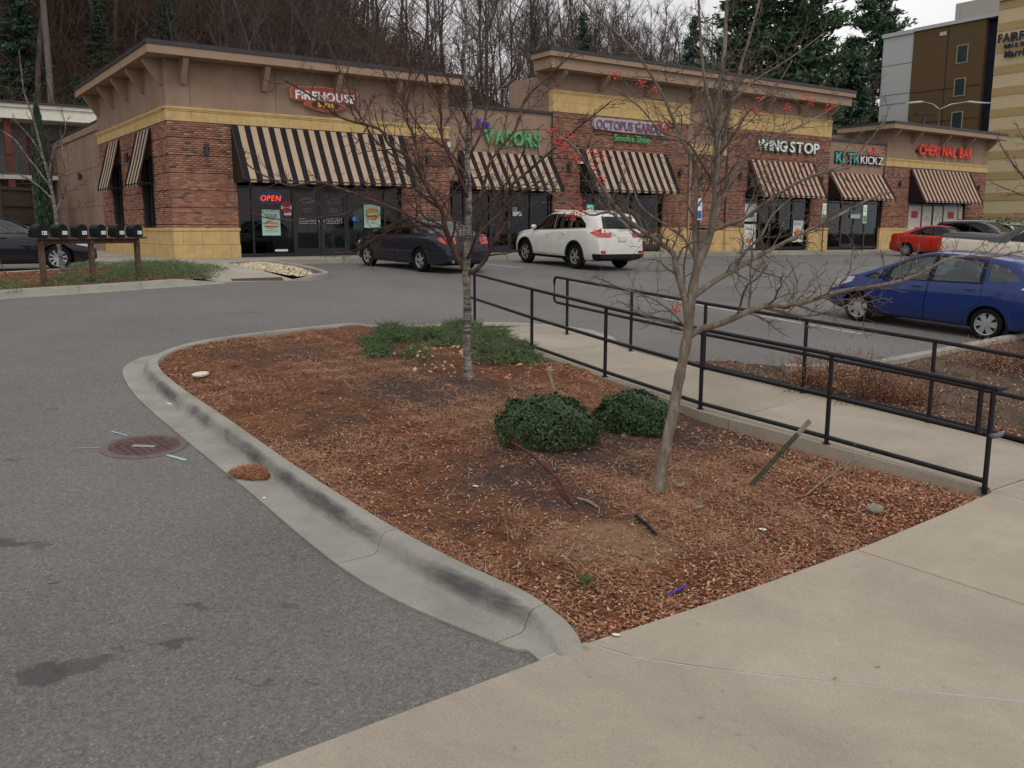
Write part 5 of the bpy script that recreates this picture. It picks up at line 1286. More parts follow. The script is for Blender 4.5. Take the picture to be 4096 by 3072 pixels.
# ---- specifications (x forward, z up, metres)
def sedan(L=4.75, W=1.82, H=1.47, fo=.95, wb=2.75, rw=.33):
    a = L / 2; fx = a - fo; rx = fx - wb
    top = [(-a, .62), (-a + .02, .80), (-a + .06, .98), (-a + .12, 1.06), (-a + .55, 1.09), (-a + .68, 1.11), (-a + 1.25, H - .10), (-a + 1.7, H - .01), (-.25, H), (.15, H - .04), (.45, H - .13), (a - 1.32, 1.04), (a - 1.15, .985), (a - .75, .93), (a - .35, .83), (a - .12, .73), (a - .03, .62), (a, .52)]
    belt = [(-a, .60), (-a + .1, .98), (-a + .6, 1.02), (-a + 1.0, 1.01), (a - 1.5, .93), (a - 1.2, .90), (a - .7, .84), (a - .3, .74), (a, .48)]
    win = [[(rx + .52, 1.05), (rx + .50, 1.10), (rx + .84, H - .125), (rx + 1.15, H - .085), (rx + 1.18, 1.02), (rx + .58, 1.035)],
           [(rx + 1.27, 1.02), (rx + 1.24, H - .082), (rx + 1.55, H - .085), (rx + 1.80, H - .15), (rx + 2.22, 1.08), (rx + 2.26, .985)],
           [(rx + .10, 1.075), (rx + .40, H - .27), (rx + .44, H - .26), (rx + .42, 1.06)]]
    sur = [(rx - .02, 1.05), (rx + .32, H - .25), (rx + .80, H - .09), (rx + 1.2, H - .06), (rx + 1.57, H - .065), (rx + 1.84, H - .13), (rx + 2.36, 1.03), (rx + 2.38, .965), (rx + .5, 1.01)]
    doors = [[(rx + .36, .52), (rx + .46, .90), (rx + .455, H - .22), (rx + .80, H - .075), (rx + 1.21, H - .045), (rx + 1.22, .27), (rx + .62, .27)],
             [(rx + 1.23, .27), (rx + 1.22, H - .045), (rx + 1.57, H - .05), (rx + 1.84, H - .11), (rx + 2.30, 1.04), (rx + 2.32, .6), (rx + 2.26, .27)]]
    return dict(L=L, W=W, fx=fx, rx=rx, rw=rw, sill=.20, top=top, belt=belt, windows=win, surround=sur, doors=doors, handles=[(rx + .72, .90), (rx + 1.55, .87)],
                front_glass=([(-.66, 1.02), (.66, 1.02), (.56, H - .075), (-.56, H - .075)], .25, a - .9), rear_glass=([(-.58, 1.13), (.58, 1.13), (.48, H - .085), (-.48, H - .085)], -a + .3, -a + 1.45),
                cabin=(rx + .1, fx - .55), mirror=(fx - .62, .98), tumble=.74,
                patches=[('headlight', 'clear_lens', [(a - .62, .78), (a - .5, .68), (a - .1, .60), (a + .1, .60), (a + .1, .70), (a - .2, .76)], .40, 1.2, 'xz2', .006),
                         ('tail_light', 'red_lens', [(-a - .1, .80), (-a - .1, .98), (-a + .22, 1.0), (-a + .36, .94), (-a + .12, .82)], .42, 1.2, 'xz2', .006),
                         ('bumper_insert', 'trim', [(-.72, .22), (.72, .22), (.66, .36), (-.66, .36)], -a - .2, -a + .4, 'yz', .006),
                         ('grille', 'trim', [(-.5, .26), (.5, .26), (.55, .52), (-.55, .52)], a - .5, a + .2, 'yz', .006)],
                boxes=[('number_plate', 'plate', (-a - .012, -.155, .72), (-a + .03, .155, .86))])
def hatch():
    a = 2.05; H = 1.525; fx = 1.25; rx = -1.25
    top = [(-a, .55), (-a + .01, .78), (-a + .05, .98), (-a + .14, 1.16), (-a + .36, 1.40), (-a + .5, 1.455), (-1.2, 1.495), (-.6, H), (-.15, 1.52), (.25, 1.44), (.55, 1.33), (1.05, 1.10), (1.3, .995), (1.62, .90), (1.85, .80), (1.98, .68), (2.05, .52)]
    belt = [(-a, .52), (-a + .1, .92), (-a + .4, 1.05), (-1.2, 1.01), (0, .955), (.8, .91), (1.1, .88), (1.5, .80), (1.85, .70), (2.05, .46)]
    win = [[(-1.02, 1.035), (-1.02, 1.415), (-.22, 1.44), (-.16, .995)], [(-.06, .985), (-.12, 1.44), (.02, 1.43), (.34, 1.325), (.66, 1.14), (.70, .95)],
           [(.80, .945), (.78, 1.08), (1.12, .955), (1.14, .935)], [(-1.70, 1.14), (-1.66, 1.20), (-1.42, 1.35), (-1.15, 1.40), (-1.16, 1.07), (-1.5, 1.09)]]
    return dict(L=4.1, W=1.69, fx=fx, rx=rx, rw=.295, arch=.05, sill=.19, top=top, belt=belt, windows=win, nose=.34, tail=.20, tumble=.78, n=40,
                surround=[(-1.08, 1.01), (-1.09, 1.43), (-.2, 1.462), (.02, 1.452), (.36, 1.345), (.72, 1.135), (1.2, .945), (1.2, .915), (.7, .925), (-.1, .965)],
                doors=[[(-.90, .50), (-1.10, .66), (-1.10, 1.0), (-1.10, 1.452), (-.115, 1.482), (-.09, .23), (-.82, .23)], [(-.085, .23), (-.11, 1.482), (.03, 1.475), (.40, 1.36), (.78, 1.13), (.86, .6), (.83, .23)]],
                handles=[(-.88, .895), (.10, .855)],
                front_glass=([(-.60, .99), (.60, .99), (.53, 1.43), (-.53, 1.43)], .25, 1.5), rear_glass=([(-.52, 1.06), (.52, 1.06), (.46, 1.40), (-.46, 1.40)], -2.2, -1.62),
                cabin=(-1.35, .95), mirror=(.80, .945), black_mirror=False, light_seats=False, spokes=(6, 'P'), rimf=.70,
                patches=[('headlight', 'clear_lens', [(1.40, .90), (1.45, .80), (1.95, .60), (2.2, .60), (2.2, .66), (1.8, .86)], .36, 1.2, 'xz2', .006),
                         ('tail_light', 'red_lens', [(-2.2, .80), (-2.2, 1.04), (-1.86, 1.06), (-1.78, .98), (-1.88, .82)], .50, 1.2, 'xz2', .006),
                         ('lamp_edge', 'clear_lens', [(-2.2, 1.0), (-2.2, 1.05), (-1.84, 1.075), (-1.74, .98), (-1.79, .975), (-1.87, 1.03)], .50, 1.2, 'xz2', .009),
                         ('bumper_insert', 'trim', [(-.6, .20), (.6, .20), (.6, .30), (-.6, .30)], -2.2, -1.8, 'yz', .006)],
                boxes=[('number_plate', 'plate', (-2.07, -.155, .72), (-2.02, .155, .86)), ('mud_flap', 'trim', (.86, .70, .12), (.885, .83, .36)), ('mud_flap', 'trim', (.86, -.83, .12), (.885, -.70, .36)), ('mud_flap', 'trim', (-1.63, .70, .12), (-1.605, .83, .36)), ('mud_flap', 'trim', (-1.63, -.83, .12), (-1.605, -.70, .36))])
def suv(H=1.73, L=4.88, W=1.93):
    a = L / 2; fx = a - .95; rx = fx - 2.79; rw = .385
    top = [(-a, .60), (-a + .02, .98), (-a + .05, 1.12), (-a + .10, 1.22), (-a + .34, 1.56), (-a + .40, 1.655), (-a + .7, H - .03), (-a + 1.4, H), (-.2, H), (.25, H - .05), (.55, H - .16), (1.12, 1.20), (1.3, 1.13), (1.7, 1.08), (a - .35, .99), (a - .12, .86), (a - .03, .70), (a, .58)]
    belt = [(-a, .58), (-a + .1, 1.12), (-a + .5, 1.22), (-1.2, 1.18), (0, 1.12), (.9, 1.07), (1.3, 1.02), (1.8, .96), (a - .3, .88), (a, .54)]
    win = [[(rx - .42, 1.28), (rx - .40, 1.34), (rx - .10, H - .20), (rx + .28, H - .145), (rx + .30, 1.24), (rx - .3, 1.255)], [(rx + .36, 1.235), (rx + .34, H - .14), (rx + 1.18, H - .115), (rx + 1.20, 1.185)],
           [(rx + 1.27, 1.18), (rx + 1.25, H - .115), (rx + 1.55, H - .13), (rx + 1.86, H - .24), (rx + 2.26, 1.20), (rx + 2.30, 1.13)]]
    return dict(L=L, W=W, fx=fx, rx=rx, rw=rw, arch=.06, sill=.27, top=top, belt=belt, windows=win, cladding=True, tumble=.79, tail=.16,
                surround=[(rx - .48, 1.25), (rx - .44, 1.37), (rx - .12, H - .17), (rx + .28, H - .115), (rx + 1.2, H - .09), (rx + 1.58, H - .105), (rx + 1.9, H - .22), (rx + 2.42, 1.15), (rx + 2.42, 1.10), (rx + 1.2, 1.16)],
                doors=[[(rx + .44, .62), (rx + .34, .80), (rx + .32, 1.0), (rx + .315, H - .11), (rx + 1.21, H - .075), (rx + 1.225, .40), (rx + .56, .40)], [(rx + 1.235, .40), (rx + 1.222, H - .075), (rx + 1.57, H - .09), (rx + 1.92, H - .20), (rx + 2.34, 1.19), (rx + 2.34, .7), (rx + 2.26, .40)]],
                handles=[(rx + .62, 1.05), (rx + 1.5, 1.01)],
                front_glass=([(-.68, 1.20), (.68, 1.20), (.60, H - .10), (-.60, H - .10)], .3, 1.6), rear_glass=([(-.66, 1.24), (.66, 1.24), (.56, 1.60), (-.56, 1.60)], -a - .2, -a + .45),
                cabin=(rx + .1, fx - .5), mirror=(fx - .58, 1.14), spokes=(5, 'Y'), rimf=.62,
                patches=[('headlight', 'clear_lens', [(a - .75, 1.02), (a - .6, .90), (a - .1, .80), (a + .1, .80), (a + .1, .90), (a - .3, 1.0)], .45, 1.2, 'xz2', .006),
                         ('tail_light', 'red_lens', [(-a - .1, .98), (-a - .1, 1.12), (-a + .30, 1.16), (-a + .42, 1.12), (-a + .1, 1.0)], .40, 1.2, 'xz2', .008),
                         ('bumper_insert', 'trim', [(-.95, .25), (.95, .25), (.95, .50), (-.95, .50)], -a - .2, -a + .28, 'yz', .008), ('sill_cladding', 'trim', [(rx + .48, .25), (fx - .45, .25), (fx - .45, .36), (rx + .48, .36)], .3, 1.2, 'xz2', .006)],
                boxes=[('number_plate', 'plate', (-a - .014, -.155, .88), (-a + .03, .155, 1.02)), ('reflector', 'red_lens', (-a - .02, .62, .52), (-a + .12, .80, .60)), ('reflector', 'red_lens', (-a - .02, -.80, .52), (-a + .12, -.62, .60)),
                       ('roof_rail', 'white', (-1.5, .60, H - .005), (.25, .64, H + .035)), ('roof_rail', 'white', (-1.5, -.64, H - .005), (.25, -.60, H + .035)), ('wiper', 'trim', (-a + .03, -.25, 1.24), (-a + .06, .15, 1.26))],
                tubes=[((-a + .02, -.3, 1.27), (-a + .14, .1, 1.29), .01, 'trim', 'wiper_arm')])
def truck():
    a = 2.81; H = 1.93; W = 2.02; fx = a - .98; rx = fx - 3.30; rw = .40
    top = [(-a, .75), (-a + .02, 1.30), (-a + .05, 1.36), (-a + .1, 1.375), (-1.25, 1.40), (-1.05, 1.42), (-.62, 1.70), (-.30, H - .02), (.0, H), (.55, H), (.95, H - .08), (1.25, 1.62), (1.6, 1.33), (1.75, 1.27), (2.4, 1.20), (a - .1, 1.08), (a - .02, .85), (a, .7)]
    belt = [(-a, .72), (-a + .06, 1.25), (-1.3, 1.27), (0, 1.24), (1.4, 1.18), (1.8, 1.15), (2.5, 1.08), (a, .66)]
    win = [[(-.72, 1.30), (-.70, 1.36), (-.32, 1.68), (-.24, 1.68), (-.24, 1.30)], [(-.05, 1.30), (-.05, 1.75), (.0, 1.79), (.60, 1.78), (.62, 1.28)], [(.72, 1.28), (.70, 1.78), (.95, 1.76), (1.15, 1.62), (1.45, 1.32), (1.48, 1.24)]]
    return dict(L=5.62, W=W, fx=fx, rx=rx, rw=rw, arch=.09, sill=.40, top=top, belt=belt, windows=win, tumble=.80, tail=.06, nose=.14,
                doors=[[(-.14, .55), (-.16, 1.22), (-.13, 1.82), (.62, 1.84), (.64, .5), (.0, .5)], [(.66, .5), (.66, 1.84), (.97, 1.82), (1.18, 1.66), (1.52, 1.3), (1.5, .5)]], handles=[(.08, 1.12), (.86, 1.10)],
                front_glass=([(-.72, 1.33), (.72, 1.33), (.64, 1.80), (-.64, 1.80)], 1.0, 2.1), rear_glass=([(-.6, 1.50), (.6, 1.50), (.55, 1.76), (-.55, 1.76)], -1.0, -.25),
                cabin=(-.5, 1.5), mirror=(1.42, 1.25), spokes=(5, 'S'), rimf=.58,
                patches=[('tail_light', 'red_lens', [(-a - .1, .86), (-a - .1, 1.28), (-a + .09, 1.28), (-a + .11, .86)], .72, 1.3, 'xz2', .01),
                         ('bed_rail', 'grey_clad', [(-a - .1, 1.285), (-a - .1, 1.40), (-1.3, 1.44), (-1.0, 1.44), (-.60, 1.73), (-.34, 1.90), (-.18, 1.90), (-.40, 1.66), (-.76, 1.285)], .55, 1.3, 'xz2', .012),
                         ('sail_panel', 'grey_clad', [(-1.35, 1.30), (-.85, 1.56), (-.80, 1.24), (-1.3, 1.24)], .55, 1.3, 'xz2', .010),
                         ('rear_bumper', 'grey_clad', [(-1.1, .40), (1.1, .40), (1.1, .66), (-1.1, .66)], -a - .2, -a + .25, 'yz', .03), ('headlight', 'clear_lens', [(a - .4, .85), (a + .1, .85), (a + .1, 1.02), (a - .35, 1.05)], .5, 1.3, 'xz2', .006)],
                boxes=[('bed_cover', 'grey_clad', (-a + .12, -.78, 1.385), (-1.15, .78, 1.42)), ('roof_rail', 'grey_clad', (-.5, .68, H - .0), (.9, .74, H + .05)), ('roof_rail', 'grey_clad', (-.5, -.74, H - .0), (.9, -.68, H + .05))])
M['grey_clad'] = mat('grey_cladding', (.075, .078, .08), .75, .3)
CARS = []
def mk(spec, name, label, cat, body, fa, ra, glass=None, **over):
    sp = dict(spec); sp.update(over); c = Car(sp, name, label, cat, body, glass); c.make(); place(c.root, fa, ra, sp); return c.root
def axles(px_f, px_r): return gp(*px_f), gp(*px_r)
import time as _t
_t0 = _t.time()
wo_ = .70   # the pixel shows the near tyre's foot; the axle middle is this far beyond
def off(p, q, w):
    d = (p - q).normalized(); n = Vector((d.y, -d.x, 0)); 
    if n.y < 0: n = -n
    return p + n * w, q + n * w
# blue hatchback
f = gp(3432, 1283); r = f + (Vector((8.8, 16.23, 0)) - Vector((7.08, 18.19, 0))).normalized() * 2.5
f, r = off(f, r, .72)
mk(hatch(), 'hatchback_car', 'dark blue small hatchback with silver wheel covers behind the black railing', 'car', paint('blue_paint', (.008, .026, .135), .25), f, r, M['car_glass_clear'])
# dark grey sedan
r = Vector((-2.52, 25.3, 0)); f = r + (N3 * 1.0 + U3 * -.10).normalized() * 2.75; f, r = off(f, r, .78)
mk(sedan(4.80, 1.84, 1.50), 'sedan_car', 'dark grey sedan with red tail lights parked facing the shop doors', 'car', paint('charcoal_paint', (.012, .012, .020), .25), f, r, None, spokes=(5, 'Y'),
   tubes=[((-2.42, .55, .33), (-2.25, .55, .33), .045, 'chrome', 'exhaust'), ((-2.42, -.55, .33), (-2.25, -.55, .33), .045, 'chrome', 'exhaust'), ((-2.39, -.6, .40), (-2.39, .6, .40), .008, 'chrome', 'bumper_strip')])
# white suv
r = Vector((2.0, 27.6, 0)); f = r + (N3 * 1.0 + U3 * .06).normalized() * 2.79; f, r = off(f, r, .82)
mk(suv(), 'suv_car', 'white sport utility vehicle with black wheel arches parked nose in', 'car', paint('white_paint_car', (.66, .65, .60), .3), f, r, None)
# red sedan, backed in
r = Vector((18.95, 43.2, 0)); f = r - (N3 * 1.0 - U3 * .05).normalized() * 2.6; f, r = off(f, r, .75)
mk(sedan(4.45, 1.74, 1.46, .90, 2.60, .31), 'sedan_car', 'bright red sedan backed in near the farthest shop', 'car', paint('red_paint', (.45, .022, .012), .28), f, r, None, spokes=(8, 'S'))
# cream pickup truck, rear end nearest the shops
tail = Vector((12.95, 27.6, 0)); hd = Vector((.60, -.80, 0)); n_ = Vector((.80, .60, 0)); c_ = tail + n_ * 1.01
mk(truck(), 'pickup_truck', 'cream pickup truck with grey cladding and covered bed behind the blue hatchback', 'pickup truck', paint('cream_paint', (.62, .55, .44), .35), c_ + hd * (2.81 + truck()['fx']), c_ + hd * (2.81 + truck()['rx']), None)
# dark blue suv behind the truck
c_ = stw(36.2, -7.1); hd = -N3
mk(suv(1.70, 4.6, 1.85), 'suv_car', 'dark navy sport utility vehicle between the red sedan and the pickup truck', 'car', paint('navy_paint', (.012, .014, .035), .3), c_ + hd * 1.35, c_ - hd * 1.44, None)
# two vehicles farther up
c_ = at(3985, 900, 47.0); hd = (-N3 * 1 - U3 * .15).normalized()
mk(sedan(4.6, 1.8, 1.46), 'sedan_car', 'silver sedan in the row before the hotel, its windscreen catching the sky', 'car', paint('silver_paint', (.34, .36, .37), .3, .4), c_ + hd * 1.4, c_ - hd * 1.35, None)
c_ = at(4040, 880, 56.0)
mk(suv(1.76, 4.7, 1.87), 'suv_car', 'pale sport utility vehicle with a roof rack farthest up the lot', 'car', paint('pale_paint', (.52, .55, .55), .3), c_ + hd * 1.4, c_ - hd * 1.39, None)
# black sedan, left
f = gp(225, 1082) + Vector((-.35, .75, 0)); hd = (U3 * 1.0 + N3 * -.10).normalized()
mk(sedan(4.86, 1.84, 1.46, .98, 2.80, .335), 'sedan_car', 'black sedan with bright alloy wheels behind the row of mailboxes', 'car', paint('black_paint', (.008, .009, .014), .22), f, f - hd * 2.8, M['car_glass_clear'], spokes=(10, 'S'), rimf=.68)

# ================================================================== TREES
def bark(name, a, b_, band=False, sc=14):
    m, nt, b = nodes(name, .92, .12); v = wpos(nt)
    c = ramp(nt, noise(nt, sc, 8, .78, wpos(nt, (1, 1, .35))), [(.34, [q * .6 for q in a]), (.5, a), (.66, b_)])
    if band:
        f = ramp(nt, noise(nt, 6, 6, .8, wpos(nt, (.6, .6, 8))), [(.46, 0.0), (.56, .9)]); c = mixc(nt, f, c, (.045, .036, .032))
    li = ramp(nt, noise(nt, 9, 5, .7, v), [(.58, 0.0), (.68, .5)]); c = mixc(nt, li, c, (.21, .215, .17))
    nt.links.new(c, b.inputs['Base Color']); bump(nt, b, noise(nt, 45, 6, .75, wpos(nt, (1, 1, .3))), 1.0, .02); return m
M['bark_pale'] = bark('pale_banded_bark', (.24, .215, .19), (.44, .40, .355), True)
M['bark_red'] = bark('reddish_twig_bark', (.085, .052, .045), (.17, .115, .098))
M['bark_grey'] = bark('grey_lichen_bark', (.20, .165, .13), (.34, .295, .235))
M['bark_twig'] = bark('grey_twig_bark', (.15, .115, .095), (.26, .215, .175))
M['bark_forest'] = bark('forest_bark', (.075, .060, .053), (.17, .145, .13), sc=3)
M['twig_forest'] = mat('forest_twigs', (.105, .078, .068), .95, .1, var=.35, scale=.15, obj=False)
M['brush_brown'] = mat('brown_brush', (.10, .068, .052), .95, .1, var=.4, scale=.3, obj=False)
def leafmat(name, a, b_, rough=.6, sc=6):
    m, nt, b = nodes(name, rough, .3); v = wpos(nt)
    nt.links.new(ramp(nt, noise(nt, sc, 4, .7, v), [(.3, a), (.7, b_)]), b.inputs['Base Color']); return m
M['conifer'] = leafmat('conifer_needles', (.024, .058, .036), (.062, .12, .068), .7, .6)
M['conifer2'] = leafmat('pine_needles', (.026, .06, .03), (.07, .12, .055), .7, .6)
def unit(v): return v / (np.linalg.norm(v) + 1e-9)
def wig(p, d, L, n, a, up, rg):
    pts = [p]; d = unit(d)
    for i in range(n):
        d = unit(d + rg.normal(0, a, 3) + np.array([0, 0, up])); pts.append(pts[-1] + d * L / n)
    return np.array(pts)
def sprout(nbs, path, r0, r1, lev, P, rg, L0):
    """side shoots off a limb; nbs: collectors per level"""
    k = len(path); seg = np.linalg.norm(np.diff(path, axis=0), axis=1); tot = seg.sum()
    n = max(2, int(tot * P['den'][lev])); cum = np.concatenate([[0], np.cumsum(seg)]) / tot
    side = rg.rand() * 6.28
    for i in range(n):
        f = P['f0'][lev] + (1 - P['f0'][lev]) * (i + rg.rand() * .9) / n; f = min(f, .99)
        j = max(0, min(k - 2, int(np.searchsorted(cum, f) - 1))); u = (f - cum[j]) / (cum[j+1] - cum[j] + 1e-9)
        p = path[j] * (1 - u) + path[j+1] * u; t = unit(path[j+1] - path[j])
        a = side + i * 2.4 + rg.normal(0, .5); ref = unit(np.cross(t, [0.3, .1, 1.0])); rf2 = np.cross(t, ref)
        out = ref * math.cos(a) + rf2 * math.sin(a)
        L = L0 * P['len'][lev] * (1.15 - .7 * f) * rg.uniform(.5, 1.3)
        d = unit(t * P['fwd'][lev] + out + np.array([0, 0, P['lift'][lev]]))
        q = wig(p, d, L, P['seg'][lev], P['wig'], P['up'], rg); rr = max(P['rmin'], (r0 + (r1 - r0) * f) * P['rr'][lev])
        nbs[min(lev, len(nbs) - 1)].tube(q, np.linspace(rr, max(P['rmin'] * .6, rr * .3), len(q)), P['sides'][lev])
        if lev + 1 < len(P['den']): sprout(nbs, q, rr, rr * .3, lev + 1, P, rg, L)
def px_limb(P, Y, rpx0, rpx1, z=None):
    """limb given as pixels (x, y, metres nearer/farther); returns path, radii"""
    pts = [tuple(at(p[0], p[1], Y + (p[2] if len(p) > 2 else 0))) for p in P]
    q = catmull([Vector(p) for p in pts], 4); n = len(q); mpp = Y / FPX
    return np.array([tuple(v) for v in q]), np.linspace(rpx0 * mpp, rpx1 * mpp, n)
# ---------------- left tree of the island
def fore_tree(label, Y, trunk, limbs, mt, mb_, mtw, PAR, seed, name='bare_tree'):
    rg = np.random.RandomState(seed)
    path, rad = px_limb(*trunk[:1], Y, *trunk[1:]) if False else px_limb(trunk[0], Y, trunk[1], trunk[2])
    base = path[0]; root = empty(name, (0, 0, 0), 0, label=label, category='tree')
    root.location = tuple(base); off_ = -base
    nb = NB(); kn = 1 + .05 * np.sin(np.arange(len(rad)) * 2.1 + seed) + .05 * rg.normal(0, 1, len(rad)); flare = rad * kn; flare[:2] *= [1.35, 1.12]; path2 = path.copy(); path2 = np.vstack([path[0] - [0, 0, .12], path]); nb.tube(path2 + off_, np.concatenate([[flare[0] * 1.2], flare]), 12)
    link('trunk', nb.data('trunk', mt), root)
    tw = NB()
    for (P, r0, r1, *o) in limbs:
        lp, lr = px_limb(P, Y, r0, r1); nb = NB(); nb.tube(lp + off_, lr, 8); link('limb', nb.data('limb', mb_), root)
        sprout([tw], lp + off_, lr[0], lr[-1], 0, PAR, rg, min(1.3, np.linalg.norm(np.diff(lp, axis=0), axis=1).sum()))
    t2 = path[int(len(path) * PAR.get('t0', .5)):]
    sprout([tw], t2 + off_, rad[-1] * 2, rad[-1], 0, PAR, rg, 1.2)
    link('twigs', tw.data('twigs', mtw), root, kind='stuff'); return root, base
PL = dict(den=[8.0, 9, 9], len=[.50, .46, .5], fwd=[1.0, .9, .8], lift=[.25, .15, .1], f0=[.12, .15, .15], seg=[6, 4, 3], wig=.20, up=.02, rr=[.42, .5, .6], rmin=.0036, sides=[5, 4, 3], t0=.35)
LY = G3(1872, 1508).y
left_tree = fore_tree('bare young tree with pale banded trunk and reddish branches at the island end', LY,
    ([(1872, 1508), (1868, 1400), (1870, 1250), (1866, 1090), (1871, 960), (1876, 800), (1868, 640), (1880, 430), (1852, 250), (1868, 100), (1840, -60), (1850, -240)], 19, 5), [
    ([(1864, 1085), (1822, 1010), (1781, 915, -.1), (1766, 838, -.2), (1720, 771, -.3), (1689, 710, -.35), (1638, 633, -.4), (1556, 577, -.45), (1515, 515, -.5), (1361, 469, -.5), (1259, 392, -.5), (1130, 315, -.5)], 12, 3),
    ([(1781, 915, -.1), (1694, 894, -.3), (1607, 848, -.5), (1463, 792, -.6), (1284, 730, -.7), (1207, 738, -.75), (1146, 740, -.8), (1053, 700, -.8), (966, 643, -.8)], 7, 2),
    ([(1607, 848, -.5), (1463, 812, -.4), (1392, 853, -.3), (1289, 869, -.3), (1182, 881, -.2), (1053, 868, -.2), (951, 830, -.2)], 4.5, 1.6),
    ([(1822, 1010), (1766, 945, .2), (1700, 905, .4), (1592, 910, .5), (1515, 945, .6), (1412, 1002, .6), (1325, 1015, .7)], 5, 1.7),
    ([(1766, 838, -.2), (1700, 790, .1), (1600, 650, .3), (1500, 560, .4), (1420, 420, .5), (1370, 300, .6), (1300, 150, .7)], 6, 2),
    ([(1689, 710, -.35), (1660, 560, -.2), (1610, 430, -.1), (1640, 280, .1), (1600, 100, .2), (1625, -60, .2)], 6, 2.2),
    ([(1866, 1092), (1908, 1078, -.1), (1959, 1005, -.2), (2010, 870, -.3), (2035, 758, -.3), (2130, 670, -.4), (2231, 581, -.5), (2320, 505, -.5), (2446, 404, -.6)], 10, 2.4),
    ([(1871, 1000), (1920, 930, .2), (1990, 860, .4), (2080, 770, .5), (2180, 740, .6), (2290, 640, .6)], 6, 2),
    ([(1874, 860), (1930, 760, .1), (1965, 640, .2), (2060, 520, .3), (2100, 400, .4), (2190, 310, .4), (2310, 190, .5), (2390, 60, .5)], 6.5, 2),
    ([(1876, 800), (1830, 690, -.2), (1770, 560, -.3), (1760, 420, -.4), (1700, 290, -.4), (1730, 130, -.4), (1690, -60, -.5)], 6.5, 2.4),
    ([(1870, 640), (1930, 520, .2), (1960, 400, .3), (2060, 260, .3), (2050, 110, .4), (2120, -60, .4)], 5.5, 2),
    ([(1876, 500), (1820, 380, -.2), (1760, 260, -.3), (1690, 150, -.3), (1560, 60, -.3)], 4, 1.8),
    ([(1872, 740), (1810, 620, .5), (1690, 520, .8), (1560, 330, 1.0), (1480, 200, 1.1), (1350, 60, 1.2)], 5, 1.8),
    ([(1868, 1040), (1900, 960, -.4), (1930, 850, -.7), (2050, 700, -.9), (2110, 560, -1.1)], 5, 1.8),
    ([(1867, 1060), (1840, 960, .3), (1800, 860, .7), (1740, 760, 1.0), (1650, 700, 1.2), (1520, 680, 1.3)], 5, 1.8)], M['bark_pale'], M['bark_red'], M['bark_red'], PL, 3)
# ---------------- right tree of the island
PR = dict(den=[11.0, 12, 13], len=[.42, .48, .55], fwd=[1.0, .9, .8], lift=[.18, .1, .05], f0=[.14, .12, .15], seg=[6, 4, 3], wig=.26, up=.02, rr=[.40, .5, .6], rmin=.0022, sides=[5, 4, 3], t0=.5)
RY = G3(2638, 1955).y
right_tree, rbase = fore_tree('grey barked bare tree with sparse red berries leaning right beside the railing', RY,
    ([(2638, 1955), (2655, 1830), (2685, 1680), (2712, 1540), (2740, 1400), (2757, 1290), (2766, 1190), (2790, 1062), (2825, 985), (2848, 900), (2862, 800), (2857, 702), (2862, 600), (2884, 470), (2880, 357), (2898, 200), (2905, 60), (2915, -100)], 25, 5.5), [
    ([(2752, 1300), (2740, 1200), (2705, 1080), (2690, 1010), (2613, 952, -.1), (2496, 866, -.2), (2402, 740, -.3), (2300, 592, -.4), (2225, 540, -.4)], 15, 4),
    ([(2786, 1075), (2778, 940, .1), (2782, 827, .1), (2786, 686, .2), (2762, 623, .2), (2684, 459, .2), (2651, 380, .2), (2542, 210, .2), (2386, 58, .2), (2300, -40, .2)], 11, 4),
    ([(2838, 960), (2852, 830, -.1), (2872, 640, -.2), (2850, 470, -.2), (2815, 300, -.3), (2800, 120, -.3), (2790, -90, -.3)], 10, 4),
    ([(2858, 702), (2895, 560, .1), (2927, 404, .1), (2965, 260, .2), (3010, 110, .2), (3045, -30, .2)], 9, 4),
    ([(2757, 1345), (2800, 1318, .0), (2896, 1289, -.1), (3045, 1227, -.2), (3200, 1212, -.25), (3358, 1166, -.3), (3516, 1143, -.35), (3652, 1107, -.4), (3810, 1030, -.4), (3968, 1028, -.4), (4090, 1003, -.4)], 15, 3),
    ([(3045, 1227, -.2), (3200, 1262, -.1), (3330, 1245), (3426, 1202, .1), (3495, 1160, .1)], 7, 2.2),
    ([(2768, 1190), (2850, 1130), (2927, 1086, .1), (3052, 1015, .2), (3186, 945, .3), (3320, 880, .4), (3470, 800, .5), (3560, 770, .5)], 13, 3),
    ([(2842, 925), (2900, 900), (2966, 880, -.1), (3084, 796, -.2), (3210, 720, -.3), (3400, 640, -.4), (3545, 478, -.4)], 9, 2.6),
    ([(2927, 1086, .1), (2980, 1010, .3), (3044, 945, .4), (3090, 860, .5), (3180, 780, .6)], 7, 2.6),
    ([(2752, 1320), (2690, 1250, -.1), (2600, 1190, -.2), (2480, 1150, -.3), (2370, 1100, -.4)], 5.5, 2),
    ([(2750, 1330), (2680, 1290, .2), (2590, 1270, .4), (2470, 1200, .5)], 4.5, 2),
    ([(2613, 952, -.1), (2540, 930, .1), (2440, 850, .3), (2360, 860, .4), (2250, 800, .5), (2180, 760, .5)], 7, 2.2),
    ([(2860, 640), (2920, 560, -.3), (3000, 440, -.5), (3100, 350, -.6), (3170, 240, -.7)], 6, 2.2),
    ([(2857, 740), (2800, 640, -.3), (2740, 560, -.5), (2640, 520, -.6), (2560, 430, -.7), (2450, 350, -.8)], 6, 2),
    ([(2927, 404, .1), (3020, 320, .3), (3150, 240, .4), (3300, 130, .5)], 5, 2),
    ([(2848, 900), (2900, 780, .4), (2960, 660, .6), (3080, 560, .7), (3250, 480, .8), (3380, 400, .9)], 7, 2.2),
    ([(2790, 1062), (2740, 960, .4), (2660, 900, .6), (2560, 820, .7), (2520, 700, .8)], 6, 2)], M['bark_grey'], M['bark_grey'], M['bark_twig'], PR, 5)
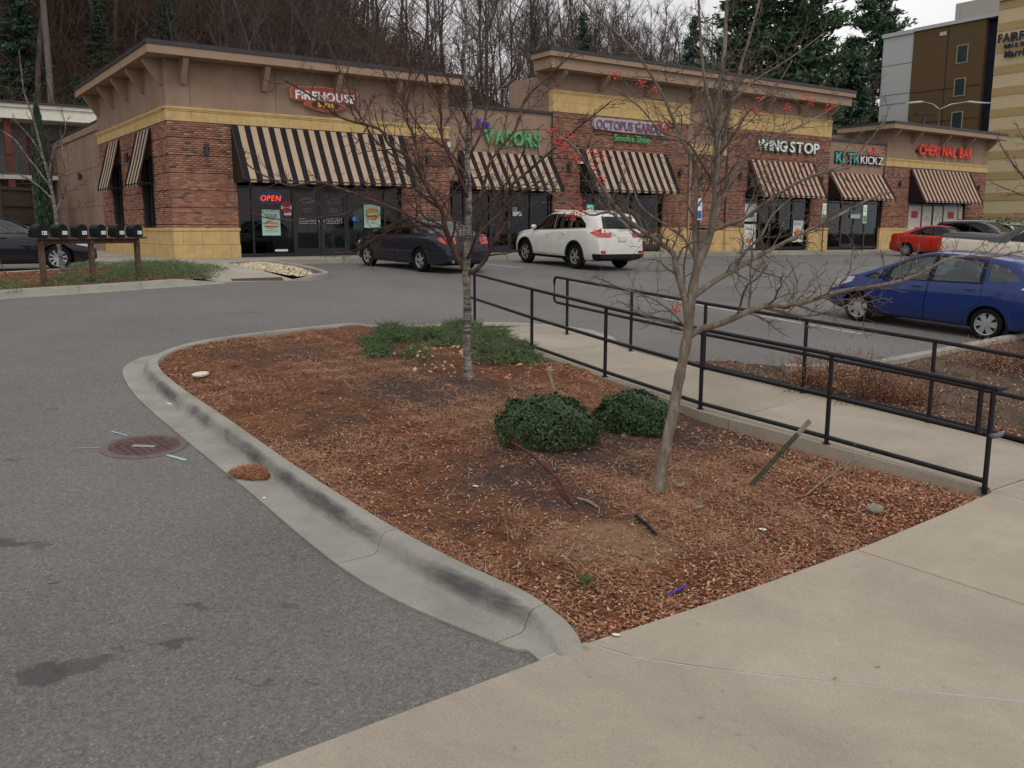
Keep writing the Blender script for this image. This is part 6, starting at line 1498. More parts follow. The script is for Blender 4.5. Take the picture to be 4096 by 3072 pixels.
M['berry'] = mat('red_berries', (.58, .03, .015), .35, .5, var=.3, scale=40)
ico = bmesh.new(); bmesh.ops.create_icosphere(ico, subdivisions=1, radius=1); IV = np.array([v.co[:] for v in ico.verts]); IF = np.array([[v.index for v in f.verts] for f in ico.faces]); ico.free()
for (bx, by, w) in [(1190, 285, 14), (1206, 303, 12), (1225, 301, 22), (1298, 340, 34), (1246, 346, 12), (1300, 386, 14), (1250, 448, 30), (1330, 165, 14), (1386, 180, 12), (1748, 215, 14), (1700, 234, 10), (1636, 240, 12), (1608, 240, 12), (1890, 327, 16), (1459, 664, 12), (1282, 366, 10), (1238, 470, 14), (1296, 500, 12), (1222, 320, 22), (1640, 214, 8), (1432, 268, 14), (1790, 232, 8), (1410, 196, 8)]:
    cpt = np.array(at(bx * 1.8517, by * 1.8517, RY - .35 + rnd.uniform(-.2, .2))) - rbase; V = []; F = []; n = int(w * .95)
    for i in range(n):
        c = cpt + np.array([rnd.gauss(0, w * .0019), rnd.gauss(0, w * .0016), rnd.gauss(0, w * .0014)]); r = rnd.uniform(.0065, .0105)
        F.append(IF + len(IV) * i); V.append(IV * r + c)
    link('berry_cluster', mesh_data('berry_cluster', np.concatenate(V), np.concatenate(F), [M['berry']], None, True), right_tree, kind='stuff')
# ---------------- small tree behind the mailboxes, tree at the right edge
PS = dict(den=[4.5, 5, 5], len=[.5, .5, .5], fwd=[1.2, 1, .8], lift=[.35, .2, .1], f0=[.15, .2, .2], seg=[6, 4, 3], wig=.18, up=.03, rr=[.45, .5, .6], rmin=.0045, sides=[5, 4, 3], t0=.35)
fore_tree('slender bare tree behind the mailboxes with spotted pale bark', 21.5, ([(250, 1078), (238, 1000), (228, 900), (214, 800), (192, 697), (160, 580), (133, 471), (100, 380), (86, 290), (75, 200)], 9, 1.6),
    [([(222, 850), (255, 780), (270, 690), (250, 600), (240, 520)], 5, 1.4), ([(214, 800), (150, 740), (80, 700), (20, 690)], 4, 1.3), ([(205, 750), (120, 640), (60, 560), (0, 520)], 4, 1.3), ([(195, 700), (215, 600), (262, 520), (240, 420)], 4, 1.2), ([(225, 880), (300, 850), (350, 800)], 2.5, 1), ([(180, 650), (130, 560), (50, 470)], 3, 1.1)], M['bark_pale'], M['bark_pale'], M['bark_red'], PS, 8)
fore_tree('bare tree reaching in from the right edge before the striped hotel wall', 30.0, ([(4230, 1010), (4225, 900), (4215, 780), (4230, 640), (4222, 500), (4230, 380)], 11, 3),
    [([(4220, 860), (4150, 780), (4080, 690), (4020, 610), (3985, 540)], 6, 1.6), ([(4222, 820), (4120, 790), (4040, 760), (3960, 730)], 4, 1.3), ([(4222, 740), (4150, 640), (4100, 560), (4060, 490)], 5, 1.4), ([(4215, 860), (4140, 850), (4060, 860)], 3, 1.2)], M['bark_twig'], M['bark_twig'], M['bark_red'], PS, 9)
# ---------------- bare forest trees: eight shapes, shared by every tree on the slope
def forest_shape(i, H=19.0):
    rg = np.random.RandomState(100 + i); nb = NB(); tw = NB()
    tr = wig(np.zeros(3), np.array([rg.normal(0, .05), rg.normal(0, .05), 1.]), H, 9, .045, .03, rg); r0 = rg.uniform(.13, .22)
    nb.tube(tr, np.linspace(r0, .03, len(tr)), 6)
    k0 = rg.uniform(.22, .45); n = rg.randint(15, 22)
    for k in range(n):
        f = k0 + (1 - k0) * (k + .5) / n; j = min(8, int(f * 9)); p = tr[j] * (1 - (f * 9 - j)) + tr[j + 1] * (f * 9 - j); a = k * 2.4 + rg.rand()
        L = (H * .30 * (1.15 - f) + 1.0) * rg.uniform(.7, 1.2); d = np.array([math.cos(a), math.sin(a), rg.uniform(.7, 1.5)])
        q = wig(p, d, L, 5, .13, .07, rg); rr = r0 * (1.1 - f) * .42 + .015; nb.tube(q, np.linspace(rr, .014, len(q)), 4)
        for m_ in range(int(9 + L * 2.8)):
            ff = rg.uniform(.15, 1); jj = min(4, int(ff * 5)); pp = q[jj] * (1 - (ff * 5 - jj)) + q[jj + 1] * (ff * 5 - jj); dd = unit(q[jj+1] - q[jj]) + rg.normal(0, .55, 3) + [0, 0, .35]
            q2 = wig(pp, dd, L * rg.uniform(.18, .42), 3, .18, .05, rg); tw.tube(q2, [.015, .012, .009, .006], 3)
            for _ in range(3):
                q3 = wig(q2[rg.randint(1, 4)], unit(q2[-1] - q2[0]) + rg.normal(0, .6, 3) + [0, 0, .2], L * rg.uniform(.08, .2), 2, .2, .04, rg); tw.tube(q3, [.009, .008, .006], 3)
    return nb.data('trunk', M['bark_forest']), tw.data('crown', M['twig_forest'])
SH = [forest_shape(i) for i in range(8)]
def infr(x, y, z, mx=400):
    if y < 5: return False
    px = CXP + FPX * x / (y * math.cos(PIT) - (z - EYE) * math.sin(PIT)); return -mx < px < 4096 + mx
n = 0; tries = 0; placed = []
while n < 299 and tries < 6000:
    tries += 1
    t = 26.5 + 60 * rs.rand() ** 1.25; q_ = rs.rand(); s = rs.uniform(-60, 130) if q_ > .52 else rs.uniform(52, 108) if q_ > .2 else rs.uniform(-55, 25); p = stw(s, t)
    if s < 12 and t < 36: continue
    z = float(hillz(p.x, p.y)); k = rs.uniform(.62, 1.15) * (1.0 if s < 60 else .95)
    if not infr(p.x, p.y, z + 8) or (p.x > 35 and p.y > 85 and p.x / p.y > .38): continue
    if any(abs(a - p.x) < 1.0 and abs(b - p.y) < 1.0 for a, b in placed): continue
    placed.append((p.x, p.y)); n += 1; tm, cm = SH[rs.randint(8)]
    o = empty('forest_tree', (p.x, p.y, z - .3), rs.uniform(0, 6.28), label='bare grey brown forest tree on the wooded slope behind the shops', category='tree', group='bare trees on the slope behind the shops')
    o.scale = (k * rs.uniform(.85, 1.2), k * rs.uniform(.85, 1.2), k); link('trunk', tm, o); link('crown', cm, o)
# undergrowth on the slope
nb = NB(); cnt = 0
def brush_shape(seed):
    rg = np.random.RandomState(seed); nb = NB()
    for i in range(60):
        p = np.array([rg.normal(0, 1.1), rg.normal(0, 1.1), -.2]); q = wig(p, np.array([rg.normal(0, .35), rg.normal(0, .35), 1]), rg.uniform(1.2, 4.2), 4, .16, .03, rg); nb.tube(q, [.022, .018, .014, .010, .008], 3)
        for _ in range(4): j = rg.randint(1, 5); nb.tube(wig(q[j], unit(rg.normal(0, 1, 3) + [0, 0, .6]), rg.uniform(.3, 1.1), 2, .2, .02, rg), [.011, .009, .007], 3)
    return nb
thick = [brush_shape(200 + i).data('thicket', M['brush_brown']) for i in range(6)]
under = empty('undergrowth', (0, 0, 0), kind='stuff'); k = 0; tr_ = 0
while k < 620 and tr_ < 6000:
    tr_ += 1; t = 25.5 + 62 * rs.rand() ** (1.3 if k % 2 else .9); s = rs.uniform(-50, 110) if k % 2 else rs.uniform(-55, 32); p = stw(s, t)
    if s < 8 and t < 34: continue
    z = float(hillz(p.x, p.y))
    if not infr(p.x, p.y, z): continue
    o = link('thicket', thick[k % 6], under, kind='stuff'); o.location = (p.x, p.y, z); o.rotation_euler = (0, 0, rs.rand() * 6.28); q = rs.uniform(.7, 1.5); o.scale = (q * 1.3, q * 1.3, q); k += 1
# brown leaf clumps still hanging low on the slope
def leafy(n, spread, size, rg, flat=.4):
    c = rg.normal(0, 1, (n, 3)) * spread; a = rg.rand(n, 3) * 6.28
    u = np.stack([np.cos(a[:, 0]), np.sin(a[:, 0]), rg.normal(0, flat, n)], -1); v = np.cross(u, rg.normal(0, 1, (n, 3))); v /= np.linalg.norm(v, axis=1, keepdims=True) + 1e-9
    s = size * rg.uniform(.5, 1.3, (n, 1)); P = np.stack([c - u * s - v * s * .4, c + u * s - v * s * .4, c + u * s * .8 + v * s * .4, c - u * s * .8 + v * s * .4], 1)
    return P.reshape(-1, 3), np.arange(n * 4).reshape(-1, 4)
Vb = []; Fb = []; nv = 0
for i in range(260):
    t = 26 + 50 * rs.rand() ** 1.3; s = rs.uniform(-35, 95); p = stw(s, t); z = float(hillz(p.x, p.y))
    if (s < 8 and t < 34) or not infr(p.x, p.y, z): continue
    V, F = leafy(110, [1.0, 1.0, .7], .07, rs); Vb.append(V + [p.x, p.y, z + rs.uniform(.3, 2.5)]); Fb.append(F + nv); nv += len(V)
link('withered_leaves', mesh_data('withered_leaves', np.concatenate(Vb), np.concatenate(Fb), [leafmat('withered_leaf', (.07, .036, .024), (.15, .075, .042), .9, .5)]), kind='stuff')
Vb = []; Fb = []; nv = 0
for i in range(90):
    t = 34 + 50 * rs.rand(); s = rs.uniform(-50, 60); p = stw(s, t); z = float(hillz(p.x, p.y))
    if not infr(p.x, p.y, z): continue
    V, F = leafy(260, [.9, .9, .8], .10, rs); Vb.append(V + [p.x, p.y, z + 1.0]); Fb.append(F + nv); nv += len(V)
link('evergreen_scrub', mesh_data('evergreen_scrub', np.concatenate(Vb), np.concatenate(Fb), [leafmat('scrub_leaf', (.018, .038, .018), (.05, .075, .035), .7, .5)]), kind='stuff')
# ---------------- conifers
def conifer_shape(i, H=20, kind='hemlock'):
    rg = np.random.RandomState(300 + i); nb = NB(); nb.tube(wig(np.zeros(3), np.array([0, 0, 1.]), H, 8, .02, .02, rg), np.linspace(.24, .03, 9), 7)
    V = []; F = []; nv = 0; dens = 1.0
    z = H * (.05 if kind == 'hemlock' else .16)
    while z < H * .985:
        f = z / H; R0 = (H * (.20 if kind == 'hemlock' else .23)) * (1 - f) ** (.75 if kind == 'hemlock' else .62) * rg.uniform(.7, 1.15) + .3
        for b in range(rg.randint(4, 7)):
            a = rg.rand() * 6.28; L = R0 * rg.uniform(.55, 1.15); d = np.array([math.cos(a), math.sin(a), .25 if kind != 'hemlock' else .05])
            q = wig(np.array([0, 0, z]), d, L, 4, .10, -.06 if kind == 'hemlock' else .05, rg); nb.tube(q, np.linspace(.04, .01, 5), 3)
            n = int(45 + L * 48)
            ff = rg.uniform(.2, 1.02, n); j = np.minimum(3, (ff * 4).astype(int)); u = (ff * 4 - j)[:, None]; c = q[j] * (1 - u) + q[j+1] * u
            c = c + rg.normal(0, 1, (n, 3)) * [.16 * L * .5 + .1, .16 * L * .5 + .1, .12]
            dirv = unit(q[-1] - q[0]); uu = dirv + rg.normal(0, .55, (n, 3)); uu /= np.linalg.norm(uu, axis=1, keepdims=True); vv = np.cross(uu, rg.normal(0, 1, (n, 3))); vv /= np.linalg.norm(vv, axis=1, keepdims=True) + 1e-9
            s = rg.uniform(.12, .30, (n, 1)); w = s * .32
            P = np.stack([c - uu * s, c + vv * w, c + uu * s, c - vv * w], 1).reshape(-1, 3); V.append(P); F.append(np.arange(n * 4).reshape(-1, 4) + nv); nv += len(P)
        z += H * rg.uniform(.018, .032)
    return nb.data('trunk', M['bark_forest']), mesh_data('crown', np.concatenate(V), np.concatenate(F), [M['conifer'] if kind == 'hemlock' else M['conifer2']])
CS = [conifer_shape(0), conifer_shape(1), conifer_shape(2, 20, 'pine'), conifer_shape(3, 20, 'pine')]
def conifer(px, Y, H, k, label, wid=1.0, group=None, zb=None):
    p = at(px, 600, Y); z = float(hillz(p.x, Y)) if zb is None else zb
    o = empty('evergreen_tree', (p.x, Y, z - .4), rnd.uniform(0, 6), label=label, category='evergreen tree')
    if group: o['group'] = group
    s = H / 20.0; o.scale = (s * wid, s * wid, s); tm, cm = CS[k]; link('trunk', tm, o); link('crown', cm, o)
for a in [(110, 62, 11, 0, 'dark hemlock low on the slope left of the tall pole', 1.2), (430, 68, 8, 1, 'dark hemlock at the top left above the corner roof', 1.1), (690, 70, 9, 0, 'dark evergreen higher up the slope above the long roof', 1.1),
          (900, 66, 8, 1, 'evergreen on the slope right above the first shop sign', 1.1), (1190, 64, 9, 0, 'evergreen on the slope above the striped awning end', 1.0), (330, 62, 6, 1, 'small dark evergreen right of the tall pole', 1.1), (20, 70, 12, 1, 'evergreen at the left edge of the slope', 1.1),
          (2330, 98, 17, 1, 'dim evergreen in the gap above the tallest roof corner', .8), (2760, 84, 20, 1, 'narrow dark evergreen left of the two great pines', .75),
          (2985, 80, 27, 2, 'great dark pine rising behind the tallest roof, left of the pair', .95), (3190, 78, 29, 3, 'great dark pine rising behind the tallest roof, right of the pair', .95),
          (3470, 116, 33, 2, 'tall open crowned pine beyond the pale hotel wing', .8), (3385, 84, 19, 1, 'dense evergreen between the roof end and the hotel', 1.3), (3320, 92, 17, 0, 'evergreen in shade left of the hotel', 1.3), (3600, 122, 24, 1, 'evergreen top showing over the pale hotel wing', 1.0)]: conifer(*a)
# column cypress before the motel
rg = np.random.RandomState(77); V = []; nb = NB(); nb.tube(np.array([[0, 0, 0], [0, 0, 2.5], [0, 0, 5.0]]), [.09, .05, .02], 6)
n = 5200; h = rg.rand(n) ** .9; a = rg.rand(n) * 6.28; r = .44 * np.sin(np.clip(h * 1.0 + .06, 0, 1) * math.pi) ** .55 * (1 - h * .35) * rg.uniform(.7, 1.06, n)
c = np.stack([r * np.cos(a), r * np.sin(a), .15 + h * 5.6], -1); uu = np.stack([np.cos(a) * .4, np.sin(a) * .4, np.ones(n)], -1) + rg.normal(0, .3, (n, 3)); uu /= np.linalg.norm(uu, axis=1, keepdims=True)
vv = np.cross(uu, rg.normal(0, 1, (n, 3))); vv /= np.linalg.norm(vv, axis=1, keepdims=True); s = rg.uniform(.06, .15, (n, 1))
P = np.stack([c - uu * s, c + vv * s * .3, c + uu * s, c - vv * s * .3], 1).reshape(-1, 3)
p = at(168, 700, 40); z0 = float(hillz(p.x, 40.0)); cy = empty('cypress', (p.x, 40, z0 - .1), 0, label='narrow column evergreen standing before the white motel roof', category='evergreen tree'); cy.scale = (1, 1, (8.3 - z0) / 5.75)
link('trunk', nb.data('trunk', M['bark_forest']), cy); link('crown', mesh_data('crown', P, np.arange(n * 4).reshape(-1, 4), [M['conifer2']]), cy)
# small houses glimpsed high on the slope
for i, (px, py, Y, w, lab) in enumerate([(145, 60, 84, 3.0, 'pale tan house wall glimpsed through the trees at the top left'), (585, 30, 96, 6, 'grey roofed house glimpsed through the trees high on the slope')]):
    p = at(px, py, Y); z = float(hillz(p.x, Y)); hs_ = empty('hill_house', (p.x, Y, z - 1), .3, label=lab, category='house')
    mb = MB(); mb.box((-w/2, 0, 0), (w/2, 5, 4.5)); mb.build('wall', mat('hill_house_wall%s' % ('' if i == 0 else '_grey'), (.30, .22, .12) if i == 0 else (.22, .22, .23), .9), hs_)
    mb = MB(); mb.prism([(-w/2 - .4, 4.5), (0, 6.2), (w/2 + .4, 4.5)], lambda a, b: (a, -.4, b), lambda a, b: (a, 5.4, b)); mb.build('roof', M['cap'], hs_)
    for k in (-.25, .25): mb = MB(); mb.box((k * w - .4, -.05, 2.3), (k * w + .4, -.01, 3.6)); mb.build('window', M['black'], hs_)
# ================================================================== RAILINGS
M['rail'] = mat('black_rail_paint', (.010, .009, .012), .5, .3, var=.3, scale=5, bmp=.15, bscale=200)
M['rail_worn'] = mat('rail_worn_top', (.10, .10, .105), .4, .5, .3)
def railing(P, label, bottom_from=0, loops=(), h=(.93, .50, .07), r=.024, off_in=None):
    root = empty('railing', (0, 0, 0), 0, label=label, category='railing')
    pts = [Vector((a, b, float(zwalk(a, b)))) for a, b in P]
    for p in pts:
        mb = MB(); mb.tube([p + Vector((0, 0, -.05)), p + Vector((0, 0, h[0]))], .024, 10); mb.build('post', M['rail'], root, True, 40)
        mb = MB(); mb.cyl((p.x, p.y, p.z), .042, .008, 14); mb.build('post_base', M['rail'], root)
    for k, hh in enumerate(h):
        q = [p + Vector((0, 0, hh)) for p in (pts if k < 2 else pts[bottom_from:])]
        if k == 0 and 'start' in loops: q = [q[0] + (q[0] - q[1]).normalized() * .30] + q
        if k == 1 and 'start' in loops: q = [q[0] + (q[0] - q[1]).normalized() * .30] + q
        mb = MB(); mb.tube(q, r, 10); mb.build('rail', M['rail'], root, True, 40)
    if 'start' in loops:
        a = pts[0] + (pts[0] - pts[1]).normalized() * .30; b = Vector((0, 0, 1)); d = (pts[0] - pts[1]).normalized()
        arc = [a + b * h[0], a + d * .05 + b * (h[0] - .015), a + d * .075 + b * (h[0] - .07), a + d * .075 + b * (h[1] + .07), a + d * .05 + b * (h[1] + .015), a + b * h[1]]
        mb = MB(); mb.tube(arc, r, 10, False); mb.build('end_loop', M['rail'], root, True)
    if 'end' in loops:
        p = pts[-1]; d = (pts[-1] - pts[-2]).normalized(); sd = Vector((d.y, -d.x, 0)) if Vector((d.y, -d.x, 0)).dot(Vector((1, .6, 0))) > 0 else Vector((-d.y, d.x, 0))
        b = Vector((0, 0, 1)); a = p + sd * .0
        for hh in (h[0] , h[1]):
            mb = MB(); mb.tube([p + b * hh, p + b * hh + d * .03 - sd * .01, p + b * (hh) + d * .05 + sd * .04, p + b * hh + d * .05 + sd * .16], r * 1.02, 10); mb.build('rail_return', M['rail_worn'] if hh == h[1] else M['rail'], root, True, 40)
        q = p - d * .09 - sd * .045
        mb = MB(); mb.tube([q + d * .02 + b * h[0], q + b * (h[0] - .03), q - b * 0 + b * (h[0] - .08), q + b * (h[1] + .08), q + b * (h[1] + .03), q + d * .03 + b * h[1]], r, 10, False); mb.build('end_loop', M['rail'], root, True)
    return root
NP = [(-1.30,16.55),(-.66,15.75),(.30,13.42),(1.24,11.72),(2.19,10.15),(3.24,8.93),tuple(gp(3938, 1952, .035))[:2]]
railing(NP[1:], 'black pipe railing on the near side of the walkway, ending at the sidewalk', 1, ('end', 'start'))
FP = [(.93,15.0),(1.83,13.62),(2.70,12.40),(3.70,11.14),(4.72,9.86),(5.75,8.62)]
railing(FP, 'black pipe railing on the far side of the walkway with a rounded end loop', 2, ('start',))
# ================================================================== MAILBOXES
woodm = mat('weathered_post', (.105, .068, .048), .9, .15, var=.35, scale=9, bmp=.5, bscale=60)
a = gp(178, 1143, .1); b = a + Vector((.61, .79, 0)) * 2.15; dv = Vector((b.x - a.x, b.y - a.y, 0)); Ls = dv.length; dv.normalize(); side = Vector((dv.y, -dv.x, 0)); rz = math.atan2(dv.y, dv.x)
ms = empty('mailbox_stand', (a.x, a.y, a.z), rz, label='low wooden stand on three posts carrying the row of mailboxes', category='mailbox stand')
ZT = 2.40 - a.z
for f in (0, .50, 1.0):
    p = a + dv * Ls * f; zb = float(zmi(p.x, p.y)) - a.z - .2; mb = MB(); mb.box((Ls * f - .05, -.05, zb), (Ls * f + .05, .05, ZT - .04)); mb.build('post', woodm, ms, bevel=.005)
    mb = MB(); mb.cyl((Ls * f, -.056, ZT - .10), .012, .006, 8, 'y'); mb.build('bolt_head', M['steel'], ms)
mb = MB(); mb.box((.05, -.045, ZT - .14), (Ls - .05, -.008, ZT - .04)); mb.build('beam', woodm, ms)
mb = MB(); mb.box((-.18, -.20, ZT - .038), (Ls + .16, .20, ZT)); mb.build('shelf', woodm, ms, bevel=.004)
def mailbox_mesh():
    prof = [(-.085, 0), (-.085, .12)] + [(-.085 * math.cos(t), .12 + .085 * math.sin(t)) for t in np.linspace(.25, math.pi - .25, 9)] + [(.085, .12), (.085, 0)]
    return prof
prof = mailbox_mesh(); mbm = mat('mailbox_black', (.008, .010, .012), .5, .15, var=.3)
pos = [(-.05 + (Ls - .03) * k / 5.0) for k in range(6)]
words = ['first', 'second', 'third', 'fourth', 'fifth', 'sixth']
for k in range(6):
    p = a + dv * pos[k]; e = empty('mailbox', (p.x, p.y, 2.401), rz, label='black mailbox numbered %d, %s from the left on the wooden stand' % ((k + 1) * 10, words[k]), category='mailbox', group='mailboxes on the wooden stand')
    mb = MB(); mb.prism([(x * 1.18, z * 1.28 + .012) for x, z in prof], lambda x, z: (x, -.22, z), lambda x, z: (x, .12, z)); o = mb.build('body', mbm, e, smooth=True, sharp=40)
    bm = bmesh.new(); bm.from_mesh(o.data); bmesh.ops.recalc_face_normals(bm, faces=bm.faces[:]); bm.to_mesh(o.data); bm.free()
    mb = MB(); mb.prism([(x * 1.25, z * 1.34 + .004) for x, z in prof], lambda x, z: (x, -.248, z), lambda x, z: (x, -.222, z)); o = mb.build('door', mbm, e)
    bm = bmesh.new(); bm.from_mesh(o.data); bmesh.ops.recalc_face_normals(bm, faces=bm.faces[:]); bm.to_mesh(o.data); bm.free()
    mb = MB(); mb.box((-.015, -.262, .205), (.015, -.249, .235)); mb.build('latch', mbm, e); mb = MB(); mb.box((.105, -.1, .05), (.111, -.07, .22)); mb.build('flag', mbm, e); mb = MB(); mb.box((-.07, -.2, 0), (.07, .1, .014)); mb.build('mount', mbm, e)
    for j, ch in enumerate(str((k + 1) * 10)):
        mb = MB(); mb.box((-.02 + j * .054, -.2515, .06), (.03 + j * .054, -.2490, .135)); mb.build('number_sticker', W_, e)
        letters(e, ch, -.008 + j * .054, .018 + j * .054, .072, .123, BLK, y=-.2525, depth=.002, split=False, name='digit')
# ================================================================== ISLAND PLANTS
M['leaf_dark'] = leafmat('boxwood_leaf', (.018, .042, .014), (.055, .105, .034), .42, 30)
M['juniper'] = leafmat('juniper_needles', (.09, .18, .07), (.19, .31, .12), .6, 5)
def bush(px, py, W, H, label, seed):
    c = gp(px, py, .08); rg = np.random.RandomState(seed); z = float(zbed(c.x, c.y)); e = empty('boxwood_bush', (c.x, c.y, z), 0, label=label, category='bush')
    n = 8000; d = rg.normal(0, 1, (n, 3)); d[:, 2] = np.abs(d[:, 2]) * 1.0 - .18; d /= np.linalg.norm(d, axis=1, keepdims=True)
    lump = 1 + .10 * np.sin(d[:, 0] * 5 + seed) * np.cos(d[:, 1] * 6 + 1) + .07 * np.sin(d[:, 2] * 9 + d[:, 0] * 7)
    r = (rg.uniform(.72, 1.03, n) ** .5) * lump; cc = d * r[:, None]; cc[:, 2] = np.sign(cc[:, 2]) * np.abs(cc[:, 2]) ** .72; hr = np.hypot(cc[:, 0], cc[:, 1]); cc[:, :2] *= (np.maximum(hr, 1e-3) ** -.12)[:, None]; cc = cc * [W / 2, W / 2, H]; cc[:, 2] = np.maximum(cc[:, 2], .0) + .05; st_ = rg.rand(n) < .05; cc[st_] *= 1.07
    nn = d + rg.normal(0, .5, (n, 3)); nn /= np.linalg.norm(nn, axis=1, keepdims=True); uu = np.cross(nn, rg.normal(0, 1, (n, 3))); uu /= np.linalg.norm(uu, axis=1, keepdims=True); vv = np.cross(nn, uu)
    s = rg.uniform(.011, .024, (n, 1)); P = np.stack([cc - uu * s, cc - vv * s * .55 + nn * .002, cc + uu * s, cc + vv * s * .55 + nn * .002], 1).reshape(-1, 3)
    link('foliage', mesh_data('foliage', P, np.arange(n * 4).reshape(-1, 4), [M['leaf_dark']]), e)
    nb = NB()
    for i in range(60):
        a = rg.rand() * 6.28; el = rg.uniform(.3, 1.5); dd = np.array([math.cos(a) * math.cos(el) * W * .42, math.sin(a) * math.cos(el) * W * .42, math.sin(el) * H * .85]); nb.tube(np.array([[0, 0, -.05], dd * .5 + rg.normal(0, .02, 3), dd]), [.008, .005, .003], 4)
    link('branches', nb.data('branches', M['bark_red']), e)
bush(2185, 1770, 1.00, .40, 'larger round green bush in the middle of the planting island', 21)
bush(2535, 1712, .80, .36, 'smaller round green bush left of the grey trunk by the railing', 22)
def juniper_sprays(n, inside, zf, rg, hmax=.16, bounds=None):
    nb = NB(); Vs = []; k = 0; tr = 0; X0, X1, Y0, Y1 = bounds
    tips = []
    while k < n and tr < n * 30:
        tr += 1; x, y = rg.uniform(X0, X1), rg.uniform(Y0, Y1); w = inside(x, y)
        if rg.rand() > w: continue
        z = float(zf(x, y)); a = rg.rand() * 6.28; L = rg.uniform(.08, .24); el = rg.uniform(.1, .75); base = np.array([x, y, z + rg.uniform(0, hmax) * w]); d = np.array([math.cos(a) * math.cos(el), math.sin(a) * math.cos(el), math.sin(el)])
        m_ = 9; f = np.linspace(.1, 1, m_)[:, None]; c = base + d * L * f; perp = unit(np.cross(d, [0, 0, 1.0])); sgn = np.where(np.arange(m_) % 2, 1, -1)[:, None]
        u = d * .8 + perp * sgn * .7 + rg.normal(0, .25, (m_, 3)); u /= np.linalg.norm(u, axis=1, keepdims=True); v = np.cross(u, d) ; v /= np.linalg.norm(v, axis=1, keepdims=True) + 1e-9
        s = (.040 * (1.25 - f)) * rg.uniform(.7, 1.2, (m_, 1)); P = np.stack([c, c + u * s * .5 + v * s * .16, c + u * s, c + u * s * .5 - v * s * .16], 1).reshape(-1, 3); Vs.append(P)
        nb.tube(np.array([base, base + d * L]), [.003, .0012], 3); k += 1
    V = np.concatenate(Vs); return V, nb
B2_ = []
def blob(x, y, B): return (1 if B is B2_ or math.sin(x * 7 + 1) * math.cos(y * 5) > -.35 else .15) * max([0.0] + [min(1.0, 1.9 * (1 - math.hypot((x - cx) / rx, (y - cy) / ry))) for cx, cy, rx, ry in B])
def jun(name, label, B, zf, n, seed, bounds, hmax=.16):
    rg = np.random.RandomState(seed); V, nb = juniper_sprays(n, lambda x, y: blob(x, y, B), zf, rg, hmax, bounds)
    o = link(name, mesh_data(name, V, np.arange(len(V)).reshape(-1, 4), [M['juniper']]), kind='stuff'); link('stems', nb.data('stems', M['bark_red']), o, kind='stuff')
g = lambda px, py: gp(px, py, .1)
B1 = []
for px, py, rx, ry in [(1610, 1350, .55, .9), (1760, 1345, .6, 1.0), (1930, 1360, .6, 1.0), (2040, 1400, .45, .8), (1990, 1440, .45, .55), (1500, 1420, .28, .4), (1680, 1430, .25, .35), (2090, 1440, .35, .35), (2010, 1490, .5, .4), (2110, 1480, .3, .3), (1950, 1470, .3, .3), (1830, 1330, .6, .8), (1560, 1375, .5, .6)]:
    p = g(px, py); B1.append((p.x, p.y, rx, ry))
jun('juniper_ground_cover', '', B1, zbed, 6500, 31, (-3.2, 1.2, 12.2, 16.2), .13)
B2_ = [(-8.7,22.6,1.5,2.3),(-7.9,21.4,.9,1.1),(-8.9,20.6,.8,1.3),(-9.6,19.6,.7,1.0),(-10.4,18.3,.7,.8),(-11.2,17.3,.8,.8),(-12.4,16.4,1.0,1.0),(-9.6,23.9,1.4,1.4),(-10.9,23.0,.6,1.0),(-11.5,18.4,.6,.6),(-13.6,15,1,1)]
jun('juniper_bed_cover', '', B2_, zmi, 5600, 32, (-15, -6.6, 13.5, 25.6), .17)
# leaf litter, straw and chips
def litter(n, dens, zf, rg, bounds, size=(.008, .024), lift=.009):
    X0, X1, Y0, Y1 = bounds; x = rg.uniform(X0, X1, n * 8); y = rg.uniform(Y0, Y1, n * 8); k = rg.rand(n * 8) < dens(x, y); x, y = x[k][:n], y[k][:n]; m_ = len(x)
    z = zf(x, y) + rg.uniform(.0, lift, m_) + .004; c = np.stack([x, y, z], -1); a = rg.rand(m_) * 6.28; t = rg.normal(0, .30, (m_, 2))
    u = np.stack([np.cos(a), np.sin(a), t[:, 0]], -1); v = np.stack([-np.sin(a), np.cos(a), t[:, 1]], -1); s = rg.uniform(*size, m_)[:, None]; cu = rg.uniform(.1, .5, m_)[:, None] * s
    up = np.array([0, 0, 1.0]); A = c - u * s; Bq = c + v * s * .5 + up * cu; C = c + u * s * .9 + up * cu * .3; D = c - v * s * .5 + up * cu
    E_ = c - up * 0
    V = np.stack([A, E_, C, Bq, A, D, C, E_], 1).reshape(-1, 3)
    return V, np.arange(len(V)).reshape(-1, 4)
def straw(n, dens, zf, rg, bounds, L=(.03, .09), w=.0016, lift=.025):
    X0, X1, Y0, Y1 = bounds; x = rg.uniform(X0, X1, n * 8); y = rg.uniform(Y0, Y1, n * 8); k = rg.rand(n * 8) < dens(x, y); x, y = x[k][:n], y[k][:n]; m_ = len(x)
    z = zf(x, y) + rg.uniform(.004, lift, m_); c = np.stack([x, y, z], -1); a = rg.rand(m_) * 6.28; u = np.stack([np.cos(a), np.sin(a), rg.normal(0, .22, m_)], -1); v = np.stack([-np.sin(a), np.cos(a), np.zeros(m_)], -1)
    s = rg.uniform(*L, m_)[:, None]; mid = c + np.array([0, 0, 1]) * s * .12
    V = np.stack([c - u * s / 2 - v * w, c - u * s / 2 + v * w, c + u * s / 2 + v * w, c + u * s / 2 - v * w], 1).reshape(-1, 3); return V, np.arange(len(V)).reshape(-1, 4)
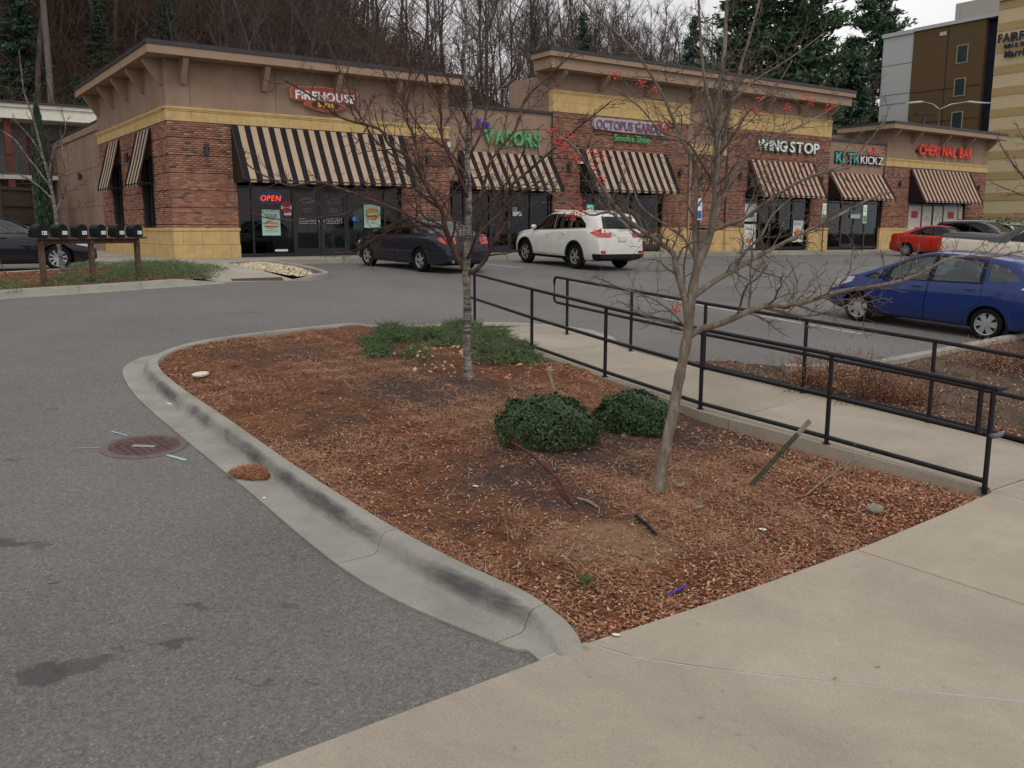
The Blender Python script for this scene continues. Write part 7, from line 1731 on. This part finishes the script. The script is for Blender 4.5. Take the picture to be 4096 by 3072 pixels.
def dens_leaf(x, y):
    d = dline(x, y, BED_EDGE); dw = dline(x, y, WALK_NEAR[:6]); dk = dline(x, y, [(p.x, p.y) for p in kb[:80:4]])
    n1 = .5 + .5 * np.sin(x * 2.3 + y * 1.1 + .5) * np.cos(y * 1.9 - x * .7)
    f = np.exp(-(d / .75) ** 2) * .95 + np.exp(-((dw - .25) / .5) ** 2) * (y < 9.6) * .75 + np.exp(-((x - 3.0) / .8) ** 2 - ((y - 8.0) / .9) ** 2) * .6 + np.exp(-(dk / .8) ** 2) * .22 * n1 + .05 * n1 + .13 * np.exp(-((x + .8) / 1.3) ** 2 - ((y - 8.0) / 1.4) ** 2)
    f *= .45 + .55 * (.5 + .5 * np.sin(x * 7.1) * np.sin(y * 6.3))
    f *= (1 - np.clip(1.25 * zone(x, y, DARKZ), 0, .9)) * (1 - np.clip(1.1 * zone(x, y, SANDZ), 0, .92))
    return f * inpoly(x, y, ISLAND)
def dens_straw(x, y):
    return (1 - np.clip(zone(x, y, DARKZ), 0, .85)) * inpoly(x, y, ISLAND) * np.clip(.25 + .75 * np.sin(x * 1.7 + 2) * np.cos(y * 1.3) + .3 * np.sin(x * 5 + y * 4), .06, 1)
BB = (-4.9, 4.5, 4.7, 15.4)
lm_ = [('rust', (.35, .148, .080)), ('tan', (.45, .26, .15)), ('brown', (.20, .088, .052)), ('pale', (.52, .36, .23)), ('red', (.35, .12, .07))]
LMAT = [leafmat('dry_leaf_' + n_, [q * .65 for q in c], [min(1, q * 1.25) for q in c], .8, 25) for n_, c in lm_]
rg = np.random.RandomState(41)
for i, nn in enumerate((14000, 8500, 9500, 3500, 5000)):
    V, F = litter(nn, dens_leaf, zbed, rg, BB); link('fallen_leaves', mesh_data('fallen_leaves', V, F, [LMAT[i]]), kind='stuff')
for i, nn in ((0, 20000), (1, 24000), (2, 16000), (3, 9000)):
    V, F = straw(nn, dens_straw, zbed, rg, BB); link('pine_straw', mesh_data('pine_straw', V, F, [LMAT[i]]), kind='stuff')
V, F = straw(7000, lambda x, y: inpoly(x, y, ISLAND) * .8, zbed, rg, BB, (.012, .03), .004, .012); link('bark_chips', mesh_data('bark_chips', V, F, [LMAT[2]]), kind='stuff')
V, F = straw(1500, lambda x, y: inpoly(x, y, ISLAND) * .5, zbed, rg, BB, (.008, .018), .0035, .012); link('pale_chips', mesh_data('pale_chips', V, F, [M['white']]), kind='stuff')
# large curled leaves among the juniper and by the bushes
for c, r, n_ in ((g(2010, 1440), .9, 60), (g(1750, 1440), .9, 50), (g(2370, 1740), .35, 70), (g(2250, 1500), .8, 60)):
    V, F = litter(n_, lambda x, y: inpoly(x, y, ISLAND) * np.exp(-((x - c.x) / r) ** 2 - ((y - c.y) / r) ** 2), zbed, rg, (c.x - 1.6, c.x + 1.6, c.y - 1.6, c.y + 1.6), (.03, .06), .05); link('large_dry_leaves', mesh_data('large_dry_leaves', V, F, [LMAT[rnd.randrange(4)]]), kind='stuff')
for zf_, dn, bb, n_ in ((zmi, lambda x, y: inpoly(x, y, MI) * .6, (-15, -6.9, 13.5, 25.5), 7000), (zb2, lambda x, y: inpoly(x, y, B2) * (.25 + .75 * np.exp(-(dline(x, y, [(5.6, 9.05), (4.5, 10.6), (3.3, 12.0), (2.4, 13.1)]) / .6) ** 2)), (2.3, 13, 8.6, 17.3), 9000)):
    for i in (0, 1, 2): V, F = litter(n_ // 3, dn, zf_, rg, bb, (.011, .030)); link('fallen_leaves', mesh_data('fallen_leaves', V, F, [LMAT[i]]), kind='stuff')
# leaf heap in the gutter, debris along the gutter seam
c = gp(1008, 1900)
mb = bmesh.new(); bmesh.ops.create_icosphere(mb, subdivisions=3, radius=1)
for v in mb.verts: v.co = Vector((v.co.x * .215 * (1 + .12 * math.sin(v.co.y * 4)), v.co.y * .15, max(-.05, v.co.z) * .045))
me = bpy.data.meshes.new('leaf_heap'); mb.to_mesh(me); mb.free(); me.materials.append(LMAT[0]); lh = link('leaf_heap', me, label='heap of rusty pine straw and leaves washed up in the gutter', category='leaf heap'); lh.location = (c.x + .03, c.y, float(G(c.x, c.y)) + .012); lh.rotation_euler = (0, 0, -.4)
heap = lambda x, y: G(x, y) + .012 + .045 * np.sqrt(np.clip(1 - ((x - c.x - .03) / .22) ** 2 - ((y - c.y) / .17) ** 2, 0, 1))
for i in (0, 1, 4): V, F = straw(700, lambda x, y: (((x - c.x - .03) / .23) ** 2 + ((y - c.y) / .18) ** 2 < 1) * 1.0, heap, rg, (c.x - .3, c.x + .3, c.y - .25, c.y + .25), (.03, .07), .0022, .02); o = link('straw', mesh_data('straw', V - [c.x + .03, c.y, float(G(c.x, c.y)) + .012], F, [LMAT[i]]), lh, kind='stuff'); o.rotation_euler = (0, 0, .4)
gseam = []
for i in range(2, 76):
    T = (kb[min(i + 1, len(kb) - 1)] - kb[i - 1]).normalized(); sd = Vector((-T.y, T.x, 0)) * -1; gseam.append(kb[i] - sd * -(0) + (-sd) * (.2 + .33 * kg(i)))
gs = [(p.x, p.y) for p in gseam]
for i in (0, 2): V, F = straw(1300, lambda x, y: np.exp(-(dline(x, y, gs) / .012) ** 2) * (.3 + .7 * (np.sin(x * 3 + y * 5) > .1)), lambda x, y: G(x, y), rg, (-5.6, .3, 4.5, 13.3), (.02, .05), .002, .008); link('seam_debris', mesh_data('seam_debris', V, F, [LMAT[i]]), kind='stuff')
V, F = litter(60, lambda x, y: .3 + 0 * x, lambda x, y: G(x, y) + .012, rg, (-6, 8, 2.5, 14), (.012, .03)); k = []
for q in range(len(F)):
    x, y = V[F[q][0]][:2]
    if not bool(inpoly(np.array(x), np.array(y), ISLAND)) and y > 2.4: k.append(q)
link('stray_leaves', mesh_data('stray_leaves', V, F[k], [LMAT[1]]), kind='stuff')
# ================================================================== SMALL THINGS
def thing_tube(name, label, cat, pts, r, m, n=8, part=None):
    base = Vector(pts[0]); mb = MB(); mb.tube([Vector(p) - base for p in pts], r, n); o = mb.build(name, m, None, True, 40); o.location = base; o['label'] = label; o['category'] = cat; return o
rust = mat('rusty_iron', (.085, .028, .02), .9, var=.4, scale=20, bmp=.5); green = mat('green_stake', (.052, .054, .034), .8, var=.3, scale=15); oldw = mat('grey_wood', (.21, .18, .14), .9, var=.3, scale=15, bmp=.4)
a, b = G3(2035, 1780, .09), G3(2320, 2055, .06)
thing_tube('rusty_bar', 'bent rusty bar stuck in the soil below the larger bush', 'iron bar', [a + Vector((0, 0, .05)), a.lerp(b, .35) + Vector((.02, .02, .09)), a.lerp(b, .7) + Vector((.04, .03, .07)), b + Vector((0, 0, -.02))], .016, rust)
sp0, = [G3(3000, 1945, .02)]; top_ = at(3240, 1683, sp0.y + .05)
st = empty('leaning_stake', sp0, 0, label='leaning dark green stake with a pale top before the railing', category='stake')
v = Vector(top_) - sp0; mb = MB(); mb.beam(Vector((0, 0, 0)) - v * .08, v * .80, .040, .016, (0, 1, 0)); mb.build('shaft', green, st); mb = MB(); mb.beam(v * .80, v, .040, .016, (0, 1, 0)); mb.build('bare_tip', oldw, st); mb = MB(); mb.beam(v * .58, v * .62, .05, .022, (0, 1, 0)); mb.build('clip', green, st)
s1 = G3(2228, 1590, .1); t1 = at(2190, 1468, s1.y + .1)
st = empty('short_stake', s1, 0, label='short weathered stake behind the larger bush', category='stake'); v = Vector(t1) - s1; mb = MB(); mb.beam(v * -.3, v, .035, .015, (0, 1, 0)); mb.build('shaft', oldw, st); mb = MB(); mb.beam(v * .1, v * .2, .05, .03, (0, 1, 0)); mb.build('clip', M['trim'], st)
a, b = G3(2540, 2072, .09), G3(2625, 2145, .07); thing_tube('dark_stick', 'short dark stick lying on the bare soil', 'stick', [a + Vector((0, 0, .02)), a.lerp(b, .5) + Vector((0, 0, .03)), b + Vector((0, 0, .01))], .013, M['trim'], 6)
a, b = G3(2540, 1880 + 200, .05), 0
pts = [G3(2310, 2000, .08), G3(2350, 2010, .09), G3(2390, 2035, .08)]; thing_tube('root_piece', 'curled brown root beside the rusty bar', 'root', [p_ + Vector((0, 0, .015)) for p_ in pts], .011, oldw, 6)
# fallen branch with twigs
bp = [G3(3218, 1990) + Vector((0, 0, .01)), G3(3290, 1940) + Vector((0, 0, .03)), G3(3400, 1870) + Vector((0, 0, .05)), at(3530, 1815, G3(3400, 1870).y + .25), at(3640, 1805, G3(3400, 1870).y + .4)]
fb = empty('fallen_branch', bp[0], 0, label='thin pale fallen branch lying on leaves by the walkway edge', category='fallen branch')
nb = NB(); q = np.array([tuple(p - bp[0]) for p in catmull(bp, 4)]); nb.tube(q, np.linspace(.008, .003, len(q)), 6); link('stem', nb.data('stem', oldw), fb); tw = NB(); sprout([tw], q, .008, .003, 0, dict(den=[7, 6], len=[.35, .4], fwd=[1, .8], lift=[.1, .1], f0=[.2, .2], seg=[5, 3], wig=.2, up=.0, rr=[.6, .6], rmin=.002, sides=[4, 3]), np.random.RandomState(4), .9); link('twigs', tw.data('twigs', oldw), fb)
def rock(px, py, s, label, m, seed, dz=.06):
    p = G3(px, py, dz); bm = bmesh.new(); bmesh.ops.create_icosphere(bm, subdivisions=2, radius=1); rg = np.random.RandomState(seed)
    pl = rg.normal(0, 1, (7, 3)); pl /= np.linalg.norm(pl, axis=1, keepdims=True)
    for v in bm.verts:
        n_ = np.array(v.co[:]); k = min(1.0, min(.78 / max(.01, float(n_ @ q)) for q in pl)); v.co = Vector((n_[0] * k * s[0], n_[1] * k * s[1], n_[2] * k * s[2] + s[2] * .6))
    me = bpy.data.meshes.new('rock'); bm.to_mesh(me); bm.free(); me.materials.append(m); o = link('rock', me, label=label, category='rock'); o.location = (p.x, p.y, float(zbed(p.x, p.y))); return o
stone = mat('grey_stone', (.20, .185, .145), .9, var=.25, scale=18, bmp=.5); tstone = mat('tan_stone', (.27, .17, .09), .9, var=.3, scale=20, bmp=.4)
rock(3500, 2045, (.085, .065, .045), 'grey angular rock on the leaves near the sidewalk corner', stone, 1)
rock(2795, 2030, (.04, .03, .02), 'small grey stone right below the leaning stake', stone, 2); rock(2680, 2125, (.02, .016, .014), 'small tan pebble right of the dark stick', tstone, 3); rock(2718, 2117, (.02, .016, .014), 'tan pebble touching another tan pebble', tstone, 4); rock(2335, 2235, (.03, .022, .014), 'flat grey stone on the bare sandy patch', stone, 5); rock(2715, 1942, (.035, .028, .02), 'pale stone right beside the grey trunk base', stone, 6)
# lid, cigarette, litter
p = G3(803, 1503, .1); mb = MB(); mb.lathe([(0, .006), (.075, .008), (.09, .012), (.10, .03), (.104, .028), (.095, .004), (0, 0)], 28); o = mb.build('white_lid', mat('lid_cream', (.62, .58, .46), .5), None, True, 40, label='round cream lid lying near the left tip of the island', category='lid'); o.location = (p.x, p.y, float(zbed(p.x, p.y)) + .01); o.rotation_euler = (.1, -.05, 0)
a, b = G3(668, 1612, .015), G3(702, 1622, .015); thing_tube('cigar_butt', 'pale rolled stub lying in the gutter', 'stub', [a, b], .008, M['white'], 8)
a, b = G3(2672, 2385, .05), G3(2745, 2350, .05); thing_tube('blue_straw', 'bright blue straw on the leaves near the sidewalk', 'straw', [a + Vector((0, 0, .01)), b + Vector((0, 0, .015))], .006, pm_('blue_plastic', (.02, .03, .45)), 8)
for px, py, s, lab in ((1900, 1945, .03, 'crumpled white scrap left of the rusty bar'), (1055, 1983, .022, 'white chip in the gutter below the leaf heap'), (3050, 2118, .035, 'white paper scrap on leaves near the sidewalk edge'), (2462, 2528, .035, 'white paper scrap at the lower tip of the bed'), (2175, 1935, .012, 'tiny white scrap on the dark mulch by the bar')):
    p = G3(px, py, .04); rg2 = np.random.RandomState(int(px)); V = [(s * math.cos(k * .9 + rg2.rand() * .4) * rg2.uniform(.6, 1), s * .7 * math.sin(k * .9), .006 + .012 * rg2.rand()) for k in range(7)] + [(0, 0, .02)]
    o = link('paper_scrap', mesh_data('paper_scrap', V, [(k, (k + 1) % 7, 7) for k in range(7)], [PAPER]), label=lab, category='litter'); o.location = (p.x, p.y, max(float(G(p.x, p.y)) + .012, float(zbed(p.x, p.y)) if py != 1983 else 0))
# tufts
def tuft(px, py, n, h, m, label, seed, zf=zbed, name='grass_tuft', spread=.04):
    p = G3(px, py, .04); rg = np.random.RandomState(seed); V = []; F = []
    for i in range(n):
        a = rg.rand() * 6.28; b_ = np.array([rg.normal(0, spread), rg.normal(0, spread), 0]); L = h * rg.uniform(.5, 1.1); d = np.array([math.cos(a) * .5, math.sin(a) * .5, 1]) ; w = np.array([-math.sin(a), math.cos(a), 0]) * .0022
        k = len(V); V += [b_ - w, b_ + w, b_ + d * L * .6 + w * .8, b_ + d * L * .6 - w * .8, b_ + (d * [1.9, 1.9, .9]) * L]; F += [(k, k+1, k+2, k+3), (k+3, k+2, k+4)]
    o = link(name, mesh_data(name, V, F, [m]), label=label, category='grass tuft'); o.location = (p.x, p.y, float(zf(p.x, p.y))); return o
grs = leafmat('grass_green', (.03, .07, .015), (.06, .12, .03)); dry = leafmat('grass_dry', (.22, .14, .07), (.38, .27, .15), .8)
tuft(2348, 2330, 90, .07, grs, 'small bright green grass tuft low in the island', 51); tuft(2060, 2150, 22, .15, dry, 'dry straw coloured grass stems right of the kerb', 52); tuft(2050, 2080, 30, .2, dry, 'thin dry stalks above the straw coloured tuft', 53); tuft(1790, 1660, 40, .12, dry, 'dry tuft in the middle of the mulch', 54)
tuft(2155, 1850, 30, .06, leafmat('weed_grey', (.10, .13, .09), (.17, .2, .14)), 'small grey green weed right of the rusty bar', 55)
# brown shrubs in the far bed
def shrub(x, y, w, h, label, seed, n=2600):
    rg = np.random.RandomState(seed); e = empty('brown_shrub', (x, y, float(zb2(x, y))), 0, label=label, category='shrub'); nb = NB(); V = []
    for i in range(130):
        b_ = np.array([rg.normal(0, w * .25), rg.normal(0, w * .25), -.02]); q = wig(b_, np.array([rg.normal(0, .5), rg.normal(0, .5), 1]), h * 1.2 * rg.uniform(.5, 1.15), 4, .2, 0, rg); nb.tube(q, [.004, .0035, .003, .002, .0015], 3)
        for _ in range(n // 130):
            c = q[rg.randint(1, 5)] + rg.normal(0, .025, 3); u = unit(rg.normal(0, 1, 3)) * .012; v = unit(np.cross(u, rg.normal(0, 1, 3))) * .006; V += [c - u, c + v, c + u, c - v]
    link('stems', nb.data('stems', M['bark_red']), e, kind='stuff'); link('leaves', mesh_data('leaves', np.array(V), np.arange(len(V)).reshape(-1, 4), [LMAT[seed % 3]]), e)
for i, (px, py, w, h, lab) in enumerate([(3230, 1560, .8, .42, 'brown twiggy shrub at the left tip of the far bed'), (3340, 1580, .9, .42, 'rusty brown shrub second from the left tip of the far bed'), (3480, 1610, .9, .36, 'low brown shrub in the middle of the far bed edge'), (3600, 1600, .9, .3, 'low grey brown shrub before the far railing'), (3960, 1470, 1.0, .36, 'brown shrub by the kerb near the blue car'), (4080, 1480, 1.0, .36, 'brown shrub at the right edge below the blue car'), (3400, 1560, .8, .5, 'taller rusty shrub behind the railing post')]):
    p = gp(px, py, .07); shrub(p.x, p.y, w, h, lab, 60 + i)
# manhole
p = gp(578, 1786); iron = mat('manhole_iron', (.105, .062, .056), .85, .3, .2, var=.3, scale=12, bmp=.4); mh = empty('manhole_cover', (p.x, p.y, float(G(p.x, p.y)) + .002), 0, label='round rusty manhole cover in the asphalt beside the gutter', category='manhole cover')
mh.rotation_euler = (math.atan(.0556), math.atan(.0315), 0)
mb = MB(); mb.lathe([(.40, -.02), (.40, .005), (.385, .008), (.325, .008), (.322, .001), (.322, -.02)], 48); mb.build('frame', mat('manhole_frame', (.13, .10, .10), .85, var=.25, scale=12), mh, True, 40)
mb = MB(); mb.cyl((0, 0, -.02), .318, .024, 40); lid = mb.build('lid', iron, mh)
hol = M['trim']; mb = MB()
for r_ in range(-5, 6):
    y = r_ * .052
    if abs(r_) == 0: continue
    w = math.sqrt(max(0, .28 ** 2 - y * y)); k = int(w / .05)
    for j in range(-k, k + 1):
        x = j * .096 + (.048 if r_ % 2 else 0)
        if abs(x) < w - .03: mb.box((x - .026, y - .009, .0035), (x + .026, y + .009, .0046))
mb.build('slots', hol, lid, kind='stuff')
mb = MB(); mb.box((-.28, -.012, .0035), (-.14, .006, .0047)); mb.build('pick_slot', hol, lid); mb = MB(); mb.box((.10, -.012, .0035), (.26, .006, .0047)); mb.build('pick_slot', hol, lid)
mb = MB(); mb.box((-.115, -.03, .0035), (.10, .03, .0058)); mb.build('name_plate', mat('plate_grey', (.26, .27, .22), .8), lid)
e = empty('cover_text', (0, 0, 0)); e.parent = lid; bpy.data.objects.remove(e)
bp_ = mat('pale_blue_marking', (.30, .42, .42), .8, var=.3, scale=30, obj=False)
for (x0, y0, x1, y1, w, lab) in ((447, 1727, 508, 1744, .022, 'short'), (662, 1820, 745, 1843, .04, 'long'), (285, 1795, 412, 1792, .012, 'thin')):
    a, b = gp(x0, y0), gp(x1, y1); gline((a.x, a.y), (b.x, b.y), w, bp_, lines, 'utility_mark', .006)
# ================================================================== POLES AND LAMPS
p = at(195, 300, 60); z = float(hillz(p.x, 60.0)); po = empty('utility_pole', (p.x, 60, z - .5), 0, label='tall weathered pole rising behind the motel roof', category='pole')
mb = MB(); mb.tube([(0, 0, 0), (.05, 0, 9), (.0, 0, 24)], [.21, .19, .15], 12); mb.build('shaft', mat('pole_wood', (.13, .11, .10), .95, var=.25, scale=2, bmp=.4), po, True)
p = stw(56, 27); p = at(3753, 500, 66.0); sl_ = empty('street_lamp', (p.x, p.y, 1.0), 0, label='grey street lamp with two long curved arms behind the last roof', category='street lamp')
hz = at(3753, 432, 66.0).z - 1.0
mb = MB(); mb.tube([(0, 0, 0), (0, 0, hz)], [.08, .05], 10); mb.build('pole', M['steel'], sl_, True)
for dx, hl in ((-1.15, -1), (1.9, 1)):
    mb = MB(); mb.tube([(0, 0, hz - .1), (dx * .4, 0, hz + .25), (dx, 0, hz + .42)], .028, 8); ar = mb.build('arm', M['steel'], sl_, True)
    mb = MB(); x0 = dx; mb.tube([(x0, 0, hz + .42), (x0 + hl * .25, 0, hz + .42), (x0 + hl * .9, 0, hz + .36), (x0 + hl * (1.3 if hl < 0 else 2.0), 0, hz + .33)], [.04, .08, .075, .02], 8); mb.build('lamp_head', mat('lamp_grey', (.40, .41, .41), .5) if hl < 0 else bpy.data.materials['lamp_grey'], ar, True)
p = at(3697, 460, 62.0); l2 = empty('area_lamp', (p.x, p.y, 1.0), 0, label='black area lamp with two flat heads behind the last roof', category='street lamp'); hz = p.z - 1.0
mb = MB(); mb.box((-.07, -.07, 0), (.07, .07, hz)); mb.build('pole', M['cap'], l2)
for sg in (-1, 1): mb = MB(); mb.box((sg * .08 if sg > 0 else -.62, -.2, hz), (.62 if sg > 0 else -.08, .2, hz + .09)); mb.build('lamp_head', M['cap'], l2, bevel=.02)
# white post box by the hotel end, marker pegs by the mailboxes, rusty bar left
a = gp(28, 1105, .12); thing_tube('rusty_rod', 'rusty rod leaning at the left edge of the mailbox bed', 'iron rod', [a, Vector(at(-20, 1000, a.y + .3))], .012, rust)
a = gp(338, 1068, .05); mb = MB(); mb.tube([(0, 0, 0), (0, 0, .34)], .022, 8); o = mb.build('marker_peg', M['white'], None, True, 40, label='short white marker peg before the black car bumper', category='marker peg'); o.location = a
p = stw(51.2, 1.5); mb = MB(); mb.tube([(0, 0, -.5), (0, 0, 1.7)], .13, 12); o = mb.build('bollard', mat('cream_bollard', (.45, .36, .17), .8), None, True, 40, label='cream painted bollard past the end of the shops', category='bollard'); o.location = (p.x, p.y, 1.2)
# low hedge and retaining ground at the hotel
rg = np.random.RandomState(90); p = at(3935, 880, 56); V, F = leafy(900, [1.2, .8, .2], .07, rg); o = link('low_hedge', mesh_data('low_hedge', V, F, [M['leaf_dark']]), label='low green hedge past the end of the shops', category='hedge'); o.location = (p.x, p.y, p.z - .2)
bpy.data.scenes.remove(TMP)
